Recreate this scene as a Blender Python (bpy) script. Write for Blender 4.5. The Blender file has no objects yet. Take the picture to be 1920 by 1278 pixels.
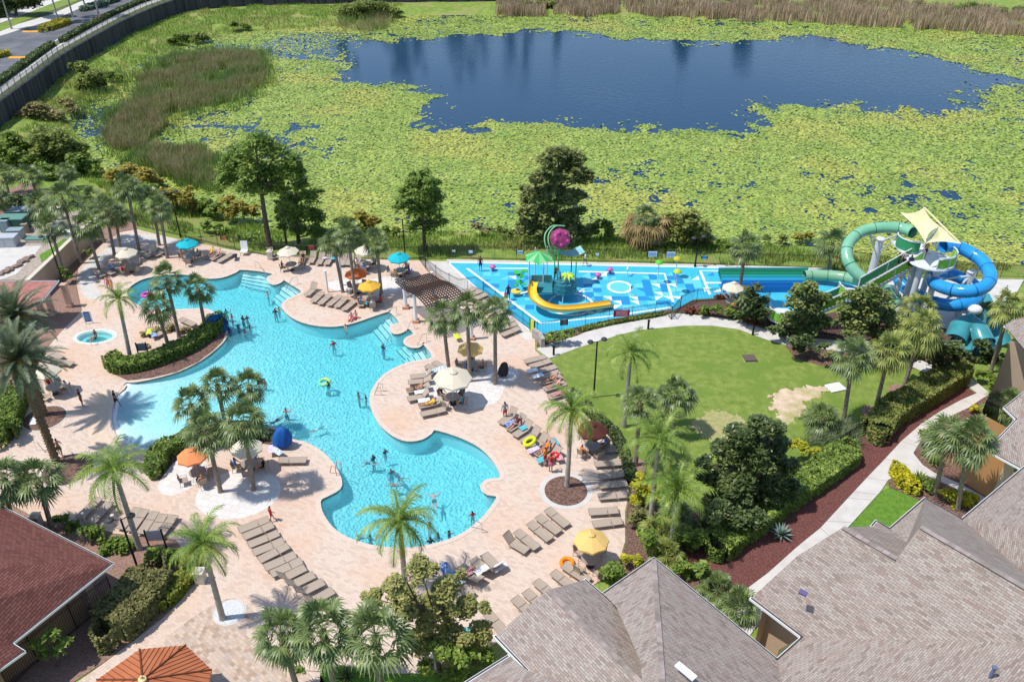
import bpy, bmesh, math, random
import numpy as np
from mathutils import Vector, Matrix, Euler
from mathutils.geometry import tessellate_polygon, delaunay_2d_cdt
random.seed(7); rng=np.random.default_rng(7)
R=math.radians
S=bpy.context.scene
COL=S.collection
# ------------------------------------------------ camera, sky, sun, exposure
F=1550.0; TH=R(32.5); H=40.0
cd=bpy.data.cameras.new('camera'); cam=bpy.data.objects.new('camera',cd); COL.objects.link(cam)
cd.sensor_width=36; cd.lens=F/1920*36; cd.clip_end=6000; cd.clip_start=.5
cam.location=(0,0,H); cam.rotation_euler=(R(90)-TH,0,0); S.camera=cam
SUN_EL=R(64); SUN_DIR=Vector((-math.cos(SUN_EL)*math.cos(R(10)),-math.cos(SUN_EL)*math.sin(R(10)),math.sin(SUN_EL)))
W=bpy.data.worlds.new('World'); S.world=W; W.use_nodes=True
nt=W.node_tree; bg=nt.nodes['Background']; sk=nt.nodes.new('ShaderNodeTexSky'); sk.sky_type='NISHITA'; sk.sun_disc=False
sk.sun_elevation=SUN_EL; sk.sun_rotation=math.atan2(SUN_DIR.x,SUN_DIR.y); sk.air_density=1.0; sk.dust_density=.6; sk.ozone_density=1.5
nt.links.new(sk.outputs[0],bg.inputs[0]); bg.inputs[1].default_value=.15
sl=bpy.data.lights.new('sun','SUN'); sl.energy=3.75; sl.angle=R(.5); sl.color=(1,.955,.89)
so=bpy.data.objects.new('sun',sl); COL.objects.link(so); so.rotation_euler=(-SUN_DIR).to_track_quat('-Z','Y').to_euler()
S.view_settings.view_transform='Standard'; S.view_settings.look='None'; S.view_settings.exposure=.28; S.view_settings.gamma=1
S.cycles.max_bounces=6; S.cycles.transparent_max_bounces=8; S.cycles.diffuse_bounces=3
def ray(px,py):
    x=(px-960)/F; y=-(py-639)/F
    return Vector((x,math.cos(TH)+y*math.sin(TH),-math.sin(TH)+y*math.cos(TH)))
def at(px,py,z=0.0):           # ground point seen at a place of the photo, at height z
    d=ray(px,py); t=(z-H)/d.z
    return Vector((d.x*t,d.y*t,z))
def up(bx,by,tx,ty,z0=0):      # base point and the point straight above it (in the same world y) seen at tx,ty
    b=at(bx,by,z0); d=ray(tx,ty); t=b.y/d.y
    return b,Vector((d.x*t,b.y,H+d.z*t))
def P(pts,z=0.0): return [at(p[0],p[1],z) for p in pts]
def smooth(pts,n=4,closed=True):
    out=[];L=len(pts)
    for i in range(L if closed else L-1):
        p=[pts[(i+k)%L] if closed else pts[min(max(i+k,0),L-1)] for k in (-1,0,1,2)]
        for j in range(n):
            t=j/n
            out.append(.5*((2*p[1])+(p[2]-p[0])*t+(2*p[0]-5*p[1]+4*p[2]-p[3])*t*t+(3*p[1]-p[0]-3*p[2]+p[3])*t**3))
    if not closed: out.append(pts[-1])
    return out
# ------------------------------------------------ materials
MATS={}
def M(name,c,c2=None,sc=3,rough=.65,bump=0,bsc=None,isl=0,metal=0,trans=0,spec=.3,detail=4,c3=None,contrast=1,anis=None,emit=0):
    if name in MATS: return MATS[name]
    m=bpy.data.materials.new(name); m.use_nodes=True; MATS[name]=m
    t=m.node_tree; N=t.nodes; L=t.links; b=N['Principled BSDF']
    b.inputs['Roughness'].default_value=rough; b.inputs['Metallic'].default_value=metal; b.inputs['Specular IOR Level'].default_value=spec
    tc=N.new('ShaderNodeTexCoord'); src=tc.outputs['Object']
    if anis:
        mp=N.new('ShaderNodeMapping'); mp.inputs['Scale'].default_value=anis; L.new(src,mp.inputs[0]); src=mp.outputs[0]
    col=None
    if c2:
        n=N.new('ShaderNodeTexNoise'); n.inputs['Scale'].default_value=sc; n.inputs['Detail'].default_value=detail; L.new(src,n.inputs[0])
        r=N.new('ShaderNodeValToRGB'); r.color_ramp.elements[0].position=.5-.17/contrast; r.color_ramp.elements[1].position=.5+.17/contrast
        r.color_ramp.elements[0].color=(*c,1); r.color_ramp.elements[1].color=(*c2,1); L.new(n.outputs[0],r.inputs[0]); col=r.outputs[0]
        if c3:
            n2=N.new('ShaderNodeTexNoise'); n2.inputs['Scale'].default_value=sc*.23; n2.inputs['Detail'].default_value=3; L.new(src,n2.inputs[0])
            r2=N.new('ShaderNodeValToRGB'); r2.color_ramp.elements[0].position=.5; r2.color_ramp.elements[1].position=.62; L.new(n2.outputs[0],r2.inputs[0])
            mx=N.new('ShaderNodeMixRGB'); L.new(r2.outputs[0],mx.inputs[0]); L.new(col,mx.inputs[1]); mx.inputs[2].default_value=(*c3,1); col=mx.outputs[0]
    if isl:
        g=N.new('ShaderNodeNewGeometry'); mr=N.new('ShaderNodeMapRange'); mr.inputs[3].default_value=1-isl; mr.inputs[4].default_value=1+isl
        L.new(g.outputs['Random Per Island'],mr.inputs[0]); h=N.new('ShaderNodeHueSaturation'); L.new(mr.outputs[0],h.inputs['Value'])
        m2=N.new('ShaderNodeMath'); m2.operation='MULTIPLY_ADD'; L.new(g.outputs['Random Per Island'],m2.inputs[0]); m2.inputs[1].default_value=-.04; m2.inputs[2].default_value=.52
        L.new(m2.outputs[0],h.inputs['Hue'])
        if col: L.new(col,h.inputs['Color'])
        else: h.inputs['Color'].default_value=(*c,1)
        col=h.outputs[0]
    if col: L.new(col,b.inputs['Base Color'])
    else: b.inputs['Base Color'].default_value=(*c,1)
    if bump:
        n=N.new('ShaderNodeTexNoise'); n.inputs['Scale'].default_value=bsc or sc*3; n.inputs['Detail'].default_value=3; L.new(src,n.inputs[0])
        bp=N.new('ShaderNodeBump'); bp.inputs['Strength'].default_value=min(bump,1); bp.inputs['Distance'].default_value=.1*max(1,bump); L.new(n.outputs[0],bp.inputs['Height']); L.new(bp.outputs[0],b.inputs['Normal'])
    if trans:
        tr=N.new('ShaderNodeBsdfTranslucent'); ms=N.new('ShaderNodeMixShader'); ms.inputs[0].default_value=trans
        if col: L.new(col,tr.inputs[0])
        else: tr.inputs[0].default_value=(*c,1)
        L.new(b.outputs[0],ms.inputs[1]); L.new(tr.outputs[0],ms.inputs[2]); L.new(ms.outputs[0],N['Material Output'].inputs[0])
    if emit: b.inputs['Emission Strength'].default_value=emit
    return m
def brickmat(name,cols,bw,bh,mortar,msize=.01,uv=False,rot=0,c3=None,c3f=.5,rough=.85,bump=.25,c3sc=.25,noise=.12):
    m=bpy.data.materials.new(name); m.use_nodes=True; t=m.node_tree; N=t.nodes; L=t.links; b=N['Principled BSDF']; b.inputs['Roughness'].default_value=rough; b.inputs['Specular IOR Level'].default_value=.2
    tc=N.new('ShaderNodeTexCoord'); mp=N.new('ShaderNodeMapping'); L.new(tc.outputs['UV' if uv else 'Object'],mp.inputs[0]); mp.inputs['Rotation'].default_value=(0,0,rot)
    br=N.new('ShaderNodeTexBrick'); L.new(mp.outputs[0],br.inputs['Vector']); br.inputs['Color1'].default_value=(0,0,0,1); br.inputs['Color2'].default_value=(1,1,1,1); br.inputs['Mortar'].default_value=(.5,.5,.5,1)
    br.inputs['Scale'].default_value=1; br.inputs['Brick Width'].default_value=bw; br.inputs['Row Height'].default_value=bh; br.inputs['Mortar Size'].default_value=msize; br.inputs['Bias'].default_value=0
    n=N.new('ShaderNodeTexNoise'); n.inputs['Scale'].default_value=1.1; L.new(tc.outputs['Object'],n.inputs[0]); n.inputs['Detail'].default_value=5
    ad=N.new('ShaderNodeMath'); ad.operation='MULTIPLY_ADD'; L.new(n.outputs[0],ad.inputs[0]); ad.inputs[1].default_value=noise*4; sb=N.new('ShaderNodeMath'); sb.operation='SUBTRACT'; L.new(br.outputs[0],sb.inputs[0]); sb.inputs[1].default_value=noise*2; L.new(sb.outputs[0],ad.inputs[2])
    r=N.new('ShaderNodeValToRGB'); e=r.color_ramp.elements
    for i,c in enumerate(cols):
        if i<2: el=e[i]; el.position=i/(len(cols)-1) if len(cols)>1 else 0
        else: el=e.new(i/(len(cols)-1))
        el.color=(*c,1)
    if len(cols)>2: e[1].position=1/(len(cols)-1)
    L.new(ad.outputs[0],r.inputs[0]); col=r.outputs[0]
    if c3:
        n2=N.new('ShaderNodeTexNoise'); n2.inputs['Scale'].default_value=c3sc; n2.inputs['Detail'].default_value=5; L.new(tc.outputs['Object'],n2.inputs[0]); r2=N.new('ShaderNodeValToRGB'); r2.color_ramp.elements[0].position=.48; r2.color_ramp.elements[1].position=.68; r2.color_ramp.elements[1].color=(c3f,)*3+(1,); L.new(n2.outputs[0],r2.inputs[0])
        mx=N.new('ShaderNodeMixRGB'); L.new(r2.outputs[0],mx.inputs[0]); L.new(col,mx.inputs[1]); mx.inputs[2].default_value=(*c3,1); col=mx.outputs[0]
    mx=N.new('ShaderNodeMixRGB'); L.new(br.outputs['Fac'],mx.inputs[0]); L.new(col,mx.inputs[1]); mx.inputs[2].default_value=(*mortar,1); L.new(mx.outputs[0],b.inputs['Base Color'])
    bp=N.new('ShaderNodeBump'); bp.invert=True; bp.inputs['Strength'].default_value=bump; bp.inputs['Distance'].default_value=.02; L.new(br.outputs['Fac'],bp.inputs['Height']); L.new(bp.outputs[0],b.inputs['Normal'])
    MATS[name]=m; return m
# ------------------------------------------------ object helpers
def meshnp(name,V,Fc,fm=None,smooth_=False):
    """V (n,3), Fc list of int arrays each (m,k)"""
    me=bpy.data.meshes.new(name); V=np.asarray(V,np.float32)
    me.vertices.add(len(V)); me.vertices.foreach_set('co',V.ravel())
    Fc=[np.asarray(f,np.int32) for f in Fc if len(f)]
    nl=sum(f.size for f in Fc); npol=sum(len(f) for f in Fc)
    me.loops.add(nl); me.loops.foreach_set('vertex_index',np.concatenate([f.ravel() for f in Fc]))
    me.polygons.add(npol); tot=np.concatenate([np.full(len(f),f.shape[1],np.int32) for f in Fc]); st=np.concatenate([[0],np.cumsum(tot)[:-1]]).astype(np.int32)
    me.polygons.foreach_set('loop_start',st); me.polygons.foreach_set('loop_total',tot)
    if fm is not None: me.polygons.foreach_set('material_index',np.asarray(fm,np.int32))
    if smooth_: me.polygons.foreach_set('use_smooth',np.ones(npol,bool))
    me.update(calc_edges=True); return me
def wl(o):
    v=Vector((0,0,0))
    while o: v=v+o.location; o=o.parent
    return v
def link(name,me,mat=None,parent=None,loc=None):
    o=bpy.data.objects.new(name,me); COL.objects.link(o)
    if mat:
        for m in (mat if isinstance(mat,(list,tuple)) else [mat]):
            if me.materials.get(m.name) is None or True: me.materials.append(m)
    if parent: o.parent=parent
    if loc is not None: o.location=loc
    return o
class MB:
    def __init__(s): s.v=[]; s.f=[]; s.m=[]; s.k=0; s.uv={}
    def add(s,vs,fs):
        b=len(s.v); s.v+= [tuple(v) for v in vs]; s.f+=[[i+b for i in f] for f in fs]; s.m+=[s.k]*len(fs); return s
    def box(s,c,d,rz=0,rot=None):
        x,y,z=d[0]/2,d[1]/2,d[2]/2; Mx=(rot or Matrix.Rotation(rz,3,'Z')); c=Vector(c)
        vs=[c+Mx@Vector((i*x,j*y,k*z)) for k in (-1,1) for i,j in ((-1,-1),(1,-1),(1,1),(-1,1))]
        return s.add(vs,[(0,3,2,1),(4,5,6,7),(0,1,5,4),(1,2,6,5),(2,3,7,6),(3,0,4,7)])
    def cyl(s,a,b,r0,r1=None,n=8,cap=True):
        r1=r0 if r1 is None else r1
        return s.tube([a,b],[r0,r1],n,cap)
    def tube(s,pts,r,n=8,cap=True,closed=False,arc=None,thick=0):
        pts=[Vector(p) for p in pts]; L=len(pts); rs=r if isinstance(r,(list,tuple)) else [r]*L; vs=[]; fs=[]
        for i,p in enumerate(pts):
            t=(pts[min(i+1,L-1)]-pts[max(i-1,0)]) if not closed else (pts[(i+1)%L]-pts[i-1])
            if t.length<1e-6: t=Vector((0,0,1))
            t.normalize(); up_=Vector((0,0,1)) if abs(t.z)<.97 else Vector((1,0,0)); sx=t.cross(up_).normalized(); sy=sx.cross(t)
            a0,a1=arc if arc else (0,2*math.pi)
            for k in range(n+(1 if arc else 0)):
                a=a0+(a1-a0)*k/n; vs.append(p+(sx*math.cos(a)+sy*math.sin(a))*rs[i])
        m=n+(1 if arc else 0)
        for i in range(L if closed else L-1):
            for k in range(n if not arc else n):
                k2=(k+1)%m; i2=(i+1)%L
                fs.append((i*m+k,i*m+k2,i2*m+k2,i2*m+k))
        if cap and not closed and not arc: fs.append(tuple(range(n-1,-1,-1))); fs.append(tuple((L-1)*n+k for k in range(n)))
        return s.add(vs,fs)
    def lathe(s,c,prof,n=16,ry=1):
        c=Vector(c); vs=[]; fs=[]
        for r,z in prof:
            for k in range(n): a=2*math.pi*k/n; vs.append(c+Vector((r*math.cos(a),ry*r*math.sin(a),z)))
        for i in range(len(prof)-1):
            for k in range(n): fs.append((i*n+k,i*n+(k+1)%n,(i+1)*n+(k+1)%n,(i+1)*n+k))
        return s.add(vs,fs)
    def sphere(s,c,r,n=12,sc=(1,1,1)):
        c=Vector(c); m=n//2; vs=[]; fs=[]
        for i in range(m+1):
            for k in range(n):
                a=2*math.pi*k/n; e=math.pi*i/m-math.pi/2; vs.append(c+Vector((r*sc[0]*math.cos(a)*math.cos(e),r*sc[1]*math.sin(a)*math.cos(e),r*sc[2]*math.sin(e))))
        for i in range(m):
            for k in range(n): fs.append((i*n+k,i*n+(k+1)%n,(i+1)*n+(k+1)%n,(i+1)*n+k))
        return s.add(vs,fs)
    def poly(s,pts,holes=(),z=None,flip=False):
        pl=[[Vector(p) for p in pts]]+[[Vector(p) for p in h] for h in holes]; al=[p for q in pl for p in q]
        fl=[[Vector((p.x,p.y,0)) for p in q] for q in pl]; tr=tessellate_polygon(fl); fs=[]
        for a,b,c in tr:
            A,B,C=al[a],al[b],al[c]; cr=(B.x-A.x)*(C.y-A.y)-(B.y-A.y)*(C.x-A.x)
            if abs(cr)<1e-9: continue
            fs.append((a,b,c) if cr>0 else (a,c,b))
        return s.add([(p.x,p.y,p.z if z is None else z) for p in al],fs)
    def slab(s,pts,z0,z1,holes=()):     # polygon prism: top and sides
        s.poly(pts,holes,z=z1)
        for q in [pts]+list(holes): s.skirt(q,z0,z1)
        return s
    def skirt(s,q,z0,z1,closed=True):
        L=len(q); vs=[(p[0],p[1],z) for p in q for z in (z0,z1)]
        return s.add(vs,[(2*i,2*((i+1)%L),2*((i+1)%L)+1,2*i+1) for i in range(L if closed else L-1)])
    def strip(s,path,w,z0,z1,closed=False):   # wall-like ribbon with thickness along a path
        a,b=offs(path,w/2,closed),offs(path,-w/2,closed); L=len(a)
        vs=[]
        for i in range(L): vs+=[(a[i][0],a[i][1],z0),(a[i][0],a[i][1],z1),(b[i][0],b[i][1],z1),(b[i][0],b[i][1],z0)]
        fs=[]
        for i in range(L if closed else L-1):
            j=(i+1)%L
            for k in range(3): fs.append((4*i+k,4*j+k,4*j+k+1,4*i+k+1))
        if not closed: fs+=[(0,1,2,3),(4*L-1,4*L-2,4*L-3,4*L-4)]
        return s.add(vs,fs)
    def build(s,name,mat,parent=None,sm=False,local=False,loc=None):
        me=bpy.data.meshes.new(name); o_=Vector((0,0,0))
        if parent is not None and not local: o_=wl(parent)
        if parent is None and loc is not None: o_=Vector(loc)
        me.from_pydata([(v[0]-o_.x,v[1]-o_.y,v[2]-o_.z) for v in s.v],[],s.f)
        ms=mat if isinstance(mat,(list,tuple)) else [mat]
        for m in ms: me.materials.append(m)
        if len(ms)>1: me.polygons.foreach_set('material_index',s.m)
        if sm: me.polygons.foreach_set('use_smooth',[True]*len(me.polygons))
        me.update()
        o=bpy.data.objects.new(name,me); COL.objects.link(o); o.parent=parent
        if parent is None and loc is not None: o.location=loc
        return o
def offs(path,d,closed=False):
    L=len(path); out=[]
    for i in range(L):
        a=Vector(path[i-1] if (i>0 or closed) else path[i]); b=Vector(path[(i+1)%L] if (i<L-1 or closed) else path[i]); c=Vector(path[i])
        t=Vector((b.x-a.x,b.y-a.y,0)); t.normalize() if t.length>0 else None
        out.append(Vector((c.x-t.y*d,c.y+t.x*d,c.z)))
    return out
def thing(name,label,cat,loc=(0,0,0),rz=0,group=None):
    o=bpy.data.objects.new(name,None); COL.objects.link(o); o.location=loc; o.rotation_euler=(0,0,rz); o.empty_display_size=.3
    return tag(o,label,cat,group)
def tag(o,label,cat,group=None):
    if label: o['label']=label
    if cat: o['category']=cat
    if group: o['group']=group
    return o
def struct(o): o['kind']='structure'; return o
def stuff(o,label,cat): o['kind']='stuff'; return tag(o,label,cat)
def dup(root,loc,rz=0,label=None,group=None,sc=1.0,mats=None):
    r=root.copy(); COL.objects.link(r); r.location=loc; r.rotation_euler=(0,0,rz); r.scale=(sc,)*3 if not isinstance(sc,tuple) else sc
    if label: r['label']=label
    if group: r['group']=group
    def rec(src,dst):
        for ch in src.children:
            c=ch.copy(); COL.objects.link(c); c.parent=dst
            k=ch.name.split('.')[0]
            if mats and k in mats and c.material_slots:
                c.material_slots[0].link='OBJECT'; c.material_slots[0].material=mats[k]
            rec(ch,c)
    rec(root,r); return r
PROTOS=[]
def done_protos():
    for p in PROTOS:
        for c in list(p.children_recursive): bpy.data.objects.remove(c)
        bpy.data.objects.remove(p)
ORD=['first','second','third','fourth','fifth','sixth','seventh','eighth','ninth','tenth','eleventh','twelfth','thirteenth','fourteenth','fifteenth','sixteenth','seventeenth','eighteenth']
def pip(X,Y,poly):
    X=np.asarray(X);Y=np.asarray(Y);ins=np.zeros(X.shape,bool);n=len(poly)
    for i in range(n):
        x1,y1=poly[i][0],poly[i][1];x2,y2=poly[i-1][0],poly[i-1][1]
        c=((y1>Y)!=(y2>Y)); ins^=c&(X<(x2-x1)*(Y-y1)/((y2-y1) if y2!=y1 else 1e-9)+x1)
    return ins
def pdist(X,Y,path,closed=True):
    d=np.full(np.shape(X),1e9);n=len(path)
    for i in range(n if closed else n-1):
        ax,ay=path[i][0],path[i][1];bx,by=path[(i+1)%n][0],path[(i+1)%n][1];vx,vy=bx-ax,by-ay;l=vx*vx+vy*vy+1e-9
        t=np.clip(((X-ax)*vx+(Y-ay)*vy)/l,0,1);d=np.minimum(d,np.hypot(X-ax-t*vx,Y-ay-t*vy))
    return d
def vnoise(X,Y,s,seed=0):
    r=np.random.default_rng(seed).random((256,256));x=X/s;y=Y/s;xi=np.floor(x).astype(int);yi=np.floor(y).astype(int);fx=x-xi;fy=y-yi
    fx=fx*fx*(3-2*fx);fy=fy*fy*(3-2*fy);g=lambda a,b:r[a%256,b%256]
    return (g(xi,yi)*(1-fx)+g(xi+1,yi)*fx)*(1-fy)+(g(xi,yi+1)*(1-fx)+g(xi+1,yi+1)*fx)*fy
# ------------------------------------------------ materials list
pav=brickmat('paver',[(.53,.41,.33),(.58,.46,.375),(.63,.51,.42),(.60,.485,.40)],.34,.17,(.44,.34,.28),.006,rot=.5,c3=(.62,.36,.22),c3f=.5,c3sc=.16)
pavw=brickmat('pale_paver',[(.60,.56,.52),(.67,.63,.59),(.63,.60,.58)],.55,.55,(.46,.43,.41),.012,rot=.25)
pavt=brickmat('mixed_paver',[(.36,.26,.19),(.50,.38,.29),(.56,.44,.35),(.44,.36,.31)],.3,.2,(.34,.27,.22),.006,rot=.7)
shing=brickmat('roof_shingle',[(.235,.185,.155),(.32,.27,.235),(.37,.325,.285),(.325,.25,.215),(.395,.35,.305),(.28,.205,.175)],.32,.11,(.15,.12,.11),.009,uv=True,noise=.14,bump=.35)
redsh=brickmat('red_shingle',[(.14,.055,.045),(.19,.078,.062),(.22,.095,.078),(.16,.065,.052)],.40,.15,(.075,.022,.018),.016,uv=True,noise=.1,bump=.5)
conc=M('concrete',(.50,.475,.44),(.58,.555,.52),sc=1.2,rough=.9,bump=.1,bsc=20)
concg=M('worn_concrete',(.36,.34,.33),(.52,.50,.48),sc=.7,rough=.9,bump=.1,bsc=20)
white=M('white_paint',(.78,.78,.77),rough=.4); cream=M('cream_trim',(.62,.56,.47),(.56,.50,.42),sc=2)
tanw=M('tan_stucco',(.56,.41,.28),(.52,.38,.26),sc=1,bump=.15,bsc=30,rough=.9); orw=M('ochre_stucco',(.50,.26,.11),(.46,.24,.10),sc=1,bump=.15,bsc=30,rough=.9)
beigw=M('beige_stucco',(.60,.46,.35),(.56,.43,.33),sc=1,bump=.15,bsc=30,rough=.9)
mulch=M('brown_mulch',(.10,.055,.04),(.25,.15,.12),sc=9,rough=.95,bump=1,bsc=14,contrast=1.4)
redm=M('red_mulch',(.115,.04,.034),(.20,.082,.07),sc=9,rough=.95,bump=1,bsc=14,contrast=1.3)
pinem=M('needle_mulch',(.22,.13,.10),(.36,.23,.18),sc=7,rough=.95,bump=.8,bsc=14)
asph=M('asphalt',(.085,.09,.10),(.16,.165,.175),sc=.25,rough=.9)
lawnm=M('lawn_grass',(.125,.20,.028),(.25,.31,.065),sc=1.6,rough=.9,bump=1,bsc=11,c3=(.15,.23,.035),detail=9,contrast=.75)
grass2=M('rough_grass',(.14,.22,.035),(.25,.33,.065),sc=.9,rough=.95,bump=1.5,bsc=5,c3=(.27,.27,.085),detail=7)
brite=M('bright_grass',(.09,.20,.02),(.15,.28,.03),sc=3,rough=.9,bump=1,bsc=14)
sandm=M('bare_sand',(.46,.34,.22),(.62,.50,.36),sc=1.5,rough=.95,bump=.4,bsc=8,c3=(.34,.32,.12))
blk=M('black_metal',(.012,.013,.014),rough=.4); dgrey=M('dark_grey',(.05,.05,.055),rough=.6)
sling=M('tan_sling',(.35,.28,.22),(.40,.325,.26),sc=30,rough=.8); framem=M('bronze_frame',(.30,.24,.19),rough=.45,metal=.2)
bark=M('palm_bark',(.20,.155,.12),(.34,.28,.23),sc=6,rough=.95,bump=1,bsc=9,anis=(1,1,3)); bark2=M('grey_palm_bark',(.30,.27,.235),(.42,.385,.34),sc=3,rough=.9,bump=.6,bsc=8,anis=(1,1,4))
barkd=M('tree_bark',(.07,.05,.035),(.14,.105,.08),sc=5,rough=.95,bump=1,bsc=10); boot=M('palm_boots',(.17,.115,.07),(.30,.21,.13),sc=8,rough=.95,bump=1,bsc=8)
palmg=M('palm_green',(.125,.185,.055),(.23,.295,.11),sc=1.1,rough=.42,isl=.4,trans=.28,spec=.5)
palmd=M('date_palm_green',(.10,.14,.07),(.18,.22,.115),sc=.8,rough=.45,isl=.3,trans=.2,spec=.4)
palmq=M('feather_palm_green',(.13,.23,.03),(.28,.37,.07),sc=.9,rough=.45,isl=.35,trans=.28,spec=.4)
palmy=M('yellow_palm_leaf',(.26,.32,.03),(.42,.40,.04),sc=1.5,rough=.5,isl=.3,trans=.3)
deadf=M('dead_frond',(.20,.13,.06),(.36,.25,.13),sc=1.4,rough=.9,isl=.35,trans=.1)
leafd=M('dark_leaf',(.055,.10,.028),(.145,.19,.06),sc=.7,rough=.4,isl=.5,trans=.25,spec=.4)
leafm=M('green_leaf',(.135,.22,.035),(.27,.37,.07),sc=.6,rough=.55,isl=.42,trans=.38)
leafo=M('olive_leaf',(.17,.225,.045),(.31,.36,.10),sc=.6,rough=.7,isl=.4,trans=.38)
leafor=M('orange_leaf',(.30,.29,.055),(.46,.37,.075),sc=.35,rough=.7,isl=.35,trans=.38)
leafb=M('brown_leaf',(.25,.235,.09),(.39,.35,.15),sc=.5,rough=.8,isl=.4,trans=.35)
leafy=M('yellow_leaf',(.42,.40,.015),(.60,.56,.03),sc=2,rough=.6,isl=.2,trans=.25)
leafpine=M('pine_needle',(.14,.24,.04),(.29,.40,.09),sc=.5,rough=.6,isl=.42,trans=.36)
leafs=M('sparse_leaf',(.22,.24,.065),(.40,.38,.13),sc=.8,rough=.7,isl=.4,trans=.2)
hedgem=M('hedge_leaf',(.115,.19,.035),(.23,.32,.06),sc=1.2,rough=.6,isl=.45,trans=.15); hedgeb=M('bronze_hedge_leaf',(.16,.165,.055),(.26,.25,.09),sc=1,rough=.6,isl=.45,trans=.15)
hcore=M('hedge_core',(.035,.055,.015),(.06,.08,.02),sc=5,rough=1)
redl=M('red_leaf',(.16,.055,.03),(.26,.11,.05),sc=2,rough=.7,isl=.4,trans=.15)
umb={'cream':M('cream_canvas',(.74,.67,.53),rough=.8,trans=.2),'teal':M('teal_canvas',(.015,.50,.60),rough=.8,trans=.2),'orange':M('orange_canvas',(.80,.19,.05),rough=.8,trans=.2),'coral':M('coral_canvas',(.88,.30,.12),rough=.8,trans=.2),'yellow':M('yellow_canvas',(.80,.47,.06),rough=.8,trans=.2),'pale yellow':M('pale_yellow_canvas',(.82,.56,.20),rough=.8,trans=.2),'maroon':M('maroon_canvas',(.10,.028,.022),rough=.8,trans=.1)}
# ------------------------------------------------ outlines (pixels of the photograph laid on the ground)
POOL=[(235,716),(222,730),(211,752),(206,780),(208,800),(216,820),(240,838),(270,848),(290,845),(312,834),(335,826),(345,832),(400,806),(480,802),(515,806),(530,815),(545,825),(575,833),(600,848),(620,868),(632,888),(637,903),(634,916),(615,927),(600,935),(597,946),(603,966),(620,990),(645,1008),(680,1021),(715,1028),(768,1030),(820,1021),(868,1003),(904,975),(925,950),(935,930),(916,925),(906,917),(907,907),(920,900),(941,897),(938,880),(925,860),(905,840),(882,826),(850,813),(815,804),(806,812),(790,822),(765,825),(740,816),(716,796),(702,772),(697,752),(700,733),(715,710),(740,692),(775,679),(813,671),(797,645),(792,643),(785,650),(771,650),(760,643),(763,634),(778,627),(771,617),(763,615),(755,622),(742,625),(733,618),(737,610),(752,605),(733,584),(728,583),(700,592),(665,604),(630,611),(592,609),(560,600),(540,587),(531,573),(540,562),(568,548),(550,534),(533,524),(526,529),(515,533),(505,528),(504,520),(515,514),(490,508),(452,505),(440,511),(415,520),(385,521),(350,514),(310,515),(270,522),(245,535),(235,548),(240,562),(260,575),(295,583),(335,582),(380,580),(397,586),(410,598),(418,610),(424,622),(420,636),(405,652),(375,675),(335,695),(290,708),(255,715)]
pool=smooth(P(POOL),3)
TUB=[at(179,631)+Vector((1.95*math.cos(a),1.28*math.sin(a)*1.0,0)) for a in np.linspace(0,2*math.pi,40,endpoint=False)]
DECK=[(255,430),(225,436),(190,459),(160,484),(147,502),(143,530),(149,560),(154,582),(115,622),(82,660),(70,690),(60,735),(44,757),(30,778),(10,832),(-30,870),(-60,940),(20,945),(75,975),(160,985),(215,1000),(330,1012),(352,1045),(367,1085),(342,1122),(308,1156),(252,1200),(207,1234),(130,1290),(60,1340),(640,1340),(600,1262),(640,1246),(720,1262),(800,1262),(860,1240),(940,1200),(1090,1110),(1135,1082),(1160,1055),(1172,1015),(1172,960),(1178,930),(1180,905),(1172,870),(1160,840),(1140,812),(1110,790),(1080,762),(1064,742),(1060,715),(1040,690),(1020,672),(1004,658),(1003,629),(965,597),(893,540),(850,505),(838,490),(700,487),(600,483),(500,478),(430,468),(350,452),(300,441)]
deck=P(DECK)
PAD=[(838,490),(1100,493),(1300,498),(1560,506),(1610,525),(1600,560),(1500,600),(1440,575),(1380,556),(1300,561),(1266,580),(1190,592),(1010,627),(1004,627),(893,540),(850,505)]
pad=P(PAD)
POND=[(2300,505),(1920,492),(1700,482),(1560,462),(1440,452),(1250,440),(1000,432),(800,432),(640,432),(540,425),(430,412),(385,385),(330,352),(250,330),(195,318),(170,290),(150,258),(128,225),(138,200),(160,178),(200,160),(235,130),(290,104),(360,80),(440,62),(560,52),(640,46),(740,30),(860,27),(1100,27),(1300,33),(1500,42),(1700,52),(1920,66),(2200,85),(2600,120),(2800,330)]
pond=smooth(P(POND,-.8),3)
WALLL=[(-140,290),(0,186),(62,141),(112,103),(175,67),(225,40),(275,18),(312,4),(360,-8),(480,-16),(800,-22),(1200,-26)]
wallp=smooth(P(WALLL,3.2),3,False)
# ------------------------------------------------ ground
def axis(a,b,st,far):
    xs=list(np.arange(a,b+.01,st)); s=st; lo=a; hi=b; L=[];Rr=[]
    while lo>-far: s*=1.35; lo-=s; L.append(lo)
    s=st
    while hi<far: s*=1.35; hi+=s; Rr.append(hi)
    return np.array(L[::-1]+xs+Rr)
gx=axis(-130,130,1.3,1500); gy=axis(24,262,1.3,1500)
GX,GY=np.meshgrid(gx,gy)
def gheight(X,Y):
    d=pdist(X,Y,pond); ins=pip(X,Y,pond); sd=np.where(ins,-d,d)
    z=np.where(sd<0,-1.0-np.clip(-sd/3,0,1)*.8,-1.0+np.clip(sd/7,0,1)*1.0)
    near=Y<70
    z=np.where(near,np.maximum(z,-.03),z)
    return z+ (vnoise(X,Y,5,3)-.5)*.25*np.clip(sd/8,0,1)*(Y>92)-.03
GZ=gheight(GX,GY)
nyy,nxx=GX.shape; idx=np.arange(nyy*nxx).reshape(nyy,nxx)
q=np.stack([idx[:-1,:-1],idx[:-1,1:],idx[1:,1:],idx[1:,:-1]],-1).reshape(-1,4)
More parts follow.
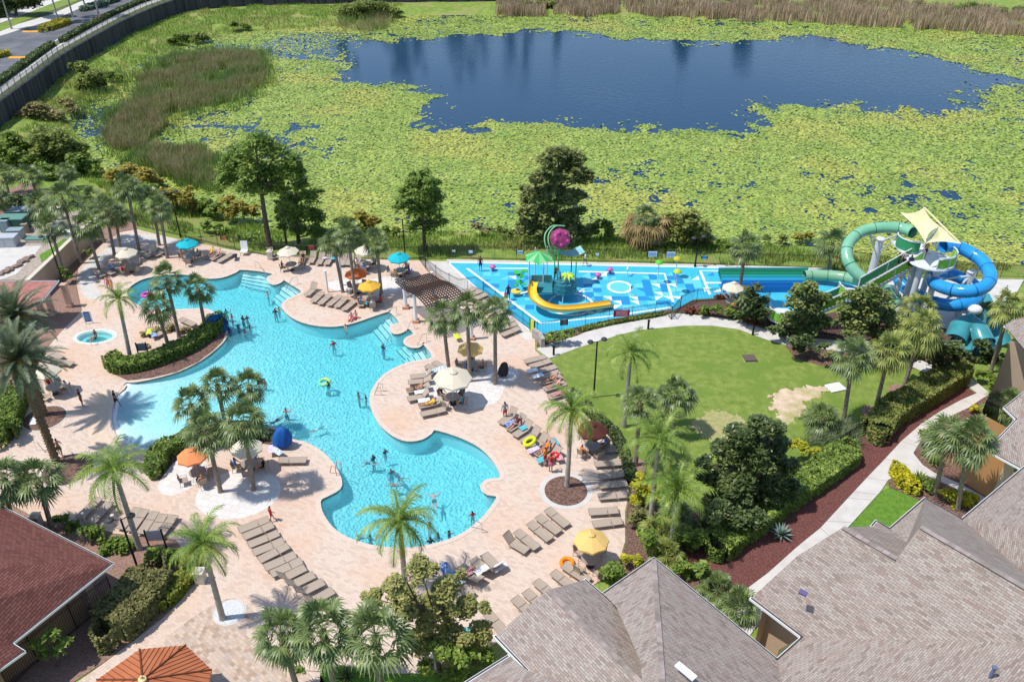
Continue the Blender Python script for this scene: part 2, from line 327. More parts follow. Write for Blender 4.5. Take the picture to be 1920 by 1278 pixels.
dk=pip(GX,GY,deck)&(pdist(GX,GY,deck)>.3); pd_=pip(GX,GY,pad)&(pdist(GX,GY,pad)>.3); cov=(dk|pd_).ravel()
q=q[~cov[q].all(1)]
struct(link('ground',meshnp('ground',np.stack([GX.ravel(),GY.ravel(),GZ.ravel()],1),[q],smooth_=True),grass2))
# deck
deckin=MB(); tubh=[v.copy() for v in TUB]
deckin.slab(deck,-.4,.03,[pool,tubh]); struct(deckin.build('pool_deck',pav))
def patch(name,pts,mat,z,px=True,sm=True,n=3):
    pp=P(pts) if px else pts
    if sm: pp=smooth(pp,n)
    b=MB(); b.slab(pp,z-.06,z); return struct(b.build(name,mat))
def jag(pts,a=.5):
    q_=smooth(P(pts),14); g=random.Random(int(pts[0][0])); n=len(q_); w=[g.uniform(-a,a) for _ in range(n)]
    return [p+Vector((.5*(w[i]+w[i-1]),.5*(w[(i*3)%n]+w[(i*3+1)%n]),0)) for i,p in enumerate(q_)]
def ell(cx,cy,rx,ry=None,n=32):
    c=at(cx,cy); ry=ry or rx; return [c+Vector((rx*math.cos(a),ry*math.sin(a),0)) for a in np.linspace(0,2*math.pi,n,endpoint=False)]
patch('pale_paving',[(342,858),(318,877),(298,905),(300,922),(320,929),(347,921),(370,905),(392,880),(375,858)],pavw,.036)
patch('pale_paving',ell(447,925,2.9,2.5),pavw,.036,False,False)
patch('pale_paving',[(800,712),(812,750),(850,765),(900,765),(935,750),(948,725),(975,700),(945,688),(900,690),(850,696)],pavw,.036)
patch('pale_paving',[(610,535),(650,552),(690,556),(740,548),(765,530),(740,520),(690,524),(640,524)],pavw,.036)
patch('pale_paving',[(244,438),(205,462),(172,487),(150,512),(152,545),(165,560),(190,558),(180,535),(178,515),(200,490),(240,462),(290,452),(330,458),(330,450)],conc,.036)
patch('mixed_paving',[(305,1208),(345,1170),(392,1138),(437,1121),(468,1140),(478,1155),(462,1190),(520,1230),(580,1262),(600,1340),(250,1340)],pavt,.036)
patch('zero_entry_sand_paving',[(238,722),(180,740),(165,780),(170,830),(200,870),(245,850),(215,835),(200,795),(208,755)],M('sand_paver',(.58,.45,.33),(.64,.51,.39),sc=2,rough=.9),.034)
patch('deck_edge_walk',[(838,491),(850,505),(893,541),(965,598),(1003,632),(990,640),(950,612),(880,556),(800,500),(790,490)],conc,.036,True,False)
for i,(x,y,r,m,rr) in enumerate([(84,784,1.55,mulch,0),(128,880,1.75,mulch,0),(1061,920,1.5,mulch,.25),(431,1148,.85,M('white_rock',(.55,.56,.58),(.78,.78,.79),sc=12,bump=1,bsc=14),0)]):
    patch('planter_curb',ell(x,y,r+.12+rr),conc,.044,False,False); patch('planter_bed',ell(x,y,r),m,.06,False,False)
# pool coping: real kerb ring
cp=MB(); cp.strip(pool,.34,-.02,.05,True)
wl_mask=[p for p in pool]
struct(cp.build('pool_coping',M('coping_stone',(.56,.45,.37),(.64,.52,.44),sc=4,rough=.8)))
# pool basin
beach=P([(235,718),(212,752),(206,785),(216,820),(245,840),(285,848)])
steps=[]   # (edge line, inner line) tread groups
STEPS=[([(452,505),(490,508),(515,514)],[(448,520),(480,528),(500,532)]),([(533,525),(550,535),(567,548)],[(505,548),(522,562),(535,575)]),([(752,605),(733,584)],[(716,628),(695,603)]),([(797,645),(778,628)],[(762,662),(740,640)]),([(813,671),(797,645)],[(775,690),(752,660)])]
stp=[(P(a),P(b)) for a,b in STEPS]
def basin(X,Y):
    d=pdist(X,Y,beach,False)
    z=-.02-np.clip(d/18,0,1)**.7*1.4
    for a,b in stp:
        poly=a+b[::-1]; ins=pip(X,Y,poly); da=pdist(X,Y,a,False); db=pdist(X,Y,b,False); u=da/(da+db+1e-6)
        z=np.where(ins,np.maximum(z,-.3-np.floor(u*5)*.16),z)
    return z
def cdt(poly,st,fz):
    xs=[p[0] for p in poly]; ys=[p[1] for p in poly]; X,Y=np.meshgrid(np.arange(min(xs),max(xs),st),np.arange(min(ys),max(ys),st))
    X=X.ravel();Y=Y.ravel(); k=pip(X,Y,poly)&(pdist(X,Y,poly)>st*.4); X=X[k];Y=Y[k]
    vv=[Vector((p[0],p[1])) for p in poly]+[Vector((a,b)) for a,b in zip(X,Y)]
    r=delaunay_2d_cdt(vv,[(i,(i+1)%len(poly)) for i in range(len(poly))],[],1,1e-5)
    V=np.array([(v.x,v.y) for v in r[0]]); Z=fz(V[:,0],V[:,1]); Fq=[f for f in r[2]]
    out=[]
    for f in Fq:
        a,b,c=[V[i] for i in f[:3]]
        out.append(f if (b[0]-a[0])*(c[1]-a[1])-(b[1]-a[1])*(c[0]-a[0])>0 else f[::-1])
    return np.column_stack([V,Z]),np.array(out)
plaster=M('pool_plaster',(.64,.73,.76),(.72,.80,.82),sc=1.0,rough=.8)  # mild colour mottling painted in to suggest caustic light through the water
def poolfloor():
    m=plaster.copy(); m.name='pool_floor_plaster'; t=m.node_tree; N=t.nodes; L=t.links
    tc=N.new('ShaderNodeTexCoord'); n=N.new('ShaderNodeTexNoise'); n.inputs['Scale'].default_value=2.2; L.new(tc.outputs['Object'],n.inputs[0])
    mv=N.new('ShaderNodeMixRGB'); mv.inputs[0].default_value=.25; L.new(tc.outputs['Object'],mv.inputs[1]); L.new(n.outputs['Color'],mv.inputs[2])
    v=N.new('ShaderNodeTexVoronoi'); v.feature='SMOOTH_F1'; v.inputs['Scale'].default_value=6.0; v.inputs['Smoothness'].default_value=.35; L.new(mv.outputs[0],v.inputs['Vector'])
    b=N.new('ShaderNodeBump'); b.inputs['Strength'].default_value=1; b.inputs['Distance'].default_value=.22; L.new(v.outputs['Distance'],b.inputs['Height']); gp=N.new('ShaderNodeNewGeometry'); sz=N.new('ShaderNodeSeparateXYZ'); L.new(gp.outputs['Position'],sz.inputs[0]); mz=N.new('ShaderNodeMapRange'); mz.inputs[1].default_value=-.15; mz.inputs[2].default_value=-1.1; mz.inputs[3].default_value=.06; mz.inputs[4].default_value=1; L.new(sz.outputs['Z'],mz.inputs[0]); L.new(mz.outputs[0],b.inputs['Strength']); L.new(b.outputs[0],N['Principled BSDF'].inputs['Normal'])
    return m
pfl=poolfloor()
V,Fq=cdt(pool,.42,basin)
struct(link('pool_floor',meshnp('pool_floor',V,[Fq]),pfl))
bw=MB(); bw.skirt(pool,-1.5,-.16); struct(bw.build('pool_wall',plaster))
bw=MB(); bw.skirt(offs(pool,.01,True),-.17,.03); struct(bw.build('pool_waterline_tile',M('waterline_tile',(.13,.09,.08),rough=.4)))
# step nosings
nb=MB()
for a,b in stp:
    for k in range(1,6):
        u=k/5-.02; ln=[p+(q_-p)*u for p,q_ in zip(a,b)]
        ln=smooth(ln,5,False) if len(ln)>2 else ln
        nb.strip(ln,.07,-.31-(k-1)*.16,-.29-(k-1)*.16)
struct(nb.build('pool_step_nosing',M('nosing_tile',(.02,.03,.06),rough=.5)))
def watermat(name,ac,dens,bsc,bstr,rough=.04):
    m=bpy.data.materials.new(name); m.use_nodes=True; t=m.node_tree; N=t.nodes; L=t.links; N.remove(N['Principled BSDF']); out=N['Material Output']
    tr=N.new('ShaderNodeBsdfTransparent'); gl=N.new('ShaderNodeBsdfGlossy'); gl.inputs['Roughness'].default_value=rough; fr=N.new('ShaderNodeFresnel'); fr.inputs[0].default_value=1.33
    tc=N.new('ShaderNodeTexCoord'); n=N.new('ShaderNodeTexNoise'); n.inputs['Scale'].default_value=bsc; n.inputs['Detail'].default_value=2; L.new(tc.outputs['Object'],n.inputs[0])
    bp=N.new('ShaderNodeBump'); bp.inputs['Strength'].default_value=bstr; bp.inputs['Distance'].default_value=.15; L.new(n.outputs[0],bp.inputs['Height']); L.new(bp.outputs[0],gl.inputs['Normal']); L.new(bp.outputs[0],fr.inputs['Normal'])
    ms=N.new('ShaderNodeMixShader'); df=N.new('ShaderNodeBsdfDiffuse'); df.inputs[0].default_value=(.16,.66,.76,1); L.new(bp.outputs[0],df.inputs['Normal']); mt=N.new('ShaderNodeMixShader'); mt.inputs[0].default_value=.19; L.new(tr.outputs[0],mt.inputs[1]); L.new(df.outputs[0],mt.inputs[2]); L.new(fr.outputs[0],ms.inputs[0]); L.new(mt.outputs[0],ms.inputs[1]); L.new(gl.outputs[0],ms.inputs[2]); L.new(ms.outputs[0],out.inputs[0])
    va=N.new('ShaderNodeVolumeAbsorption'); va.inputs[0].default_value=(*ac,1); va.inputs[1].default_value=dens; L.new(va.outputs[0],out.inputs['Volume'])
    return m
pw=watermat('pool_water',(.42,.94,.97),.74,3.2,.8)
def prism(name,pts,z0,z1,mat):
    b=MB(); b.poly(pts,z=z1); b.skirt(pts,z0,z1); n=len(b.v); pp=MB(); pp.poly(pts,z=z0); b.add(pp.v,[f[::-1] for f in pp.f])
    o=b.build(name,mat); bm=bmesh.new(); bm.from_mesh(o.data); bmesh.ops.remove_doubles(bm,verts=bm.verts,dist=1e-4); bmesh.ops.recalc_face_normals(bm,faces=bm.faces); bm.to_mesh(o.data); bm.free(); return struct(o)
prism('pool_water',offs(pool,-.03,True),-1.6,-.12,pw)
# hot tub
b=MB(); b.lathe(at(179,631),[(0,-.9),(.9,-.9),(.95,-.42),(1.45,-.42),(1.5,-.1),(1.62,.05),(1.9,.05),(1.95,.03)],40,ry=1.28/1.95)
hot=tag(b.build('hot_tub',M('tub_plaster',(.55,.66,.62),(.62,.72,.68),sc=2,rough=.6)),'round sunken hot tub with pale rim set in the paving on the left','hot tub')
hw=prism('hot_tub_water',[at(179,631)+Vector((1.52*math.cos(a),1.52*.656*math.sin(a),0)) for a in np.linspace(0,2*math.pi,32,endpoint=False)],-.95,-.1,watermat('tub_water',(.25,.85,.90),1.2,4,.6))
# splash pad
pb=MB(); pb.slab(pad,-.4,.0)
rr=random.Random(5)
tz=.006
def tri(px,py,k,s,ori,lv):
    pb.k=k; c=at(px,py); pts=[c+Vector((s*a,s*b_,0)) for a,b_ in ((-.5,-.5),(.5,-.5),(.5,.5),(-.5,.5))]
    if ori is not None: pts.pop(ori)
    pb.poly(pts,z=lv)
lv=.004
occ=set(); cells=[]
for i in range(420):
    cx=rr.choice([(895,990),(1095,1250),(1095,1250),(1095,1250),(1245,1310),(1320,1420)]); x=rr.uniform(*cx); y=rr.uniform(512,585)
    if cx[0]==1095 and (((x-1162)/38)**2+((y-538)/20)**2<1): continue
    if cx[0]==1320 and y>552: continue
    if rr.random()<.25: continue
    w=at(x,y); g=(round(w.x/.85),round(w.y/.85))
    if g in occ or not pip([w.x],[w.y],pad)[0] or pdist(np.array([w.x]),np.array([w.y]),pad)[0]<1.2: continue
    occ.add(g); pb.k=rr.choice([1,1,1,2,2,3]); c=Vector((g[0]*.85,g[1]*.85,0)); pts=[c+Vector((.42*a,.42*b_,0)) for a,b_ in ((-1,-1),(1,-1),(1,1),(-1,1))]
    if pb.k==3 or rr.random()<.3: pts.pop(rr.randrange(4))
    pb.poly(pts,z=.004)
def wline(pts,w=.28): pb.k=3; pb.strip(P(pts),w,-.01,.009)
wline([(990,503),(876,503),(1014,606),(1150,592),(1258,576)]); wline([(1085,509),(1246,513),(1262,566)]); wline([(1350,508),(1313,507),(1331,552)]); wline([(1325,530),(1490,531)]); wline([(838,491),(1300,500),(1560,508)],.35); wline([(838,491),(893,541),(1004,628)],.3)
for cx,cy,r0,r1 in ((1162,538,1.0,1.3),(1070,570,2.0,2.25)):
    c=at(cx,cy); cc=[c+Vector((r0*math.cos(a),r0*math.sin(a),0)) for a in np.linspace(0,2*math.pi,40,endpoint=False)]; co=[c+Vector((r1*math.cos(a),r1*math.sin(a),0)) for a in np.linspace(0,2*math.pi,40,endpoint=False)]; pb.k=3; pb.poly(co,[cc],z=.013)
cc=[at(1162,538)+Vector((1.0*math.cos(a),1.0*math.sin(a),0)) for a in np.linspace(0,2*math.pi,40,endpoint=False)]; pb.k=2; pb.poly(cc,z=.011)
struct(pb.build('splash_pad',[M('pad_azure',(.045,.42,.62),(.06,.47,.68),sc=.8,rough=.35),M('pad_blue',(.02,.24,.52),rough=.35),M('pad_cyan',(.13,.54,.70),rough=.35),M('pad_white',(.72,.78,.80),rough=.5)]))
# upper wading strip along the far side of pad
patch('splash_pad_rim',[(838,487),(1300,496),(1560,503),(1560,506),(1300,499),(838,490)],conc,.05,True,False)
# lawn, paths, beds
LAWN=[(1036,682),(1045,666),(1082,652),(1120,640),(1165,626),(1200,618),(1285,610),(1335,610),(1385,617),(1440,637),(1472,648),(1490,672),(1540,686),(1600,692),(1702,690),(1765,700),(1772,710),(1690,768),(1600,830),(1532,868),(1450,940),(1350,960),(1250,960),(1195,925),(1185,880),(1168,840),(1145,808),(1105,778),(1066,738),(1062,712)]
struct((lambda b:(b.slab(P(LAWN),-.1,.03),b.build('lawn',lawnm))[1])(MB()))
patch('bare_sand',jag([(1445,742),(1490,728),(1548,724),(1550,735),(1515,752),(1506,772),(1475,798),(1460,802),(1462,782),(1446,760)]),sandm,.036,False,False)
for cx_,cy_,r_ in ((1640,774,1.0),(1692,735,1.1),(1192,874,.9)): patch('tree_mulch_ring',ell(cx_,cy_,r_),pinem,.037,False,False)
patch('bare_sand',jag([(1297,792),(1335,770),(1380,777),(1398,800),(1368,828),(1320,820)]),M('thin_turf',(.27,.28,.09),(.40,.35,.17),sc=3,rough=.95,bump=.6,detail=9),.035,False,False)
PATH=[(1006,655),(1026,646),(1082,630),(1100,622),(1147,611),(1200,601),(1262,588),(1285,589),(1335,594),(1395,603),(1440,621),(1485,631),(1610,643),(1700,664),(1790,704),(1812,716),(1790,722),(1700,684),(1600,662),(1480,648),(1440,638),(1385,618),(1335,611),(1285,611),(1200,619),(1165,627),(1120,641),(1082,653),(1045,667),(1030,672)]
struct((lambda b:(b.slab(P(PATH),-.1,.05),b.build('footpath',conc))[1])(MB()))
WALK=[(1802,714),(1832,737),(1802,750),(1765,770),(1727,795),(1690,827),(1655,865),(1625,896),(1538,990),(1496,1024),(1440,1074),(1385,1115),(1300,1200),(1400,1200),(1460,1110),(1540,1040),(1594,984),(1652,920),(1665,900),(1692,886),(1740,893),(1790,915),(1860,960),(1860,940),(1802,908),(1752,887),(1730,872),(1712,850),(1735,812),(1772,785),(1815,765),(1856,738),(1815,704)]
struct((lambda b:(b.slab(P(WALK),-.1,.05),b.build('sidewalk',conc))[1])(MB()))
jb=MB()
for a,b_ in [((1804,750),(1828,762)),((1765,771),(1785,783)),((1727,796),(1750,806)),((1690,828),(1722,838)),((1660,861),(1705,872)),((1625,896),(1668,903)),((1590,934),(1637,938)),((1550,977),(1600,980)),((1538,990),(1560,1010)),((1600,922),(1645,928))]: jb.strip(P([a,b_]),.03,.04,.053)
struct(jb.build('sidewalk_joint',M('joint_grey',(.22,.21,.2))))
patch('red_mulch_bed',[(1800,718),(1832,738),(1802,752),(1765,771),(1727,796),(1690,829),(1655,867),(1625,898),(1538,992),(1496,1026),(1440,1076),(1385,1117),(1335,1122),(1330,1060),(1280,1060),(1300,1000),(1440,940),(1540,880),(1600,830),(1690,770)],redm,.02,True,False)
patch('planting_bed',[(1160,1062),(1174,1015),(1174,960),(1180,930),(1183,905),(1175,870),(1162,838),(1140,808),(1112,786),(1125,780),(1165,815),(1200,870),(1215,900),(1300,925),(1450,900),(1540,870),(1440,960),(1320,1030),(1340,1110),(1200,1110)],mulch,.012,True,False)
patch('planting_bed',[(1262,586),(1285,587),(1335,592),(1395,600),(1440,618),(1485,628),(1610,640),(1700,662),(1790,702),(1880,640),(1700,600),(1600,575),(1500,602),(1440,577),(1380,558),(1300,563),(1270,578)],M('dark_mulch',(.07,.04,.03),(.17,.10,.08),sc=9,rough=.95,bump=1,bsc=14),.045,True,False)
patch('planting_bed',[(1006,650),(1026,644),(1082,628),(1147,609),(1258,586),(1258,580),(1150,598),(1010,630)],mulch,.055,True,False)
patch('planting_bed',[(1472,648),(1490,672),(1540,686),(1600,692),(1702,690),(1765,700),(1700,684),(1600,662),(1480,648)],mulch,.045,True,False)
patch('small_lawn',[(1590,990),(1652,921),(1668,914),(1725,938),(1780,965),(1700,1030),(1600,1030)],brite,.03,True,False)
patch('planting_bed',[(1712,850),(1735,812),(1772,785),(1815,765),(1856,738),(1900,800),(1900,960),(1802,908),(1752,887),(1730,872)],mulch,.04,True,False)
patch('planting_bed',[(1665,900),(1692,886),(1740,893),(1790,915),(1860,960),(1820,1000),(1725,938),(1668,914)],mulch,.045,True,False)
patch('planting_bed',[(20,946),(75,976),(160,986),(215,1001),(330,1013),(352,1046),(367,1085),(342,1121),(308,1155),(252,1199),(207,1233),(120,1290),(-40,1300),(-40,900)],pinem,.02,True,False)
patch('planting_bed',[(255,429),(225,435),(190,458),(160,483),(146,502),(142,530),(148,560),(153,582),(115,621),(82,659),(70,690),(60,735),(44,757),(30,778),(10,832),(-60,900),(-60,560),(60,530),(100,520),(160,460),(215,408),(260,422)],pinem,.015,True,False)
patch('planting_bed',[(210,690),(214,678),(240,672),(300,664),(340,645),(380,625),(405,598),(416,606),(424,622),(418,640),(400,658),(370,680),(330,698),(285,709),(240,714),(218,704)],mulch,.07,True,False)
patch('planting_bed',[(285,890),(287,866),(302,846),(335,828),(400,806),(480,802),(520,806),(535,818),(520,836),(480,830),(420,838),(350,850),(325,868),(300,900)],mulch,.06,True,False)
patch('utility_yard',[(-60,430),(150,395),(160,440),(100,480),(60,530),(-60,540)],M('yard_gravel',(.30,.25,.20),(.42,.36,.30),sc=3,rough=.95),.01,True,False)
patch('service_driveway',[(-60,464),(78,461),(60,485),(30,515),(-60,545)],conc,.03,True,False)
patch('verge_grass',[(74,478),(96,466),(128,440),(140,435),(100,478),(78,492)],brite,.035,True,False)
patch('upper_yard_mulch',[(-60,330),(60,345),(130,380),(120,430),(-60,460)],pinem,.008,True,False)
patch('bottom_lawn',[(600,1262),(640,1247),(720,1263),(800,1263),(860,1242),(900,1300),(900,1360),(600,1360)],brite,.03,True,False)
# ------------------------------------------------ pond
def pondmat():
    m=bpy.data.materials.new('pond_water'); m.use_nodes=True; t=m.node_tree; N=t.nodes; L=t.links; b=N['Principled BSDF']
    b.inputs['Base Color'].default_value=(.009,.040,.088,1); b.inputs['Roughness'].default_value=.06; b.inputs['IOR'].default_value=1.33; b.inputs['Specular IOR Level'].default_value=.5
    tc=N.new('ShaderNodeTexCoord'); mp=N.new('ShaderNodeMapping'); mp.inputs['Scale'].default_value=(.8,1.7,1); L.new(tc.outputs['Object'],mp.inputs[0])
    n=N.new('ShaderNodeTexNoise'); n.inputs['Scale'].default_value=1.3; n.inputs['Detail'].default_value=4; L.new(mp.outputs[0],n.inputs[0])
    n2=N.new('ShaderNodeTexNoise'); n2.inputs['Scale'].default_value=.02; L.new(tc.outputs['Object'],n2.inputs[0]); mr=N.new('ShaderNodeMapRange'); mr.inputs[1].default_value=.35; mr.inputs[2].default_value=.65; mr.inputs[3].default_value=.05; mr.inputs[4].default_value=.22; L.new(n2.outputs[0],mr.inputs[0])
    bp=N.new('ShaderNodeBump'); bp.inputs['Distance'].default_value=.25; L.new(mr.outputs[0],bp.inputs['Strength']); L.new(n.outputs[0],bp.inputs['Height']); L.new(bp.outputs[0],b.inputs['Normal'])
    return m
b=MB(); b.poly([Vector((p.x,p.y,0)) for p in offs(pond,0,True)],z=-1.0)
pondw=struct(b.build('pond_water',pondmat()))
OPEN=[(618,72),(660,82),(700,76),(790,73),(840,69),(960,62),(1020,57),(1080,60),(1160,74),(1240,78),(1290,80),(1440,77),(1490,70),(1535,69),(1600,86),(1680,90),(1740,106),(1800,122),(1860,136),(1920,150),(2000,166),(1990,172),(1920,163),(1850,167),(1818,178),(1812,190),(1835,204),(1795,213),(1700,206),(1620,201),(1560,200),(1450,196),(1430,208),(1412,246),(1300,249),(1200,243),(1120,241),(1050,231),(980,236),(930,236),(880,247),(850,252),(800,237),(790,222),(820,195),(800,176),(740,162),(690,159),(632,147),(625,128),(652,106),(640,92)]
openw=P(OPEN,-1.0)
xs=np.arange(-128,178,.31); ys=np.arange(77,216,.31); X,Y=np.meshgrid(xs,ys); X=(X+rng.uniform(-.18,.18,X.shape)).ravel(); Y=(Y+rng.uniform(-.18,.18,Y.shape)).ravel()
vis=(np.abs(X)<Y*.62+12+.25*40); X=X[vis];Y=Y[vis]
k=pip(X,Y,pond)&(pdist(X,Y,pond)>-.1); X=X[k];Y=Y[k]
do=pdist(X,Y,openw); io=pip(X,Y,openw); sd=np.where(io,-do,do)+(vnoise(X,Y,3.1,1)-.5)*6+(vnoise(X,Y,1.2,9)-.5)*2.4
dens=1-np.clip((vnoise(X,Y,17,2)*.34+vnoise(X,Y,2.0,4)*.41+vnoise(X,Y,.8,14)*.25-.615)*8,0,.93)
for (cx,cy,r) in ((170,232,7),(590,85,12),(1690,205,0),(420,96,6)):
    c=at(cx,cy,-1); dens=dens*np.where(np.hypot(X-c.x,Y-c.y)<r,.35,1)
k=(sd>0)&(rng.random(X.shape)<dens)|((sd>-3)&(rng.random(X.shape)<.05)); X=X[k];Y=Y[k]
n=len(X); rad=rng.uniform(.12,.25,n); th=rng.uniform(0,6.28,n); tx=rng.normal(0,.15,n); ty=rng.normal(0,.15,n); zz=rng.uniform(-.97,-.90,n)
ang=np.arange(6)/6*2*np.pi
vx=X[:,None]+rad[:,None]*np.cos(ang+th[:,None]); vy=Y[:,None]+rad[:,None]*np.sin(ang+th[:,None]); vz=zz[:,None]+(vx-X[:,None])*tx[:,None]+(vy-Y[:,None])*ty[:,None]; vz=np.maximum(vz,-.992)
me=meshnp('lily_pads',np.stack([vx.ravel(),vy.ravel(),vz.ravel()],1),[np.arange(n*6).reshape(n,6)])
lilym=M('lily_leaf',(.225,.325,.055),(.32,.405,.085),sc=.25,rough=.5,isl=.15,c3=(.365,.39,.08),spec=.25,detail=6)
xb,yb=np.meshgrid(np.arange(-128,178,.5),np.arange(77,216,.5)); xb=(xb+rng.uniform(-.2,.2,xb.shape)).ravel(); yb=(yb+rng.uniform(-.2,.2,yb.shape)).ravel(); kb=(np.abs(xb)<yb*.62+22)&pip(xb,yb,pond); xb=xb[kb];yb=yb[kb]
sdb=np.where(pip(xb,yb,openw),-1,1)*pdist(xb,yb,openw)+(vnoise(xb,yb,3.1,1)-.5)*6; db=.93-np.clip((vnoise(xb,yb,17,2)*.34+vnoise(xb,yb,2.0,4)*.41+vnoise(xb,yb,.8,14)*.25-.56)*9,0,.93)
for (cx,cy,r) in ((170,232,7),(590,85,12),(420,96,6)):
    c=at(cx,cy,-1); db=db*np.where(np.hypot(xb-c.x,yb-c.y)<r,.2,1)
kb=(sdb>1.0)&(rng.random(xb.shape)<db); xb=xb[kb];yb=yb[kb]; nb_=len(xb); rb_=rng.uniform(.28,.40,nb_); tb_=rng.uniform(0,6.28,nb_); zb_=rng.uniform(-.992,-.975,nb_)
Vb=np.stack([xb[:,None]+rb_[:,None]*np.cos(ang+tb_[:,None]),yb[:,None]+rb_[:,None]*np.sin(ang+tb_[:,None]),np.repeat(zb_[:,None],6,1)],-1).reshape(-1,3)
stuff(link('floating_leaves',meshnp('floating_leaves',Vb,[np.arange(nb_*6).reshape(nb_,6)]),M('floating_leaf',(.20,.27,.055),(.28,.34,.08),sc=.5,rough=.5,isl=.2)),'flat green leaves floating beneath the raised lily pads on the pond','water lilies')
stuff(link('lily_pads',me,lilym),'yellow-green lily pads covering most of the pond','water lilies')
def blades(name,polys,nper,h,w,mat,label,cat,z0=None,lean=.25,seed=1):
    g=np.random.default_rng(seed); AX=[];AY=[]
    for poly,nn in zip(polys,nper):
        xs=[p[0] for p in poly]; ys=[p[1] for p in poly]; x=g.uniform(min(xs),max(xs),nn*3); y=g.uniform(min(ys),max(ys),nn*3)
        k=pip(x+(vnoise(x,y,2.5,31)-.5)*5,y+(vnoise(x,y,2.5,32)-.5)*5,poly)&(vnoise(x,y,3,seed)>.22); x=x[k][:nn]; y=y[k][:nn]; AX.append(x);AY.append(y)
    x=np.concatenate(AX); y=np.concatenate(AY); n=len(x); z=gheight(x,y) if z0 is None else np.full(n,z0)
    a=g.uniform(0,3.14,n); hh=h*g.uniform(.6,1.25,n)*(.7+.6*vnoise(x,y,4,seed+5)); ww=w*g.uniform(.6,1.4,n); dx=np.cos(a)*ww; dy=np.sin(a)*ww; lx=g.normal(0,lean,n)*hh; ly=g.normal(0,lean,n)*hh
    V=np.stack([np.stack([x-dx,y-dy,z],1),np.stack([x+dx,y+dy,z],1),np.stack([x+lx*.4+dx*.7,y+ly*.4+dy*.7,z+hh*.6],1),np.stack([x+lx,y+ly,z+hh],1),np.stack([x+lx*.4-dx*.7,y+ly*.4-dy*.7,z+hh*.6],1)],1).reshape(-1,3)
    i=np.arange(n)*5
    me=meshnp(name,V,[np.stack([i,i+1,i+2,i+4],1),np.stack([i+4,i+2,i+3],1)])
    return stuff(link(name,me,mat),label,cat)
catm=M('cattail_blade',(.24,.27,.08),(.40,.34,.18),sc=.35,rough=.8,isl=.45,trans=.35,c3=(.20,.30,.08)); dryr=M('dry_reed_blade',(.38,.28,.17),(.54,.42,.28),sc=.3,rough=.85,isl=.35,trans=.2)
marsh=[P([(262,172),(285,125),(340,106),(420,102),(485,110),(492,140),(478,178),(420,198),(360,205),(300,220),(270,200)],-1),P([(198,250),(210,215),(240,195),(300,200),(320,222),(290,255),(262,285),(205,285)],-1),P([(250,290),(300,275),(400,310),(425,345),(400,362),(340,350),(290,325)],-1),P([(625,52),(640,22),(690,14),(745,30),(740,56),(680,62)],-1)]
blades('green_reeds',[P([(240,190),(270,120),(340,95),(430,92),(505,100),(515,150),(490,195),(400,215),(340,240),(320,290),(250,300),(180,285),(185,215)],-1),P([(235,300),(300,262),(420,300),(440,360),(380,372),(320,350)],-1),P([(130,200),(170,165),(240,130),(260,150),(200,190),(150,240)],-1)],[7000,3500,1200],1.3,.05,M('green_reed_blade',(.17,.27,.06),(.27,.36,.10),sc=.3,isl=.4,trans=.35,rough=.8),'loose green reeds fringing the brown marsh patch on the left','reeds',-1.0,.2,21)
blades('marsh_reeds',marsh,[26000,10000,10000,2500],1.7,.045,catm,'brown-green marsh reeds growing in the left of the pond','reeds',-1.0)
far=[P([(600,60),(740,34),(860,28),(1000,28),(1000,8),(860,12),(740,20)],-.8),P([(930,30),(1150,30),(1400,36),(1400,18),(1150,6),(930,6)],-.8),P([(1380,37),(1600,47),(1760,56),(1960,70),(1960,34),(1700,14),(1380,6)],-.8)]
blades('dry_reeds',far[1:],[9000,13000],2.6,.09,dryr,'band of tan dry reeds along the far shore of the pond','reeds',-.9,.12,3)
bank=[P([(-20,330),(0,225),(60,178),(130,130),(200,95),(290,45),(380,22),(520,14),(760,12),(740,34),(560,56),(440,66),(360,84),(290,106),(235,132),(200,162),(160,180),(138,202),(128,226),(150,260),(190,320),(250,340)],-.5),P([(180,330),(330,355),(430,414),(640,436),(1000,436),(1250,444),(1560,466),(1920,496),(1920,516),(1540,500),(1100,488),(760,482),(500,474),(330,434),(215,405)],-.5)]
blades('bank_grass',bank,[26000,30000],.55,.05,M('bank_blade',(.19,.31,.05),(.32,.42,.09),sc=.25,rough=.8,isl=.35,trans=.3,c3=(.33,.34,.10)),'tall green grass growing on the banks round the pond','grass',None,.35,5)
blades('ornamental_grass',[P([(1490,800),(1560,785),(1625,785),(1650,800),(1560,850),(1530,862),(1500,840)],0)],[2600],.75,.02,M('ornamental_blade',(.16,.22,.10),(.26,.32,.17),sc=1,rough=.7,isl=.3,trans=.2),'soft grey-green ornamental grass beside the lawn fence','grass',0,.6,8)
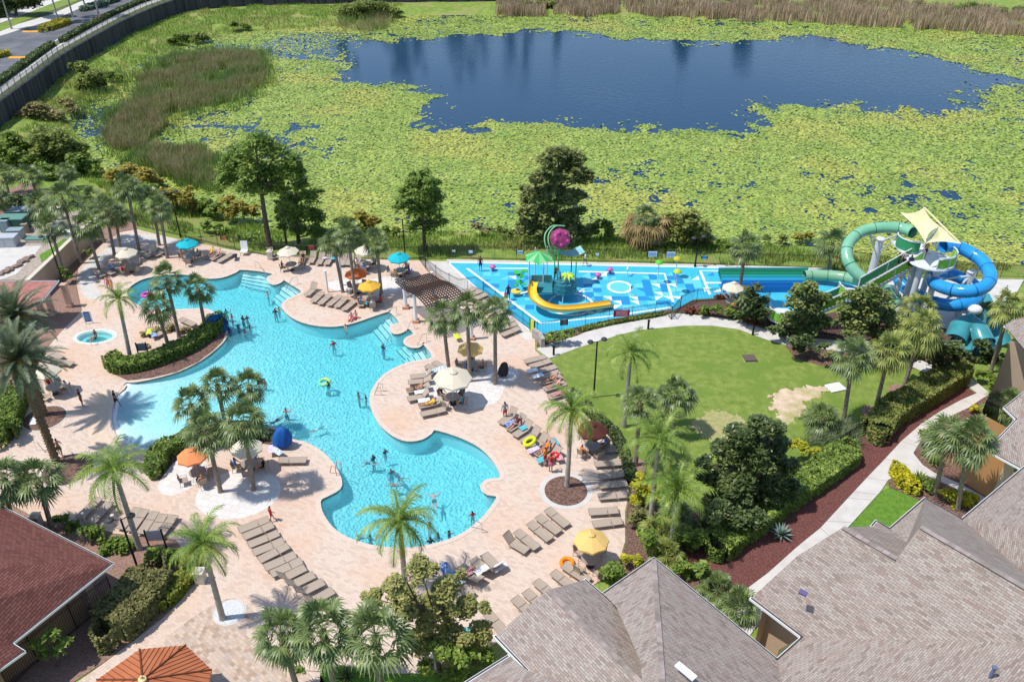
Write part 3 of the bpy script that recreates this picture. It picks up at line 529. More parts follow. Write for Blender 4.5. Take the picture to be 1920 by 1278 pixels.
# ------------------------------------------------ buildings
def roofpart(name,faces,mat,parent,thick=.18):
    bm=bmesh.new(); uvl=bm.loops.layers.uv.new('UVMap'); vm={}
    o_=wl(parent)
    def gv(p):
        k=(round(p.x,3),round(p.y,3),round(p.z,3))
        if k not in vm: vm[k]=bm.verts.new(p-o_)
        return vm[k]
    for pts in faces:
        n=Vector((0,0,0))
        for i in range(len(pts)):
            a,b=pts[i],pts[(i+1)%len(pts)]; n+=Vector(((a.y-b.y)*(a.z+b.z),(a.z-b.z)*(a.x+b.x),(a.x-b.x)*(a.y+b.y)))
        if n.z<0: pts=pts[::-1]; n=-n
        n.normalize(); u=Vector((0,0,1)).cross(n); u=u.normalized() if u.length>.02 else Vector((1,0,0)); v=n.cross(u)
        try: f=bm.faces.new([gv(p) for p in pts])
        except ValueError: continue
        for l in f.loops: w=l.vert.co+o_; l[uvl].uv=(w.dot(u),w.dot(v))
    me=bpy.data.meshes.new(name); bm.to_mesh(me); bm.free(); me.materials.append(mat); o=bpy.data.objects.new(name,me); COL.objects.link(o); o.parent=parent
    return o
def gutter(parent,pts,name='gutter',mat=None,r=.09):
    b=MB(); p=[Vector(q) for q in pts]
    b.strip(p,.16,0,0) if 0 else None
    for i in range(len(p)-1):
        a,c=p[i],p[i+1]; d=(c-a); L=d.length; x=d.normalized(); y=Vector((0,0,1)).cross(x).normalized(); z=x.cross(y); rot=Matrix((x,y,z)).transposed()
        b.box((a+c)/2+Vector((0,0,-.05)),(L+.1,.14,.14),rot=rot); b.k=1; b.box((a+c)/2+Vector((0,0,.035)),(L,.07,.02),rot=rot); b.k=0
    return b.build(name,[mat or white,MATS['dark_grey']],parent)
def wall(parent,pts,z0,mat,name='wall',zt=None):
    b=MB(); v=[]
    for p in pts: v+=[(p.x,p.y,z0),(p.x,p.y,(zt if zt is not None else p.z))]
    b.add(v,[(2*i,2*i+2,2*i+3,2*i+1) for i in range(len(pts)-1)]); return b.build(name,mat,parent)
EZ=8.5
A=lambda x,y,z=EZ: at(x,y,z)
bl=thing('apartment_building','large apartment building with pinkish grey shingle hip and gable roofs at the bottom right','building',at(1450,1330))
def PL(p0,p1,p2):
    n=(p1-p0).cross(p2-p0)
    def f(x,y):
        d=ray(x,y); o=Vector((0,0,H)); return o+d*((p0-o).dot(n)/d.dot(n))
    return f
AR=PL(A(1226,1046),A(1457,1236),A(1245,1320,12.2)); AL=PL(A(1226,1046),A(1131,1112),A(1245,1320,12.2)); WR=PL(A(1097,1086),A(1156,1138),A(1027,1105,9.6)); BM=PL(A(1504,1194),A(1408,1121),A(1681,1047,12.6)); r1=BM(1960,1205); BB=PL(A(1457,1236),A(1504,1194),r1)
WL=PL(A(928,1192),WR(1027,1105),WR(1215,1285)); LL=PL(A(953,1229,8.4),A(840,1300,8.4),A(1215,1330,10.6))
faces=[[A(1226,1046),A(1457,1236),AR(1472,1320),A(1245,1320,12.2)],
 [A(1226,1046),A(1245,1320,12.2),AL(1210,1320),AL(1200,1236),AL(1156,1138),A(1131,1112)],
 [WR(1027,1105),A(1097,1086),A(1156,1138),WR(1200,1236),WR(1208,1285)],
 [WR(1027,1105),WR(1208,1285),WL(1215,1330),WL(990,1256),A(928,1192)],
 [A(953,1229,8.4),LL(990,1256),A(1215,1330,10.6),A(840,1300,8.4)],
 [A(1457,1236),A(1504,1194),r1,BB(1980,1340),BB(1475,1340)],
 [A(1504,1194),A(1408,1121),BM(1493,1043),BM(1580,988),BM(1681,1047),BM(1726,987),BM(1980,1135),r1],
 [BM(1493,1043),A(1531,1033,BM(1493,1043).z-1.2),BM(1574,992)],
 [BM(1580,988),A(1634,986,9.8),A(1643,976,9.5),A(1668,991,9.5),A(1700,1016,10.6),BM(1681,1047)],
 [BM(1681,1047),A(1700,1016,10.6),A(1668,991,9.5),A(1734,934,9.2),A(1804,973,9.2),A(1935,1085,11.5),BM(1980,1135),BM(1726,987)],
 [A(1804,973,9.2),A(1866,921,9.2),A(1960,842,9.2),A(1990,1000,13),A(1935,1085,11.5)]]
faces_old=[[A(1226,1046),A(1457,1236),A(1472,1320,9.6),A(1245,1320,12.2)],
 [A(1226,1046),A(1245,1320,12.2),A(1210,1320,11.2),A(1200,1236,9.9),A(1156,1138),A(1131,1112)],
 [A(1027,1105,11),A(1097,1086),A(1156,1138),A(1200,1236,9.9),A(1215,1285,11)],
 [A(1027,1105,11),A(1215,1285,11),A(1215,1330,10.9),A(990,1256,8.6),A(928,1192)],
 [A(953,1229),A(990,1256,8.6),A(1215,1330,10.9),A(1200,1400,11),A(840,1300,8.4)],
 [A(1457,1236),A(1504,1194),A(1960,1205,11.5),A(1980,1340,13.5),A(1475,1340,9.8)],
 [A(1504,1194),A(1408,1121),A(1493,1043,10.4),A(1580,988,12),A(1681,1047,12),A(1726,987,13),A(1980,1135,13.5),A(1960,1205,11.5)],
 [A(1493,1043,10.4),A(1531,1033,9.4),A(1574,992,11.6)],
 [A(1580,988,12),A(1634,986,9.8),A(1643,976,9.5),A(1668,991,9.5),A(1700,1016,10.6),A(1681,1047,12)],
 [A(1681,1047,12),A(1700,1016,10.6),A(1668,991,9.5),A(1734,934,9.2),A(1804,973,9.2),A(1935,1085,11.5),A(1980,1135,13.5),A(1726,987,13)],
 [A(1804,973,9.2),A(1866,921,9.2),A(1960,842,9.2),A(1990,1000,13),A(1935,1085,11.5)]]
roofpart('roof',faces,shing,bl)
for g in ([A(1131,1112),A(1226,1046),A(1457,1236)],[A(1097,1086),A(1156,1138)],[A(928,1192),A(990,1257,8.6)],[A(840,1300,8.4),A(953,1229)],[A(1457,1236),A(1504,1194),A(1408,1121)],[A(1634,986,9.8),A(1643,976,9.5),A(1668,991,9.5),A(1734,934,9.2),A(1804,973,9.2),A(1960,842,9.2)]): gutter(bl,g)
# ridge caps
rb=MB()
for g_i,g in enumerate([[A(1226,1046),A(1245,1320,12.2)],[WR(1027,1105),WR(1208,1285)],[BM(1580,988),BM(1681,1047)],[BM(1726,987),BM(1980,1135)]]):
    rb=MB(); n=int((g[1]-g[0]).length/.3)
    for i in range(n):
        a=g[0].lerp(g[1],i/n); c=g[0].lerp(g[1],(i+1)/n); d=(c-a).normalized(); y=Vector((0,0,1)).cross(d).normalized(); rb.box((a+c)/2+Vector((0,0,.01)),(.31,.24,.02),rot=Matrix((d,y,d.cross(y))).transposed())
    rb.build('ridge_cap',M('ridge_shingle',(.24,.19,.17),(.34,.29,.265),sc=2.2,rough=.9,isl=.2),bl)

inn=lambda p,dx,dy: Vector((p.x+dx,p.y+dy,p.z-.1))
wall(bl,[inn(A(1131,1112),.6,-.6),inn(A(1226,1046),0,-.8),inn(A(1457,1236),-.5,-.5)],-.2,beigw)
wall(bl,[inn(A(1457,1236),.25,.6),inn(A(1504,1194),.5,.35),inn(A(1408,1121),1.0,.3)],-.2,tanw,'wall')
wall(bl,[inn(A(1408,1121),.6,-.2),inn(A(1493,1043,8.5),.5,-.6),inn(A(1531,1033,8.5),.4,-.8),inn(A(1574,992,8.5),.3,-.9),inn(A(1634,986,8.5),.2,-.6),inn(A(1668,991,8.5),.1,-.5),inn(A(1734,934,8.5),.1,-.9),inn(A(1804,973,8.5),0,-.8)],-.2,beigw)
wall(bl,[inn(A(840,1300,8.4),.8,-.8),inn(A(953,1229),.4,-.9),inn(A(928,1192),.6,-.3),inn(A(1027,1105,9),.6,-.7),inn(A(1097,1086),.2,-.7),inn(A(1156,1138),-.2,-.4)],-.2,beigw)
c=A(1285,1262,11.4); vb=MB(); vb.box(c+Vector((0,0,.15)),(.9,.3,.08),rz=-.85); vb.build('roof_flashing',white,bl)
for x,y,z in ((1858,1262,12.6),(1858,1258,12.6)): pass
v_=A(1860,1262,12.7); vb=MB(); vb.cyl(v_-Vector((0,0,.3)),v_+Vector((0,0,.35)),.07); vb.cyl(v_+Vector((0,0,.33)),v_+Vector((0,0,.4)),.1); vb.build('vent_pipe',M('vent_blue_grey',(.12,.15,.25)),bl)
vb=MB(); v_=A(1505,1113,10.6); vb.box(v_+Vector((0,0,.08)),(.35,.25,.1),rz=-.6); vb.build('roof_patch',M('patch_purple',(.12,.10,.22)),bl)
# right neighbour building
br_=thing('condo_building','beige stucco condo with grey shingle roof and white gutters at the right edge','building',at(1900,760))
E1=6.0
faces=[[A(1884,611,E1),A(1960,562,E1),A(2080,700,8.6),A(2010,760,8.4)],[A(1884,611,E1),A(2010,760,8.4),A(2030,800,7.4),A(1964,650,E1)],
 [A(1885,764,E1),A(1906,786,E1),A(1851,844,E1),A(1918,880,E1+.02),A(2040,800,8.2),A(1975,690,7.6)]]
roofpart('roof',faces[:2],shing,br_)
roofpart('roof',[faces[2]],shing,br_)
for g in ([A(1960,562,E1),A(1884,611,E1),A(1966,652,E1)],[A(1950,712,E1),A(1883,764,E1),A(1906,786,E1),A(1851,844,E1),A(1922,882,E1)]): gutter(br_,g,r=.08)
wc=A(1894,640,E1-.2); w0=at(1856,735)
wall(br_,[A(1975,575,E1)+Vector((.4,-.3,0)),Vector((wc.x,wc.y,5.9)),Vector((wc.x+9,wc.y-6.5,5.9))],4.6,beigw,'upper_wall')
wall(br_,[A(1975,575,E1)+Vector((.42,-.32,0)),Vector((wc.x+.02,wc.y-.02,5.9)),Vector((wc.x+9,wc.y-6.52,5.9))],-.2,beigw,'wall',4.6)
p2,p3=at(1793,897),at(1838,925)
e=(p3-p2); e.z=0; e.normalize(); nn=Vector((e.y,-e.x,0))
wall(br_,[at(1850,750),p2,p2+e*2.6],-.2,orw,'wall',5.85)
pb_=MB(); pb_.box(p2+e*2.85+Vector((0,0,2.9)),(.5,.5,5.9),rz=math.atan2(e.y,e.x)); pb_.build('corner_pillar',beigw,br_)
wall(br_,[p2+e*3.1-nn*.8,p2+e*9-nn*.8],-.2,beigw,'recessed_wall',5.85)
wnd=MB(); mid=p2+e*4.6-nn*.74
wnd.box(mid+Vector((0,0,4.1)),(1.9,.1,1.5),rot=Matrix((e,nn,Vector((0,0,1)))).transposed()); wf=wnd.build('window',white,br_)
wnd=MB(); wnd.box(mid+nn*.04+Vector((0,0,4.1)),(1.7,.08,1.3),rot=Matrix((e,nn,Vector((0,0,1)))).transposed()); g_=wnd.build('pane',M('dark_glass',(.015,.03,.06),rough=.08,spec=.8)); g_.parent=wf; g_.location=Vector((0,0,0)); g_.matrix_parent_inverse=Matrix.Translation(-wl(br_))
bal=MB()
for i in range(9): bal.cyl(mid+nn*.9+e*(-1+i*.25)+Vector((0,0,2.8)),mid+nn*.9+e*(-1+i*.25)+Vector((0,0,3.7)),.02,n=4)
bal.cyl(mid+nn*.9-e*1+Vector((0,0,3.7)),mid+nn*.9+e*1+Vector((0,0,3.7)),.035,n=6); bal.cyl(mid+nn*.9-e*1+Vector((0,0,2.8)),mid+nn*.9+e*1+Vector((0,0,2.8)),.035,n=6); bal.build('balcony_railing',white,br_)
# left pool building
lb=thing('pool_house','pool house with dark red shingle hip roof and white gutters at the lower left','building',at(60,1100))
LZ=3.6
L_=lambda x,y,z=LZ: at(x,y,z)
roofpart('roof',[[L_(211,1056),L_(0,948),L_(-120,886),L_(-200,1062,7.2)],[L_(211,1056),L_(-200,1062,7.2),L_(-190,1180,6.4),L_(22,1206)],[L_(22,1206),L_(-190,1180,6.4),L_(-160,1330,LZ),L_(0,1256,LZ),L_(45,1221,LZ)]],redsh,lb)
gutter(lb,[L_(-120,886),L_(0,948),L_(211,1056)]); gutter(lb,[L_(211,1056),L_(22,1206),L_(45,1221),L_(-60,1296)])
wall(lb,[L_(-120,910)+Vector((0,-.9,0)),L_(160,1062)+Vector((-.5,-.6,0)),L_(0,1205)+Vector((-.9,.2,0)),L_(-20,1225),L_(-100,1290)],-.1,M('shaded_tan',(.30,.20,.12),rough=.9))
for x,y in ((190,1090),(140,1125),(20,1222)):
    p=at(x,y+45); b=MB(); b.box(p+Vector((-.3,0,1.7)),(.45,.45,3.4),rz=.7); b.k=0; b.box(p+Vector((-.3,0,.2)),(.6,.6,.4),rz=.7); b.build('column',tanw,lb)
# left pavilion
lp=thing('entrance_pavilion','small pavilion with faded red roof and pink columns left of the pool deck','pavilion',at(40,590))
PZ=3.0
Q_=lambda x,y,z=PZ: at(x,y,z)
roofpart('roof',[[Q_(-60,527,3.9),Q_(109,527,3.5),Q_(76,565,PZ),Q_(-60,575,PZ)]],M('faded_red_roof',(.33,.13,.11),(.42,.19,.16),sc=2,rough=.9),lp)
gutter(lp,[Q_(-60,526,3.95),Q_(109,526,3.55),Q_(76,566,PZ)],r=.06)
colm=M('pink_column',(.48,.32,.24),(.54,.38,.30),sc=2)
for x,y in ((100,590),(80,590),(132,575)):
    p=at(x,y); b=MB(); b.box(p+Vector((0,0,1.2)),(.42,.42,2.4)); b.box(p+Vector((0,0,2.44)),(.56,.56,.12)); b.box(p+Vector((0,0,.15)),(.54,.54,.3))
    if x==132: tag(b.build('gate_pillar',colm,loc=p) if 0 else b.build('gate_pillar',colm),'pinkish stucco pillar with pale cap at the left deck entrance','pillar')
    else: b.build('column',colm,lp)
# bottom gazebo
gz=thing('gazebo','octagonal gazebo with orange metal panel roof at the bottom left','gazebo',at(268,1340))
c=at(268,1276,3.9); rbm=M('orange_metal_roof',(.42,.13,.055),(.47,.16,.07),sc=1,rough=.5)
ring=[Vector((c.x+3.1*math.cos(a),c.y+3.1*math.sin(a),2.75)) for a in [R(22.5+45*i+6) for i in range(8)]]; top=Vector((c.x,c.y,4.0))
for i in range(8):
    a,b_=ring[i],ring[(i+1)%8]; mb=MB(); m=(a+b_)/2; mb.add([a,b_,top],[(0,1,2)]); mb.add([a-Vector((0,0,.12)),b_-Vector((0,0,.12)),b_,a],[(0,1,2,3)]); mb.build('roof_panel',rbm,gz)
    sb=MB()
    for k in range(1,9):
        t=k/9; e0=a.lerp(b_,t); up_=(top-m).normalized(); s=1-abs(2*t-1)
        sb.tube([e0+Vector((0,0,.015)),e0+(top-m)*s+Vector((0,0,.015))],.018,4)
    sb.tube([a+Vector((0,0,.03)),top+Vector((0,0,.03))],.045,5); sb.build('roof_seam',M('seam_brown',(.16,.05,.02)),gz)
b=MB(); b.lathe(top,[(.22,-.05),(.2,.08),(.08,.14),(.05,.3),(0,.32)],10); b.build('finial',M('finial_gold',(.8,.55,.28),rough=.4),gz)
for i in range(0,8,1):
    p=ring[i].lerp(Vector((c.x,c.y,2.75)),.1); b=MB(); b.cyl((p.x,p.y,0),(p.x,p.y,2.7),.08); b.build('post',white,gz)
# retaining wall, railing, road plateau
pl=[Vector(p) for p in wallp]
plateau=pl+[Vector((60,420,3.2)),Vector((-700,420,3.2)),Vector((-700,60,3.2)),Vector((-150,60,3.2))]
b=MB(); b.slab(plateau,-3,3.2); struct(b.build('upper_verge',M('verge_turf',(.07,.10,.03),(.12,.15,.05),sc=1,rough=.95)))
rw=thing('retaining_wall','long dark block retaining wall curving below the road at the top left','wall',(pl[10].x,pl[10].y,-.9))
b=MB(); b.strip([p+Vector((0,0,0)) for p in offs(pl,-.35)],.5,-1.2,3.25); b.build('wall',brickmat('block_wall',[(.035,.035,.042),(.06,.06,.068),(.085,.082,.085)],.9,.45,(.02,.02,.025),.02,uv=False,noise=.2),rw)
def fence(label,path,h,mat,posts=2.4,pick=.14,z=0,w=.05,infill=True,name='metal_fence',pr=.012,grp=None):
    path=[Vector((p.x,p.y,z if z is not None else p.z)) for p in path]
    t=thing(name,label,'fence',path[0],group=grp); rl=MB(); pm=[]
    for i in range(len(path)-1):
        a,c=path[i],path[i+1]; 
        for hh in (.12,h-.15,h-.02): rl.cyl(a+Vector((0,0,hh)),c+Vector((0,0,hh)),.02,n=4)
    rl.build('rail',mat,t)
    d=[0]
    for i in range(len(path)-1): d.append(d[-1]+(path[i+1]-path[i]).length)
    def pt(s):
        for i in range(len(path)-1):
            if s<=d[i+1]+1e-6: return path[i].lerp(path[i+1],(s-d[i])/max(1e-6,d[i+1]-d[i]))
        return path[-1]
    n=max(1,round(d[-1]/posts)); n=min(n,98); o0=None
    for k in range(n+1):
        p=pt(d[-1]*k/n)
        if o0 is None:
            mb=MB(); mb.box((0,0,h/2+.03),(w,w,h+.06)); mb.box((0,0,h+.07),(w*1.3,w*1.3,.03)); o0=mb.build('post',mat,t,local=True); o0.location=p-path[0]
        else: q=o0.copy(); COL.objects.link(q); q.parent=t; q.location=p-path[0]
        if infill and k<n:
            mb=MB(); m=int(d[-1]/n/pick)
            for j in range(1,m):
                u=pt(d[-1]*(k+j/m)/n); mb.box(u+Vector((0,0,h/2)),(pr*1.6,pr*1.6,h-.06))
            mb.build('picket_panel',mat,t)
    return t
fence('white topped metal railing running along the retaining wall at the top left',[Vector(p) for p in offs(pl,.1)][:26],1.3,M('railing_grey',(.22,.20,.20),rough=.5),2.6,.3,3.2,.1,name='wall_railing',pr=.03)
# road
rd=lambda pts:P(pts,3.2)
b=MB(); b.slab(rd([(-200,215),(0,152),(60,112),(120,72),(200,35),(275,0),(330,-22),(240,-22),(185,-2),(110,20),(40,45),(0,62),(-200,120)]),3.1,3.215); struct(b.build('road',asph))
b=MB(); b.slab(rd([(0,177),(55,136),(108,96),(170,62),(222,34),(272,12),(305,0),(298,-3),(262,8),(215,30),(160,57),(100,90),(48,128),(-20,170)]),3.1,3.23); struct(b.build('roadside_pavement',conc))
b=MB(); b.slab(rd([(-20,66),(0,68),(45,54),(100,38),(160,12),(200,-6),(190,-10),(150,4),(95,28),(40,44),(-20,60)]),3.1,3.24); struct(b.build('median_kerb',conc))
b=MB(); b.slab(rd([(-30,58),(0,60),(20,52),(60,34),(120,12),(160,-4),(140,-8),(100,6),(50,26),(0,46),(-30,54)]),3.1,3.245); struct(b.build('median_grass',lawnm))
b=MB(); b.slab(rd([(0,14),(60,2),(110,-12),(60,-20),(0,-6),(-80,6)]),3.1,3.25); struct(b.build('far_verge',lawnm))
b=MB(); b.slab(rd([(0,44),(40,30),(100,8),(130,-4),(110,-8),(60,8),(0,34)]),3.1,3.235); struct(b.build('far_pavement',conc))
b=MB()
for q in ([(42,61),(78,61),(78,58),(42,58)],[(15,110),(55,110),(58,106),(18,106)]): b.poly(rd(q),z=3.222)
struct(b.build('yellow_road_marking',M('road_yellow',(.66,.32,.03),rough=.8)))
b=MB(); b.strip(rd([(-40,172),(0,145),(55,108),(115,70),(195,34),(262,4)]),.25,3.19,3.223); struct(b.build('road_edge_line',white))
# ------------------------------------------------ foliage tools
def leafmesh(name,pts,size,aspect=.55,upb=.5,seed=0,mats=None):
    g=np.random.default_rng(seed); n=len(pts); s=size*g.uniform(.6,1.35,n)
    nr=g.normal(0,1,(n,3)); nr[:,2]=np.abs(nr[:,2])+upb; nr/=np.linalg.norm(nr,axis=1)[:,None]
    u=np.cross(nr,g.normal(0,1,(n,3))); u/=np.linalg.norm(u,axis=1)[:,None]+1e-9; v=np.cross(nr,u)*aspect
    s=s[:,None]; V=np.stack([pts-u*s,pts+v*s,pts+u*s,pts-v*s],1).reshape(-1,3)
    return meshnp(name,V,[np.arange(n*4).reshape(n,4)])
def cloud(clumps,dens,g,shell=.35):
    out=[]
    for x,y,z,r,fl in clumps:
        n=max(8,int(dens*1.7*r*r)); d=g.normal(0,1,(n,3)); d/=np.linalg.norm(d,axis=1)[:,None]; d[:,2]=np.where(d[:,2]<-.55,-d[:,2],d[:,2])
        rr_=r*g.random(n)**shell; pp=d*rr_[:,None]*np.array([1,1,fl])
        # sub-clumping
        kk=max(3,int(r*r*5)); cc=g.normal(0,1,(kk,3)); cc/=np.linalg.norm(cc,axis=1)[:,None]; cc*=r*np.array([1,1,fl])*.85; j=g.integers(0,kk,n); pp=pp*.6+cc[j]*.5
        out.append(pp+np.array([x,y,z]))
    return np.concatenate(out)
tseed=[100]
def plant(name,label,cat,base,clumps,mat,leaf=.22,dens=70,trunk=None,z0=0,asp=.55,group=None,flat=.8,tw=.12,limbs=True,upb=.5,bmat=None,shell=.35,zb=None):
    """clumps: (px,py,rpx) centres of foliage masses as seen over the base point; given depth spread"""
    tseed[0]+=1; g=np.random.default_rng(tseed[0]); b=at(base[0],base[1],z0); t=thing(name,label,cat,b,group=group)
    cl=[]
    for (x,y,r) in clumps:
        d=ray(x,y); off=g.uniform(-.6,.6)*r; k=b.y/d.y; zc=(b.y*math.cos(TH)+(H-(H+d.z*k))*math.sin(TH)); rm=r*zc/F; Y=b.y+off*zc/F; k=Y/d.y; p=Vector((d.x*k,Y,H+d.z*k))
        p.z=max(p.z,z0+rm*flat*.35); cl.append((p.x-b.x,p.y-b.y,p.z-b.z,rm,flat))
    ex=[]
    for c_ in cl:
        for _ in range(2):
            a_=g.uniform(0,6.28); q_=c_[3]*.75; ex.append((c_[0]+q_*math.cos(a_),c_[1]+q_*math.sin(a_)*.8,max(.1,c_[2]+g.uniform(-.5,.6)*q_),c_[3]*g.uniform(.4,.6),c_[4]))
    pts=cloud(cl+ex,dens,g,shell); pts=pts[pts[:,2]>0.02]
    me=leafmesh('crown',pts,leaf*1.1,asp,upb+1.1,tseed[0]); me.materials.append(mat); o=bpy.data.objects.new('crown' if trunk is not None else 'foliage',me); COL.objects.link(o); o.parent=t
    if trunk is not None or limbs:
        tb=MB(); hc=max(c[2] for c in cl) if cl else 1; r0=trunk or .06
        if trunk:
            topc=max(cl,key=lambda c:c[2]); tp=Vector((topc[0]*.7,topc[1]*.7,topc[2])); tb.tube([Vector((0,0,-.2)),Vector((tp.x*.1,tp.y*.1,hc*.3)),Vector((tp.x*.5,tp.y*.5,hc*.65)),tp],[r0*1.2,r0*.9,r0*.6,r0*.2],8)
        for c in cl:
            s=Vector((0,0,0)) if not trunk else Vector((c[0]*.1,c[1]*.1,max(.2,min(c[2]-c[3]*.5,hc*.6)))); e=Vector(c[:3]); tb.tube([s,(s+e)/2+Vector((0,0,-.1*c[3])),e],[r0*.45,r0*.3,r0*.1],5)
        tb.build('trunk' if trunk else 'stem',bmat or barkd,t,local=True)
    return t
def hedge(label,path,w,h,mat,group=None,dens=110,leaf=.125,name='hedge',z=0,rough=.10):
    tseed[0]+=1; g=np.random.default_rng(tseed[0]); pp=P(path,z) if not isinstance(path[0],Vector) else path
    if len(pp)>2: pp=smooth(pp,3,False)
    t=thing(name,label,'hedge',pp[0],group=group); b=MB(); 
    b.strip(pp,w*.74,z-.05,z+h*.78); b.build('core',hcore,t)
    L=0; pts=[]
    for i in range(len(pp)-1):
        a,c=pp[i],pp[i+1]; l=(c-a).length; d=(c-a).normalized(); n_=Vector((-d.y,d.x,0)); per=w+2*h; n=int(dens*1.5*per*l)
        s=g.random(n)*l; q=g.random(n)*per; lat=np.where(q<w,q-w/2,np.where(q<w+h,w/2,-w/2)); zz=np.where(q<w,h,np.where(q<w+h,q-w,q-w-h)); 
        X=a.x+d.x*s+n_.x*lat; Y=a.y+d.y*s+n_.y*lat; j=(vnoise(X,Y,.7,4)-.5)*rough*2.4
        f=1+j/np.maximum(w,.3); X=a.x+d.x*s+n_.x*lat*f; Y=a.y+d.y*s+n_.y*lat*f; zz=zz*(1+j)+g.normal(0,.025,n)
        pts.append(np.stack([X-pp[0].x,Y-pp[0].y,zz+z-pp[0].z],1))
    # rounded ends
    for e,dd in ((pp[0],(pp[0]-pp[1]).normalized()),(pp[-1],(pp[-1]-pp[-2]).normalized())):
        n=int(dens*w*h*1.6); a=g.uniform(-1.57,1.57,n); r_=w/2*g.uniform(.9,1.02,n); ca=np.arctan2(dd.y,dd.x)+a; pts.append(np.stack([e.x-pp[0].x+np.cos(ca)*r_*.6,e.y-pp[0].y+np.sin(ca)*r_,g.random(n)*h+z-pp[0].z],1))
    pts=np.concatenate(pts); me=leafmesh('foliage',pts,leaf,.6,.4,tseed[0]); me.materials.append(mat); o=bpy.data.objects.new('foliage',me); COL.objects.link(o); o.parent=t
    return t
# palms -------------------------------------------------
def fanmesh(g,nf,R0,droop=0,lmin=-50,lmax=85,nl=15,blade=.85,pet=(.8,1.25),w=.055,spread=115):
    V=[];Q=[];T=[]
    for i in range(nf):
        az=i*2.39996+g.uniform(-.3,.3); u=(i+.5)/nf; el=R(lmax-(lmax-lmin)*u**.8+g.uniform(-9,9)); L=g.uniform(*pet)*R0; 
        d=Vector((math.cos(az)*math.cos(el),math.sin(az)*math.cos(el),math.sin(el))); side=Vector((-math.sin(az),math.cos(az),0)); upv=side.cross(d)*-1
        upv=d.cross(side)*-1 if (d.cross(side)).z<0 else d.cross(side)
        # sag of the stalk
        e=d*L; e.z-=.12*L*math.cos(el)
        b=len(V); V+=[Vector((0,0,0))-side*.02,Vector((0,0,0))+side*.02,e+side*.015,e-side*.015]; Q.append((b,b+1,b+2,b+3))
        d2=(d+Vector((0,0,-.25*math.cos(el)-droop))).normalized()
        for k in range(nl):
            a=R(-spread+2*spread*k/(nl-1)); bl_=blade*R0*(1-.32*abs(a)/R(spread))*g.uniform(.88,1.08); dd=(d2*math.cos(a)+side*math.sin(a)).normalized(); dd=(dd+upv*(.12 if k%2 else .02)).normalized()
            ww=dd.cross(upv).normalized()*w*R0; m=e+dd*bl_*.55; tip=e+dd*bl_; tip.z-=bl_*(.16+.25*max(0,math.cos(el)))+droop*.3
            b=len(V); V+=[e-ww*.35,e+ww*.35,m+ww,m-ww,tip]; Q.append((b,b+1,b+2,b+3)); T.append((b+3,b+2,b+4))
    return np.array([tuple(v) for v in V]),np.array(Q),np.array(T)
def featmesh(g,nf,L0,arch=1.0,nl=26,lw=.03,ll=.5,lmax=75,lmin=-25,vee=.5,stiff=0):
    V=[];Q=[];T=[]
    for i in range(nf):
        az=i*2.39996+g.uniform(-.2,.2); u=(i+.5)/nf; el=R(lmax-(lmax-lmin)*u+g.uniform(-7,7)); L=L0*g.uniform(.85,1.08); h=Vector((math.cos(az),math.sin(az),0)); side=Vector((-math.sin(az),math.cos(az),0))
        pts=[];a=el;p=Vector((0,0,0)); n=9
        for k in range(n+1): pts.append(p.copy()); p=p+(h*math.cos(a)+Vector((0,0,math.sin(a))))*L/n; a-=arch*(1.9/n)*(.4+k/n)
        for k in range(n):
            b=len(V); r1=.03*(1-k/n)+.008; V+=[pts[k]-side*r1,pts[k]+side*r1,pts[k+1]+side*r1*.9,pts[k+1]-side*r1*.9]; Q.append((b,b+1,b+2,b+3))
        for j in range(nl):
            s=.14+.86*j/(nl-1); f=s*n; k=min(int(f),n-1); q=pts[k].lerp(pts[k+1],f-k); t=(pts[k+1]-pts[k]).normalized(); upv=side.cross(t); upv=-upv if upv.z<0 else upv
            l=ll*math.sin(math.pi*min(1,.12+.86*s))**.6*g.uniform(.85,1.1)
            for sg in (-1,1):
                dd=(side*sg+t*(.55+.5*s)+upv*vee*g.uniform(-.1 if not stiff else .5,1)).normalized(); w_=t*lw; m=q+dd*l*.5; tip=q+dd*l+Vector((0,0,-l*(.45 if not stiff else .08)))
                b=len(V); V+=[q-w_*.5,q+w_*.5,m+w_,m-w_,tip]; Q.append((b,b+1,b+2,b+3)); T.append((b+3,b+2,b+4))
    return np.array([tuple(v) for v in V]),np.array(Q),np.array(T)
g0=np.random.default_rng(3)
fanM=[]
for i in range(8):
    V,Q,T=fanmesh(g0,[36,30,40,33,44,28,37,34][i],1.0,lmin=[-48,-35,-55,-42,-60,-30,-50,-45][i],blade=[.85,.95,.8,.9,.82,1.0,.88,.8][i],droop=[0,.05,.1,0,.15,.05,.08,0][i]); fanM.append(meshnp('crown',V,[Q,T])); fanM[-1].materials.append(palmg)
yfan=[]; V,Q,T=fanmesh(g0,34,1.0,droop=.25,lmin=-55); m=meshnp('crown',V,[Q,T]); m.materials.append(M('light_palm_green',(.22,.27,.06),(.36,.40,.11),sc=1.3,rough=.5,isl=.3,trans=.3)); yfan=[m]
deadM=[]
for i in range(2): V,Q,T=fanmesh(g0,8,.92,droop=.5,lmax=-25,lmin=-70,nl=9); d=meshnp('dead_frond',V,[Q,T]); d.materials.append(deadf); deadM.append(d)
feM=[]
for i in range(3): V,Q,T=featmesh(g0,19,1.0,1.25,24,.011,.20,80,-20); f=meshnp('crown',V,[Q,T]); f.materials.append(palmq); feM.append(f)
V,Q,T=featmesh(g0,4,.92,1.3,24,.011,.19,5,-25); yfeM=meshnp('yellow_frond',V,[Q,T]); yfeM.materials.append(palmy)
V,Q,T=featmesh(g0,64,1.0,.62,34,.010,.16,85,-38,.5,1); dtM=meshnp('crown',V,[Q,T]); dtM.materials.append(palmd)
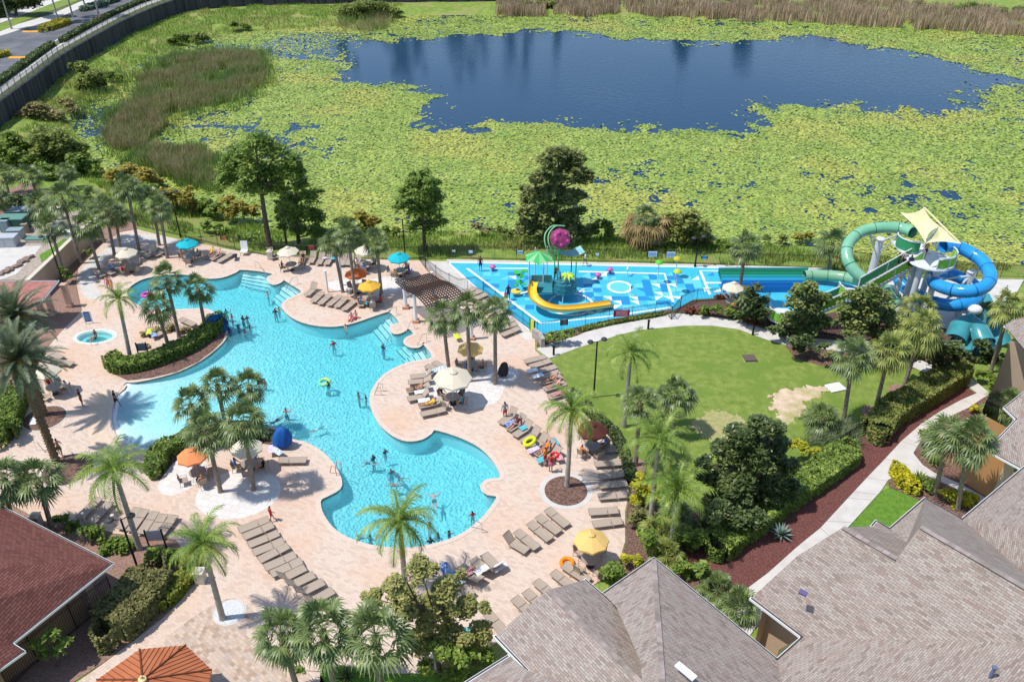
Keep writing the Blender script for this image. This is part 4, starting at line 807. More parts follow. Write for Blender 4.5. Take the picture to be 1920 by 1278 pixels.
V,Q,T=featmesh(g0,12,.4,.9,10,.02,.12,50,-50); dfM=meshnp('fruit_stalk',V,[Q,T]); dfM.materials.append(M('date_orange',(.45,.20,.03),(.55,.28,.05),sc=3,isl=.2))
def trunkmesh(r0,r1,rings,bul=0,name='trunk',mat=None):
    b=MB(); pts=[];rs=[]; n=rings
    for i in range(n+1): pts.append(Vector((0,0,i/n))); rs.append((r0+(r1-r0)*(i/n))*(1+(.05 if i%2 else -.02))*(1.25 if i==0 else 1))
    b.tube(pts,rs,9); me=bpy.data.meshes.new(name); me.from_pydata([tuple(v) for v in b.v],[],b.f); me.materials.append(mat); me.polygons.foreach_set('use_smooth',[True]*len(me.polygons)); return me
tS=trunkmesh(.17,.135,26,mat=bark); tQ=trunkmesh(.19,.13,20,mat=bark2)
b=MB(); b.tube([Vector((0,0,i/12)) for i in range(13)],[.10+.115*math.sin(math.pi*min(1,.12+.8*i/12))*(1+.12*(i%2)) for i in range(13)],9); 
for i in range(26):
    a=i*2.4; z=.05+.9*i/26; r=.16+.06*math.sin(math.pi*z); b.box((r*math.cos(a),r*math.sin(a),z),(.06,.05,.16),rot=Euler((0,-.5,0)).to_matrix()@Matrix.Rotation(0,3,'Z') if 0 else Matrix.Rotation(a,3,'Z')@Matrix.Rotation(.5,3,'Y'))
bootM=bpy.data.meshes.new('leaf_boots'); bootM.from_pydata([tuple(v) for v in b.v],[],b.f); bootM.materials.append(boot)
def dtrunk():
    b=MB(); b.tube([Vector((0,0,i/30)) for i in range(31)],[(.25+.10*(i/30)**3)*(1+.05*(i%2)) for i in range(31)],10)
    for i in range(230):
        a=i*2.39996; z=.02+.97*i/230; r=.26+.09*(z**3); b.box((r*math.cos(a),r*math.sin(a),z),(.09,.12,.010),rot=Matrix.Rotation(a,3,'Z')@Matrix.Rotation(.0,3,'Y'))
    me=bpy.data.meshes.new('trunk'); me.from_pydata([tuple(v) for v in b.v],[],b.f); me.materials.append(M('date_bark',(.13,.10,.055),(.24,.18,.10),sc=6,rough=1,bump=1,bsc=8)); return me
tD=dtrunk()
def ob(name,me,parent,loc=(0,0,0),rot=(0,0,0),sc=(1,1,1)):
    o=bpy.data.objects.new(name,me); COL.objects.link(o); o.parent=parent; o.location=loc; o.rotation_euler=rot; o.scale=sc; return o
pcount=[0]
def palm(kind,base,crown,label,r=None,dead=False,yel=False,group=None,z0=0):
    pcount[0]+=1; i=pcount[0]; b,c=up(base[0],base[1],crown[0],crown[1],z0); d=c-b; h=d.length
    nm={'S':'sabal_palm','Y':'sabal_palm','Q':'feather_palm','D':'date_palm'}[kind]
    t=thing(nm,label,'palm tree',b,group=group); rot=Vector((0,0,1)).rotation_difference(d.normalized()).to_euler(); rz=random.uniform(0,6.28)
    if kind in 'SY':
        rr=r or 1.85*random.uniform(.92,1.08); s=rr/1.85
        if h>1.2:
            ob('trunk',tS,t,rot=rot,sc=(1,1,h)); bh=min(1.5,h*.3); ob('leaf_boots',bootM,t,loc=d*(1-bh/h),rot=rot,sc=(1,1,bh))
        ob('crown',fanM[i%8] if kind=='S' else yfan[0],t,loc=d,rot=(random.uniform(-.12,.12),random.uniform(-.12,.12),rz),sc=(s,s,s))
        if dead: ob('dead_frond',deadM[i%2],t,loc=d,rot=(0,0,rz),sc=(s,)*3)
    elif kind=='Q':
        rr=r or 3.0
        ob('trunk',tQ,t,rot=rot,sc=(1,1,h-.7)); cs=MB(); cs.tube([d*(1-.85/h),d*(1-.4/h),d],[.14,.15,.07],8); cs.build('crown_shaft',M('crownshaft_green',(.10,.13,.05),(.15,.17,.07),sc=3),t,sm=True,local=True)
        ob('crown',feM[i%3],t,loc=d,rot=(random.uniform(-.1,.1),random.uniform(-.1,.1),rz),sc=(rr,)*3)
        if yel: ob('yellow_frond',yfeM,t,loc=d,rot=(0,0,rz),sc=(rr*.9,)*3)
    else:
        rr=r or 3.9; ob('trunk',tD,t,rot=rot,sc=(1,1,h)); ob('crown',dtM,t,loc=d,rot=(0,0,rz),sc=(rr,)*3); ob('fruit_stalk',dfM,t,loc=d,rot=(0,0,rz),sc=(rr,)*3)
    return t
GP='palms along the yard wall and back fence'
PALMS=[('S',(68,362),(57,330),'short palm rooted farthest back in the upper left yard',1.9,0),('S',(129,352),(125,322),'lone small palm on the grass left of the marsh shrubs',1.5,0),('S',(17,366),(8,326),'palm at the left edge above the transformers, upper of two',1.9,0),('S',(17,412),(-4,368),'palm leaning in from the left edge above the transformers',1.8,0),
('S',(152,494),(117,372),'tall palm in mulch directly inside the tan wall, second of its line',2.1,0),('S',(85,432),(75,383),'palm behind the transformers with brown lower fronds',2.0,1),('S',(122,520),(94,425),'palm beside the black lamp post inside the tan wall',1.9,0),('S',(187,507),(162,425),'palm at the curved pale walk left of the cream umbrella',1.9,0),('S',(196,455),(172,378),'palm in mulch bed at the top of the tan wall, left one',1.9,0),('S',(216,484),(198,393),'palm just left of the cream umbrella on the upper left deck',1.9,1),('S',(225,463),(216,400),'palm behind the cream umbrella in the mulch strip',1.8,1),
('S',(262,473),(238,352),'tallest palm right of the cream umbrella on the upper left deck',1.9,0),('S',(299,460),(285,375),'palm by the back fence, left of a close pair',1.8,1),('S',(314,484),(299,388),'palm by the back fence, right of a close pair',1.7,0),
('S',(336,632),(312,522),'palm on the planted island before the upper pool arm, tall one with full crown',1.8,0),('S',(385,617),(371,540),'palm nearest the blue slide on the planted island',1.7,1),('S',(317,652),(293,574),'shorter palm in the middle of the planted island hedge',1.7,1),('Q',(245,674),(222,560),'slim feathery palm at the left end of the island hedge',2.1,0),
('D',(83,778),(28,596),'thick date palm at the left edge, rear one of two',3.2,0),('D',(107,868),(34,676),'thick date palm at the left edge, front one leaning over the deck',3.1,0),
('S',(425,806),(407,720),'palm behind the orange umbrella, middle of the rear three',1.65,0),('S',(476,800),(467,722),'palm on the pool side of the umbrella peninsula, rear right',1.65,0),('S',(371,830),(357,757),'palm at the beach side of the umbrella peninsula, rear left',1.75,0),('S',(414,922),(386,806),'palm shading the coral umbrella, front left of the peninsula',1.9,0),('S',(476,918),(457,790),'palm beside the cream umbrella on the peninsula, front right',1.8,0),
('Q',(262,1029),(214,880),'feathery palm leaning over the row of loungers by the lower left hedge',3.0,0),('S',(98,993),(70,896),'palm with full crown beside the red roof, right of two',1.9,0),('S',(26,1000),(8,897),'palm with full crown beside the red roof, left of two',1.9,0),('Q',(418,1160),(380,1018),'feathery palm in the white rock circle on mixed pavers',2.5,1),('Q',(760,1100),(749,975),'feathery palm at the bottom edge of the main pool',2.9,1),
('S',(560,1300),(527,1186),'palm at the bottom edge, leftmost of three in a row',1.8,1),('S',(632,1310),(605,1180),'palm at the bottom edge, middle of three in a row',2.0,0),('S',(716,1320),(704,1188),'palm at the bottom edge, right of three in a row with dark crown',2.05,0),
('S',(842,696),(830,592),'palm left of three beside the pergola, over blue towels',1.8,0),('S',(881,715),(876,576),'palm in the middle of three beside the pergola',1.75,0),('S',(929,720),(928,586),'palm right of three beside the pergola with bulging trunk top',1.75,0),
('S',(643,548),(625,455),'palm left of three by the orange umbrella',1.6,1),('S',(667,560),(652,438),'palm in the middle of three by the orange umbrella',1.7,1),('S',(715,552),(706,453),'palm right of three by the orange umbrella',1.6,0),
('S',(1382,575),(1399,462),'palm rising beside the white umbrella near the splash pad corner',1.9,1),('S',(1550,515),(1562,457),'palm by the back fence beside the green slide',2.1,0),('Q',(1170,800),(1183,662),'tall feathery palm standing alone on the lawn',2.6,0),('S',(1192,872),(1200,752),'palm with brown skirt trunk at the lower edge of the lawn',1.6,0),('S',(1262,810),(1269,738),'grey-green palm on the lawn right of two fan palms',1.8,0),
('Q',(1218,993),(1236,822),'tall feathery palm in the planting bed, left of two beside the magnolia',2.7,0),('Q',(1258,1032),(1270,918),'feathery palm in the planting bed, right of two beside the magnolia',2.9,0),('Q',(1063,912),(1072,768),'feathery palm in the round mulch bed on the lower deck',2.8,1),
('S',(1581,792),(1600,668),'slim palm above the ornamental grass on the lawn',1.9,0),('Y',(1640,772),(1668,658),'yellow-green palm in the middle right of the lawn',1.9,1),('Y',(1692,732),(1730,618),'yellow-green palm farther back by the lawn fence',2.1,0),('S',(1542,806),(1541,782),'short trunkless palm in the ornamental grass',1.6,0),('S',(1872,815),(1884,762),'palm against the ochre wall at the right edge',1.9,0),('S',(1753,928),(1776,818),'palm left of two in the bed by the sidewalk fork',1.9,0),('S',(1795,955),(1818,822),'palm right of two in the bed by the sidewalk fork',2.0,1),('Y',(1857,697),(1893,578),'bright palm beside the beige wall near the water slides',2.0,0),('Y',(1700,640),(1722,585),'low yellow-green palm in front of the blue slide',2.2,0)]
for k,b_,c_,lab,r_,dd in PALMS: palm(k,b_,c_,lab,r_,bool(dd),yel=bool(dd))
# fat old palm with skirt
t=thing('skirted_palm','old fat palm with thick brown skirt of dead fronds on the pond bank','palm tree',at(1207,458,-.3))
V,Q,T=fanmesh(g0,60,1.25,droop=.25,lmin=-62,lmax=20); m=meshnp('dead_skirt',V,[Q,T]); m.materials.append(M('skirt_frond',(.18,.13,.05),(.34,.26,.11),sc=1.2,rough=.9,isl=.4,trans=.15)); ob('dead_skirt',m,t,loc=(0,0,2.7),sc=(1.35,1.35,1.2)); V,Q,T=fanmesh(g0,46,1.2,droop=.8,lmin=-85,lmax=-50); m=meshnp('old_skirt',V,[Q,T]); m.materials.append(M('old_skirt',(.10,.075,.045),(.2,.155,.10),sc=1,rough=.9,isl=.4)); ob('old_skirt',m,t,loc=(0,0,2.3),sc=(1.1,1.1,1.2)); ob('crown',fanM[0],t,loc=(0,0,3.2),sc=(1.0,)*3); ob('trunk',tS,t,sc=(2.2,2.2,3))
# ------------------------------------------------ trees
plant('pine_tree','tall bare-trunked pine with broad round crown left of centre on the bank','tree',(507,470),[(450,290,32),(480,268,34),(515,285,32),(545,300,26),(470,315,36),(505,325,34),(435,318,30),(540,330,28),(425,345,24),(470,350,28),(510,352,24),(560,320,18)],leafpine,.26,150,.30,asp=.28,z0=-.2)
plant('pine_tree','bushier pine with foliage to the ground right of the tall pine','tree',(560,455),[(560,345,26),(585,370,24),(545,375,26),(570,400,28),(598,405,22),(540,410,22),(560,432,22),(590,435,20),(530,395,18)],leafpine,.26,140,.2,asp=.3,z0=-.2)
plant('pine_tree','young thin pine standing between two larger pines','tree',(538,462),[(528,360,16),(535,385,18),(540,410,16),(530,425,14)],leafpine,.24,120,.13,asp=.3,z0=-.2)
plant('pine_tree','single upright pine behind the black lamp post by the back fence','tree',(797,475),[(790,325,20),(780,345,26),(805,345,24),(765,365,24),(795,370,30),(820,370,20),(750,385,18),(785,395,28),(815,398,22),(800,425,24),(775,425,18),(830,412,14)],leafpine,.25,140,.2,asp=.3,z0=-.2)
plant('leafy_tree','broad tree with double grey-green crown standing behind the play structure','tree',(1040,455),[(1050,285,22),(1075,300,26),(1030,305,26),(1095,330,22),(1060,330,30),(1015,335,24),(1000,365,28),(1040,370,34),(1075,375,28),(990,395,26),(1020,405,34),(1060,410,32),(985,425,22),(1010,438,26),(1055,440,30),(1090,435,20)],M('grey_green_leaf',(.17,.215,.06),(.32,.35,.13),sc=.5,rough=.6,isl=.42,trans=.36),.25,170,.28,z0=-.3)
plant('bank_bush','large rounded olive-green bush beside the skirted palm','bush',(1283,462),[(1260,415,26),(1290,412,28),(1315,430,24),(1275,440,28),(1305,448,24),(1250,445,20),(1328,450,14)],M('olive_green_leaf',(.17,.20,.04),(.31,.325,.085),sc=.5,rough=.6,isl=.4,trans=.2),.22,150,None,z0=-.3)
BUSH=[((1350,4),[(1330,0,14),(1370,-2,16),(1400,0,12)],leafm,'green scrub behind the dry reeds, centre right'),((1560,10),[(1530,3,14),(1570,4,16),(1610,6,14)],leafo,'olive scrub behind the dry reeds at the right'),((1900,30),[(1880,22,14),(1915,24,16)],leafm,'green scrub at the top right corner'),((1700,14),[(1680,6,16),(1720,8,14)],leafb,'brown scrub behind the dry reeds at the right'),((20,300),[(20,262,24),(40,278,22),(5,280,22),(28,296,20)],leafm,'rounded green bush at the far left edge below the wall'),((150,325),[(140,300,20),(165,310,20),(150,320,18),(178,318,14)],leafm,'green bush between the big olive bush and the marsh'),((85,335),[(75,318,20),(100,325,22),(120,330,18)],leafpine,'light green bush right above the yard palms'),((90,265),[(80,245,18),(102,252,20)],leafm,'green shrub on the bank beside brownish scrub'),((215,150),[(205,140,12),(222,146,12)],leafm,'small green shrub right of the wall bush'),((265,365),[(250,352,18),(272,358,20),(290,365,16)],leafm,'green bush in front of the orange-brown bushes'),((400,400),[(385,385,18),(402,392,20)],leafm,'green bush left of the orange bush by the pine'),((640,455),[(625,440,14),(645,446,14),(665,448,12)],leafm,'green shrubs at the bank behind the trio of palms'),((480,455),[(470,440,14),(455,446,12)],leafpine,'light green scrub left of the tall pine trunk'),((1210,470),[(1190,462,10),(1225,466,10)],leafm,'green scrub at the foot of the skirted palm'),((166,165),[(150,128,18),(175,145,24),(160,160,22),(190,158,16)],leafo,'olive bush beside the retaining wall','r'),((135,215),[(130,195,16),(140,208,14)],leafb,'small brown bush on the left bank'),((112,300),[(75,255,26),(105,265,34),(135,285,30),(90,290,34),(150,300,22),(60,280,22)],leafo,'big olive-green bush at the left above the yard'),((60,225),[(70,205,22),(95,225,24),(50,225,18),(115,215,14)],leafb,'low brownish scrub on the left bank under the retaining wall'),
((30,320),[(30,290,20),(55,305,20),(15,305,18)],leafm,'bright green bush at the left edge above the yard'),((250,345),[(215,328,20),(245,322,24),(275,330,20),(290,345,18),(230,345,18)],leafor,'orange-brown bush behind the palms on the left'),((335,395),[(315,365,20),(345,370,22),(360,385,18),(325,390,16),(370,405,14)],leafor,'brown-orange bush right of the black lamp post on the left'),((445,410),[(425,375,14),(445,385,22),(465,395,18),(430,400,18)],leafor,'orange bush behind the tall pine trunk'),
((688,30),[(650,22,22),(680,18,26),(715,24,24),(740,34,16),(690,38,24),(650,40,18)],leafo,'wide olive-brown bush on the far bank at top'),((372,75),[(345,70,12),(372,68,16),(385,76,12)],leafo,'small dark bush on the upper left bank'),((338,82),[(333,72,12),(325,80,10)],leafm,'small bright bush on the upper left bank'),((450,55),[(440,46,10),(458,50,10)],leafm,'little green shrub at the top left shore'),
((650,435),[(640,412,14),(655,418,16),(668,428,12)],leafo,'olive bush behind the trio of palms, left one'),((686,430),[(678,405,16),(695,412,18),(685,422,16)],leafor,'rust-tinged bush behind the trio of palms, right one'),((735,440),[(722,430,10),(740,434,12)],leafm,'small green bush left of the black lamp post'),((1125,450),[(1110,430,16),(1130,422,18),(1140,438,14),(1095,440,14)],leafm,'green bush between the tall leafy tree and skirted palm'),((905,440),[(895,425,10),(910,432,11)],leafb,'small pale brown shrub at the near shore'),((955,445),[(945,432,12),(962,438,10)],leafo,'small olive shrub left of the leafy tree'),
((1350,470),[(1340,455,12),(1362,460,12)],leafm,'low green shrub right of the big olive bush'),((1460,455),[(1440,445,10),(1465,447,12)],leafo,'yellowish shrub on the near bank behind the fence'),((1510,450),[(1500,443,12),(1520,447,12)],leafor,'golden shrub on the near bank by the slide palm'),((1820,22),[(1790,18,14),(1820,16,18),(1850,20,14)],leafm,'dark green bush on the far bank at the top right'),((1180,10),[(1150,6,16),(1190,4,16)],leafo,'olive shrub on the far bank at the top'),((1000,15),[(985,10,14),(1015,8,16),(1040,10,14)],leafo,'olive bush at the left end of the dry reeds'),((400,440),[(385,425,14),(405,430,16),(425,438,12)],leafm,'green scrub behind the back fence left of the pine'),((620,450),[(605,438,14),(622,445,12)],leafm,'green scrub at the foot of the bushy pine'),((1420,470),[(1405,462,10)],leafm,'tuft of scrub behind the splash pad palm')]
for x in BUSH: plant('marsh_bush',x[3]+' in the marsh' if 0 else x[3],'bush',x[0],x[1],x[2],.24,110,None,z0=-.5,flat=.75)
# trees whose crowns stand beyond the far shore (mirrored in the water)
for i,(x,h,w) in enumerate([(640,17,5),(735,21,7),(778,17,5),(862,19,7),(905,14,4),(958,18,4.5),(985,21,4),(1050,13,4),(1290,15,7),(1420,16,7)]):
    g=np.random.default_rng(50+i); b=at(x,-9,-.2); t=thing('far_tree',f'{ORD[i]} dark tree from the left beyond the far shore, mirrored in the pond','tree',b,group='trees beyond the far shore')
    cl=[(g.uniform(-w*.4,w*.4),g.uniform(-1.5,1.5),h*f,w*(.45-.2*f),1.2) for f in (.2,.35,.5,.65,.8,.9)]; pts=cloud(cl,30,g); me=leafmesh('crown',pts,.6,.6); me.materials.append(leafd); ob('crown',me,t); tb=MB(); tb.tube([(0,0,0),(0,0,h*.8)],[.4,.1],7); tb.build('trunk',barkd,t,local=True)
plant('magnolia_tree','big dense dark green magnolia at the lower edge of the lawn','tree',(1400,960),[(1430,800,32),(1385,820,34),(1450,835,36),(1350,850,34),(1410,855,44),(1470,870,30),(1335,890,32),(1380,900,42),(1440,905,44),(1345,930,30),(1400,945,38),(1465,925,30),(1490,905,20),(1320,870,22),(1460,800,18)],leafd,.125,620,.25,asp=.5)
plant('magnolia_tree','dark evergreen shrub tree below the magnolia by the red mulch','tree',(1380,1000),[(1350,960,30),(1385,965,34),(1420,970,26),(1330,985,26),(1365,990,28)],leafd,.125,460,.15)
plant('sparse_tree','sparse airy tree with fine pale leaves at the bottom centre','tree',(825,1260),[(735,1085,32),(790,1070,34),(845,1100,38),(880,1145,36),(760,1130,40),(815,1150,46),(700,1120,22),(890,1195,36),(840,1205,44),(790,1200,34),(900,1240,30),(850,1250,34)],leafs,.10,850,.13,asp=.5,shell=.7,flat=.9)
plant('leafy_bush','dense bright green bush at the bottom centre beside the roof edge','bush',(860,1290),[(830,1215,26),(870,1225,28),(905,1230,24),(850,1255,30),(800,1250,22)],leafm,.13,260,None)
plant('crape_myrtle','reddish-tipped leafy tree in front of the slide stairs, left one','tree',(1512,640),[(1500,545,18),(1520,540,20),(1490,565,24),(1520,570,28),(1545,560,18),(1500,595,26),(1535,600,26),(1480,600,20),(1515,622,22)],M('myrtle_leaf',(.115,.19,.045),(.26,.29,.09),sc=.8,rough=.6,isl=.5,trans=.2),.17,200,.12)
plant('crape_myrtle','reddish-tipped leafy tree in front of the slide stairs, right one','tree',(1632,660),[(1600,555,22),(1630,545,24),(1655,560,24),(1590,580,26),(1625,585,32),(1660,590,28),(1600,610,28),(1645,620,28),(1580,605,18),(1675,610,18)],M('myrtle_leaf'  ,(0,0,0)),.17,200,.12)
plant('dark_tree','dark leafy tree left of the teal pool toys by the fence','tree',(1745,712),[(1735,635,26),(1765,645,26),(1790,655,22),(1720,660,24),(1755,670,26),(1800,670,18),(1775,690,20)],leafd,.15,240,.12)
plant('dark_tree','small dark tree with thin trunk on the lawn edge by the path','tree',(1510,672),[(1490,640,16),(1515,640,18),(1540,650,14),(1500,655,14)],leafd,.15,220,.08)
plant('banana_plant','big-leaved dark tropical plant next to the splash pad gate','plant',(1415,605),[(1410,545,16),(1400,565,22),(1430,570,20),(1418,585,24),(1395,590,14),(1440,590,14)],leafd,.5,45,.06,asp=.28)
for i,(bx,cl,mt,lb_) in enumerate([((1560,690),[(1555,665,14),(1568,675,14)],hedgeb,'round bronze shrub at the path side of the lawn'),((1600,690),[(1590,672,14),(1610,678,14)],leafm,'round green shrub at the path side of the lawn'),((1480,640),[(1465,625,14),(1490,630,14),(1450,618,12)],leafd,'dark low shrub by the path at the slide platform'),((1340,595),[(1320,582,12),(1345,578,14),(1365,582,14),(1385,588,12)],leafm,'low green shrubs right of the splash pad gate'),((1300,588),[(1290,581,9),(1305,581,10),(1322,584,10)],redl,'low red-leaved shrub by the splash pad gate'),((1405,605),[(1398,601,9),(1415,604,10),(1425,610,8)],redl,'low red-leaved shrub under the tropical plant'),((1360,560),[(1350,555,10),(1370,557,10)],redl,'small purple shrub behind the splash pad fence'),((1045,645),[(1030,632,12),(1050,630,14),(1070,625,12),(1020,636,9)],hedgem,'trimmed green shrub at the corner of the splash pad fence'),
 ((1205,985),[(1190,965,20),(1210,985,22),(1195,1000,18)],hedgeb,'rounded brown-green shrub at the right deck edge'),((1205,950),[(1200,905,20),(1215,925,20),(1195,935,18)],M('yellow_crotons',(.30,.33,.02),(.50,.46,.03),sc=1.5,rough=.6,isl=.3,trans=.25),'bright yellow-green croton at the right deck edge'),((1225,1040),[(1215,1010,22),(1240,1020,22),(1225,1040,20)],leafm,'leafy shrub between the two feathery palms'),((1290,1030),[(1280,1000,24),(1310,1010,24),(1290,1030,22)],leafm,'green shrub right of the feathery palms'),((1320,1095),[(1318,1068,20),(1325,1082,18)],hedgem,'rounded clipped bush beside the red mulch bed'),((1290,1085),[(1275,1060,20),(1292,1072,18)],leafm,'leafy bush at the roof corner'),((1150,1090),[(1140,1075,16),(1155,1065,18),(1145,1092,16)],leafm,'fountain-like green shrub beside the roof eave'),((1180,1060),[(1175,1045,12),(1190,1050,14)],M('yellow_crotons',(0,0,0)),'yellow flowering plant near the roof corner'),
 ((1505,860),[(1500,835,18),(1520,850,18),(1530,865,14)],M('yellow_crotons',(0,0,0)),'yellow spiky shrub beside the magnolia'),((1510,885),[(1500,878,14),(1520,882,14)],redl,'orange-tinged shrub beneath the yellow spiky shrub'),((1745,845),[(1740,815,18),(1760,830,20),(1745,845,16)],leafm,'green shrub in the bed at the sidewalk fork'),((1735,915),[(1725,905,16),(1745,910,16)],leafm,'low green shrub beside the yellow hedge'),((1790,940),[(1780,925,20),(1800,935,22),(1815,945,18)],M('yellow_crotons',(0,0,0)),'yellow-striped bush by the roof gutter'),((1850,720),[(1840,700,14),(1860,712,16)],leafm,'green shrub against the beige wall base'),((1870,680),[(1840,650,20),(1862,665,20),(1830,680,16)],leafd,'dark shrubs beside the palms near the beige wall'),((1830,775),[(1828,765,10),(1840,770,10)],leafy,'small yellow shrub by the ochre wall'),
 ((130,990),[(115,975,16),(135,985,16)],leafm,'green shrub below the two palms at the red roof'),((180,1010),[(165,995,18),(185,1005,18)],leafm,'shrub beside the bollard lights at lower left'),((235,1035),[(215,1020,20),(240,1035,22),(205,1040,18)],leafm,'shrub at the foot of the leaning feathery palm'),((310,1055),[(290,1035,20),(320,1045,22),(335,1065,18)],leafm,'shrub mass behind the framed notice board'),((335,1070),[(350,1050,14),(345,1075,14)],leafy if 0 else M('lime_leaf',(.18,.23,.03),(.30,.33,.05),sc=1,rough=.6,isl=.35,trans=.2),'lime-green shrub under the feathery palm'),
 ((10,755),[(10,735,20),(25,745,18),(5,770,22)],leafm,'green shrub at the left edge below the date palm'),((60,690),[(60,672,16),(75,668,14)],leafd,'dark shrub left of the cream umbrella at the left edge'),((20,820),[(5,790,20),(20,800,18)],leafm,'dense green shrub at the left edge of the deck'),((110,530),[(118,505,9),(128,518,10)],leafm,'small plant at the lamp post foot'),((170,485),[(165,472,9)],leafo,'small plant on the mulch inside the tan wall'),((20,395),[(10,375,18),(35,385,18),(50,375,16)],leafd,'dark shrubs behind the transformers'),((55,418),[(45,378,14),(25,372,16)],leafd,'dark shrub in the upper left yard'),((95,395),[(80,385,14)],leafm,'shrub beside the upper yard palms'),
 ((690,1262),[(560,1255,10),(690,1268,16)],leafm,'low shrub on the small bottom lawn'),((310,622),[(285,650,14),(300,640,14),(330,632,14),(350,628,12)],M('dry_shrub',(.26,.21,.09),(.40,.34,.16),sc=2,rough=.8,isl=.4,trans=.2),'dry yellow shrub behind the island hedge'),((255,655),[(272,652,10)],M('dry_shrub',(0,0,0)),'pale yellow plant beside the notice board on the island'),((405,600),[(400,612,10),(412,606,9),(406,622,10)],leafd,'dark shrub wrapped round the small blue slide'),((500,825),[(490,812,14),(505,822,14),(470,812,12)],leafd,'dark shrub beside the folded blue cover'),((30,1190),[(95,1200,20),(75,1215,18),(110,1225,16)],leafd,'dark shrub in the shade below the red roof')]):
    plant('garden_shrub',lb_,'shrub',bx,cl,mt,.13,240,None,flat=.8)
# upper-left road trees
for i,(bx,tx) in enumerate([((22,55),(8,-10)),((110,42),(98,-30)),((137,33),(127,-30)),((186,32),(180,-30)),((160,15),(155,-30))]):
    b,c=up(*bx,*tx,3.2); t=thing('street_palm',f'{ORD[i]} slim palm trunk from the left beside the road at the top left','palm tree',b,group='palms along the road'); d=c-b; h=d.length*1.25; ob('trunk',tQ,t,sc=(1,1,h)); ob('crown',fanM[i%8],t,loc=(0,0,h),sc=(1.3,)*3)
plant('dark_tree','dark spreading tree across the road at the top left corner','tree',(30,30),[(15,5,30),(50,0,28),(75,-12,26),(0,20,20),(-20,-10,30)],leafd,.3,90,.3,z0=3.2)
hedge('low clipped hedge along the road side of the top left railing',[(-15,168),(45,124),(98,86)],1.2,.8,leafd,z=3.2,leaf=.2,dens=30,name='roadside_hedge'); hedge('farther stretch of clipped hedge along the railing by the road',[(116,80),(170,50),(230,20),(290,-4)],1.2,.8,leafd,z=3.2,leaf=.2,dens=30,name='roadside_hedge')
hedge('yellow clipped hedge on the road median',[(84,58),(122,44)],3.0,.9,M('gold_leaf',(.28,.27,.02),(.42,.38,.03),sc=1,isl=.25),z=3.25,leaf=.2,dens=30,name='median_hedge'); hedge('yellow hedge end at the left edge by the road marking',[(-20,112),(10,104)],2.2,.8,M('gold_leaf',(0,0,0)),z=3.2,leaf=.2,dens=30,name='median_hedge')
hedge('grey-green agave-like hedge on the far median',[(158,20),(215,2)],2.6,.8,M('sage_leaf',(.12,.18,.12),(.2,.28,.2),sc=1,isl=.3),z=3.25,leaf=.25,dens=25,name='median_hedge')
# garden hedges
hedge('clipped green hedge curving round the planted pool island',[(214,680),(222,692),(262,690),(315,672),(360,652),(398,624),(410,606)],1.5,.95,hedgem)
hedge('curved clipped hedge at the shallow end of the peninsula',[(293,890),(300,862),(318,848),(345,838),(385,822),(430,816),(485,818)],1.3,1.0,hedgem)
hedge('big boxed hedge with bronze top beside the walk at lower left',[(292,1095),(268,1135),(212,1192)],2.6,1.5,hedgeb,dens=130)
hedge('lime-tinted hedge edging the walk at lower left',[(370,1040),(362,1075),(330,1112),(308,1135)],1.0,.8,M('lime_leaf',(0,0,0)))
hedge('green hedge along the left edge of the deck',[(30,745),(12,790),(0,830)],2.4,1.3,hedgem)
hedge('long bronze-green hedge between lawn fence and red mulch',[(1796,708),(1725,752),(1660,792),(1640,822)],2.0,1.5,M('hedge_mix',(.11,.17,.035),(.27,.27,.07),sc=1.3,rough=.6,isl=.4,trans=.15),dens=130)
hedge('green hedge continuing below the magnolia along the red mulch',[(1590,858),(1530,900),(1450,955),(1390,1000),(1340,1035)],2.0,1.2,hedgem,dens=130)
hedge('thin dark hedge on the right edge of the lower deck',[(1075,742),(1120,790),(1152,820),(1170,860),(1182,905)],.6,.7,leafd)
hedge('bright yellow curved clipped hedge by the sidewalk',[(1678,886),(1692,908),(1712,922)],1.0,.8,leafy)
hedge('low planting strip along the front of the splash pad fence',[(1085,622),(1150,606),(1245,590)],.5,.3,leafo,leaf=.1)
hedge('deep green hedge behind the walk at the slide tower',[(1660,668),(1700,676)],.9,.9,leafd)
# agave, sago and palmetto tufts
def tuft(label,base,r,n,mat,kind='agave',name='agave_plant',nl=1):
    c=at(*base); t=thing(name,label,'plant',c); g=np.random.default_rng(int(base[0])); V=[];Q=[];T=[]
    for i in range(n):
        az=i*2.4; el=R(75-70*i/n); h=Vector((math.cos(az)*math.cos(el),math.sin(az)*math.cos(el),math.sin(el))); s=Vector((-math.sin(az),math.cos(az),0)); L=r*g.uniform(.8,1.1); w=r*.07; b=len(V); V+=[h*.05-s*w,h*.05+s*w,h*L*.5+s*w,h*L*.5-s*w,h*L]; Q.append((b,b+1,b+2,b+3)); T.append((b+3,b+2,b+4))
    me=meshnp('leaves',np.array([tuple(v) for v in V]),[np.array(Q),np.array(T)]); me.materials.append(mat); ob('leaves',me,t,loc=(0,0,.1)); return t
tuft('blue-green agave alone in the red mulch bed',(1464,1004),.95,34,M('agave_leaf',(.14,.22,.19),(.22,.31,.26),sc=2,rough=.5,isl=.15))
tuft('spiky dark sago beside the yellow hedge',(1722,905),1.0,40,leafm,name='sago_plant'); tuft('spiky sago at the sidewalk fork bed',(1752,870),.9,36,leafm,name='sago_plant'); tuft('small sago on the bottom lawn by the middle palm',(650,1272),.8,30,leafd,name='sago_plant')
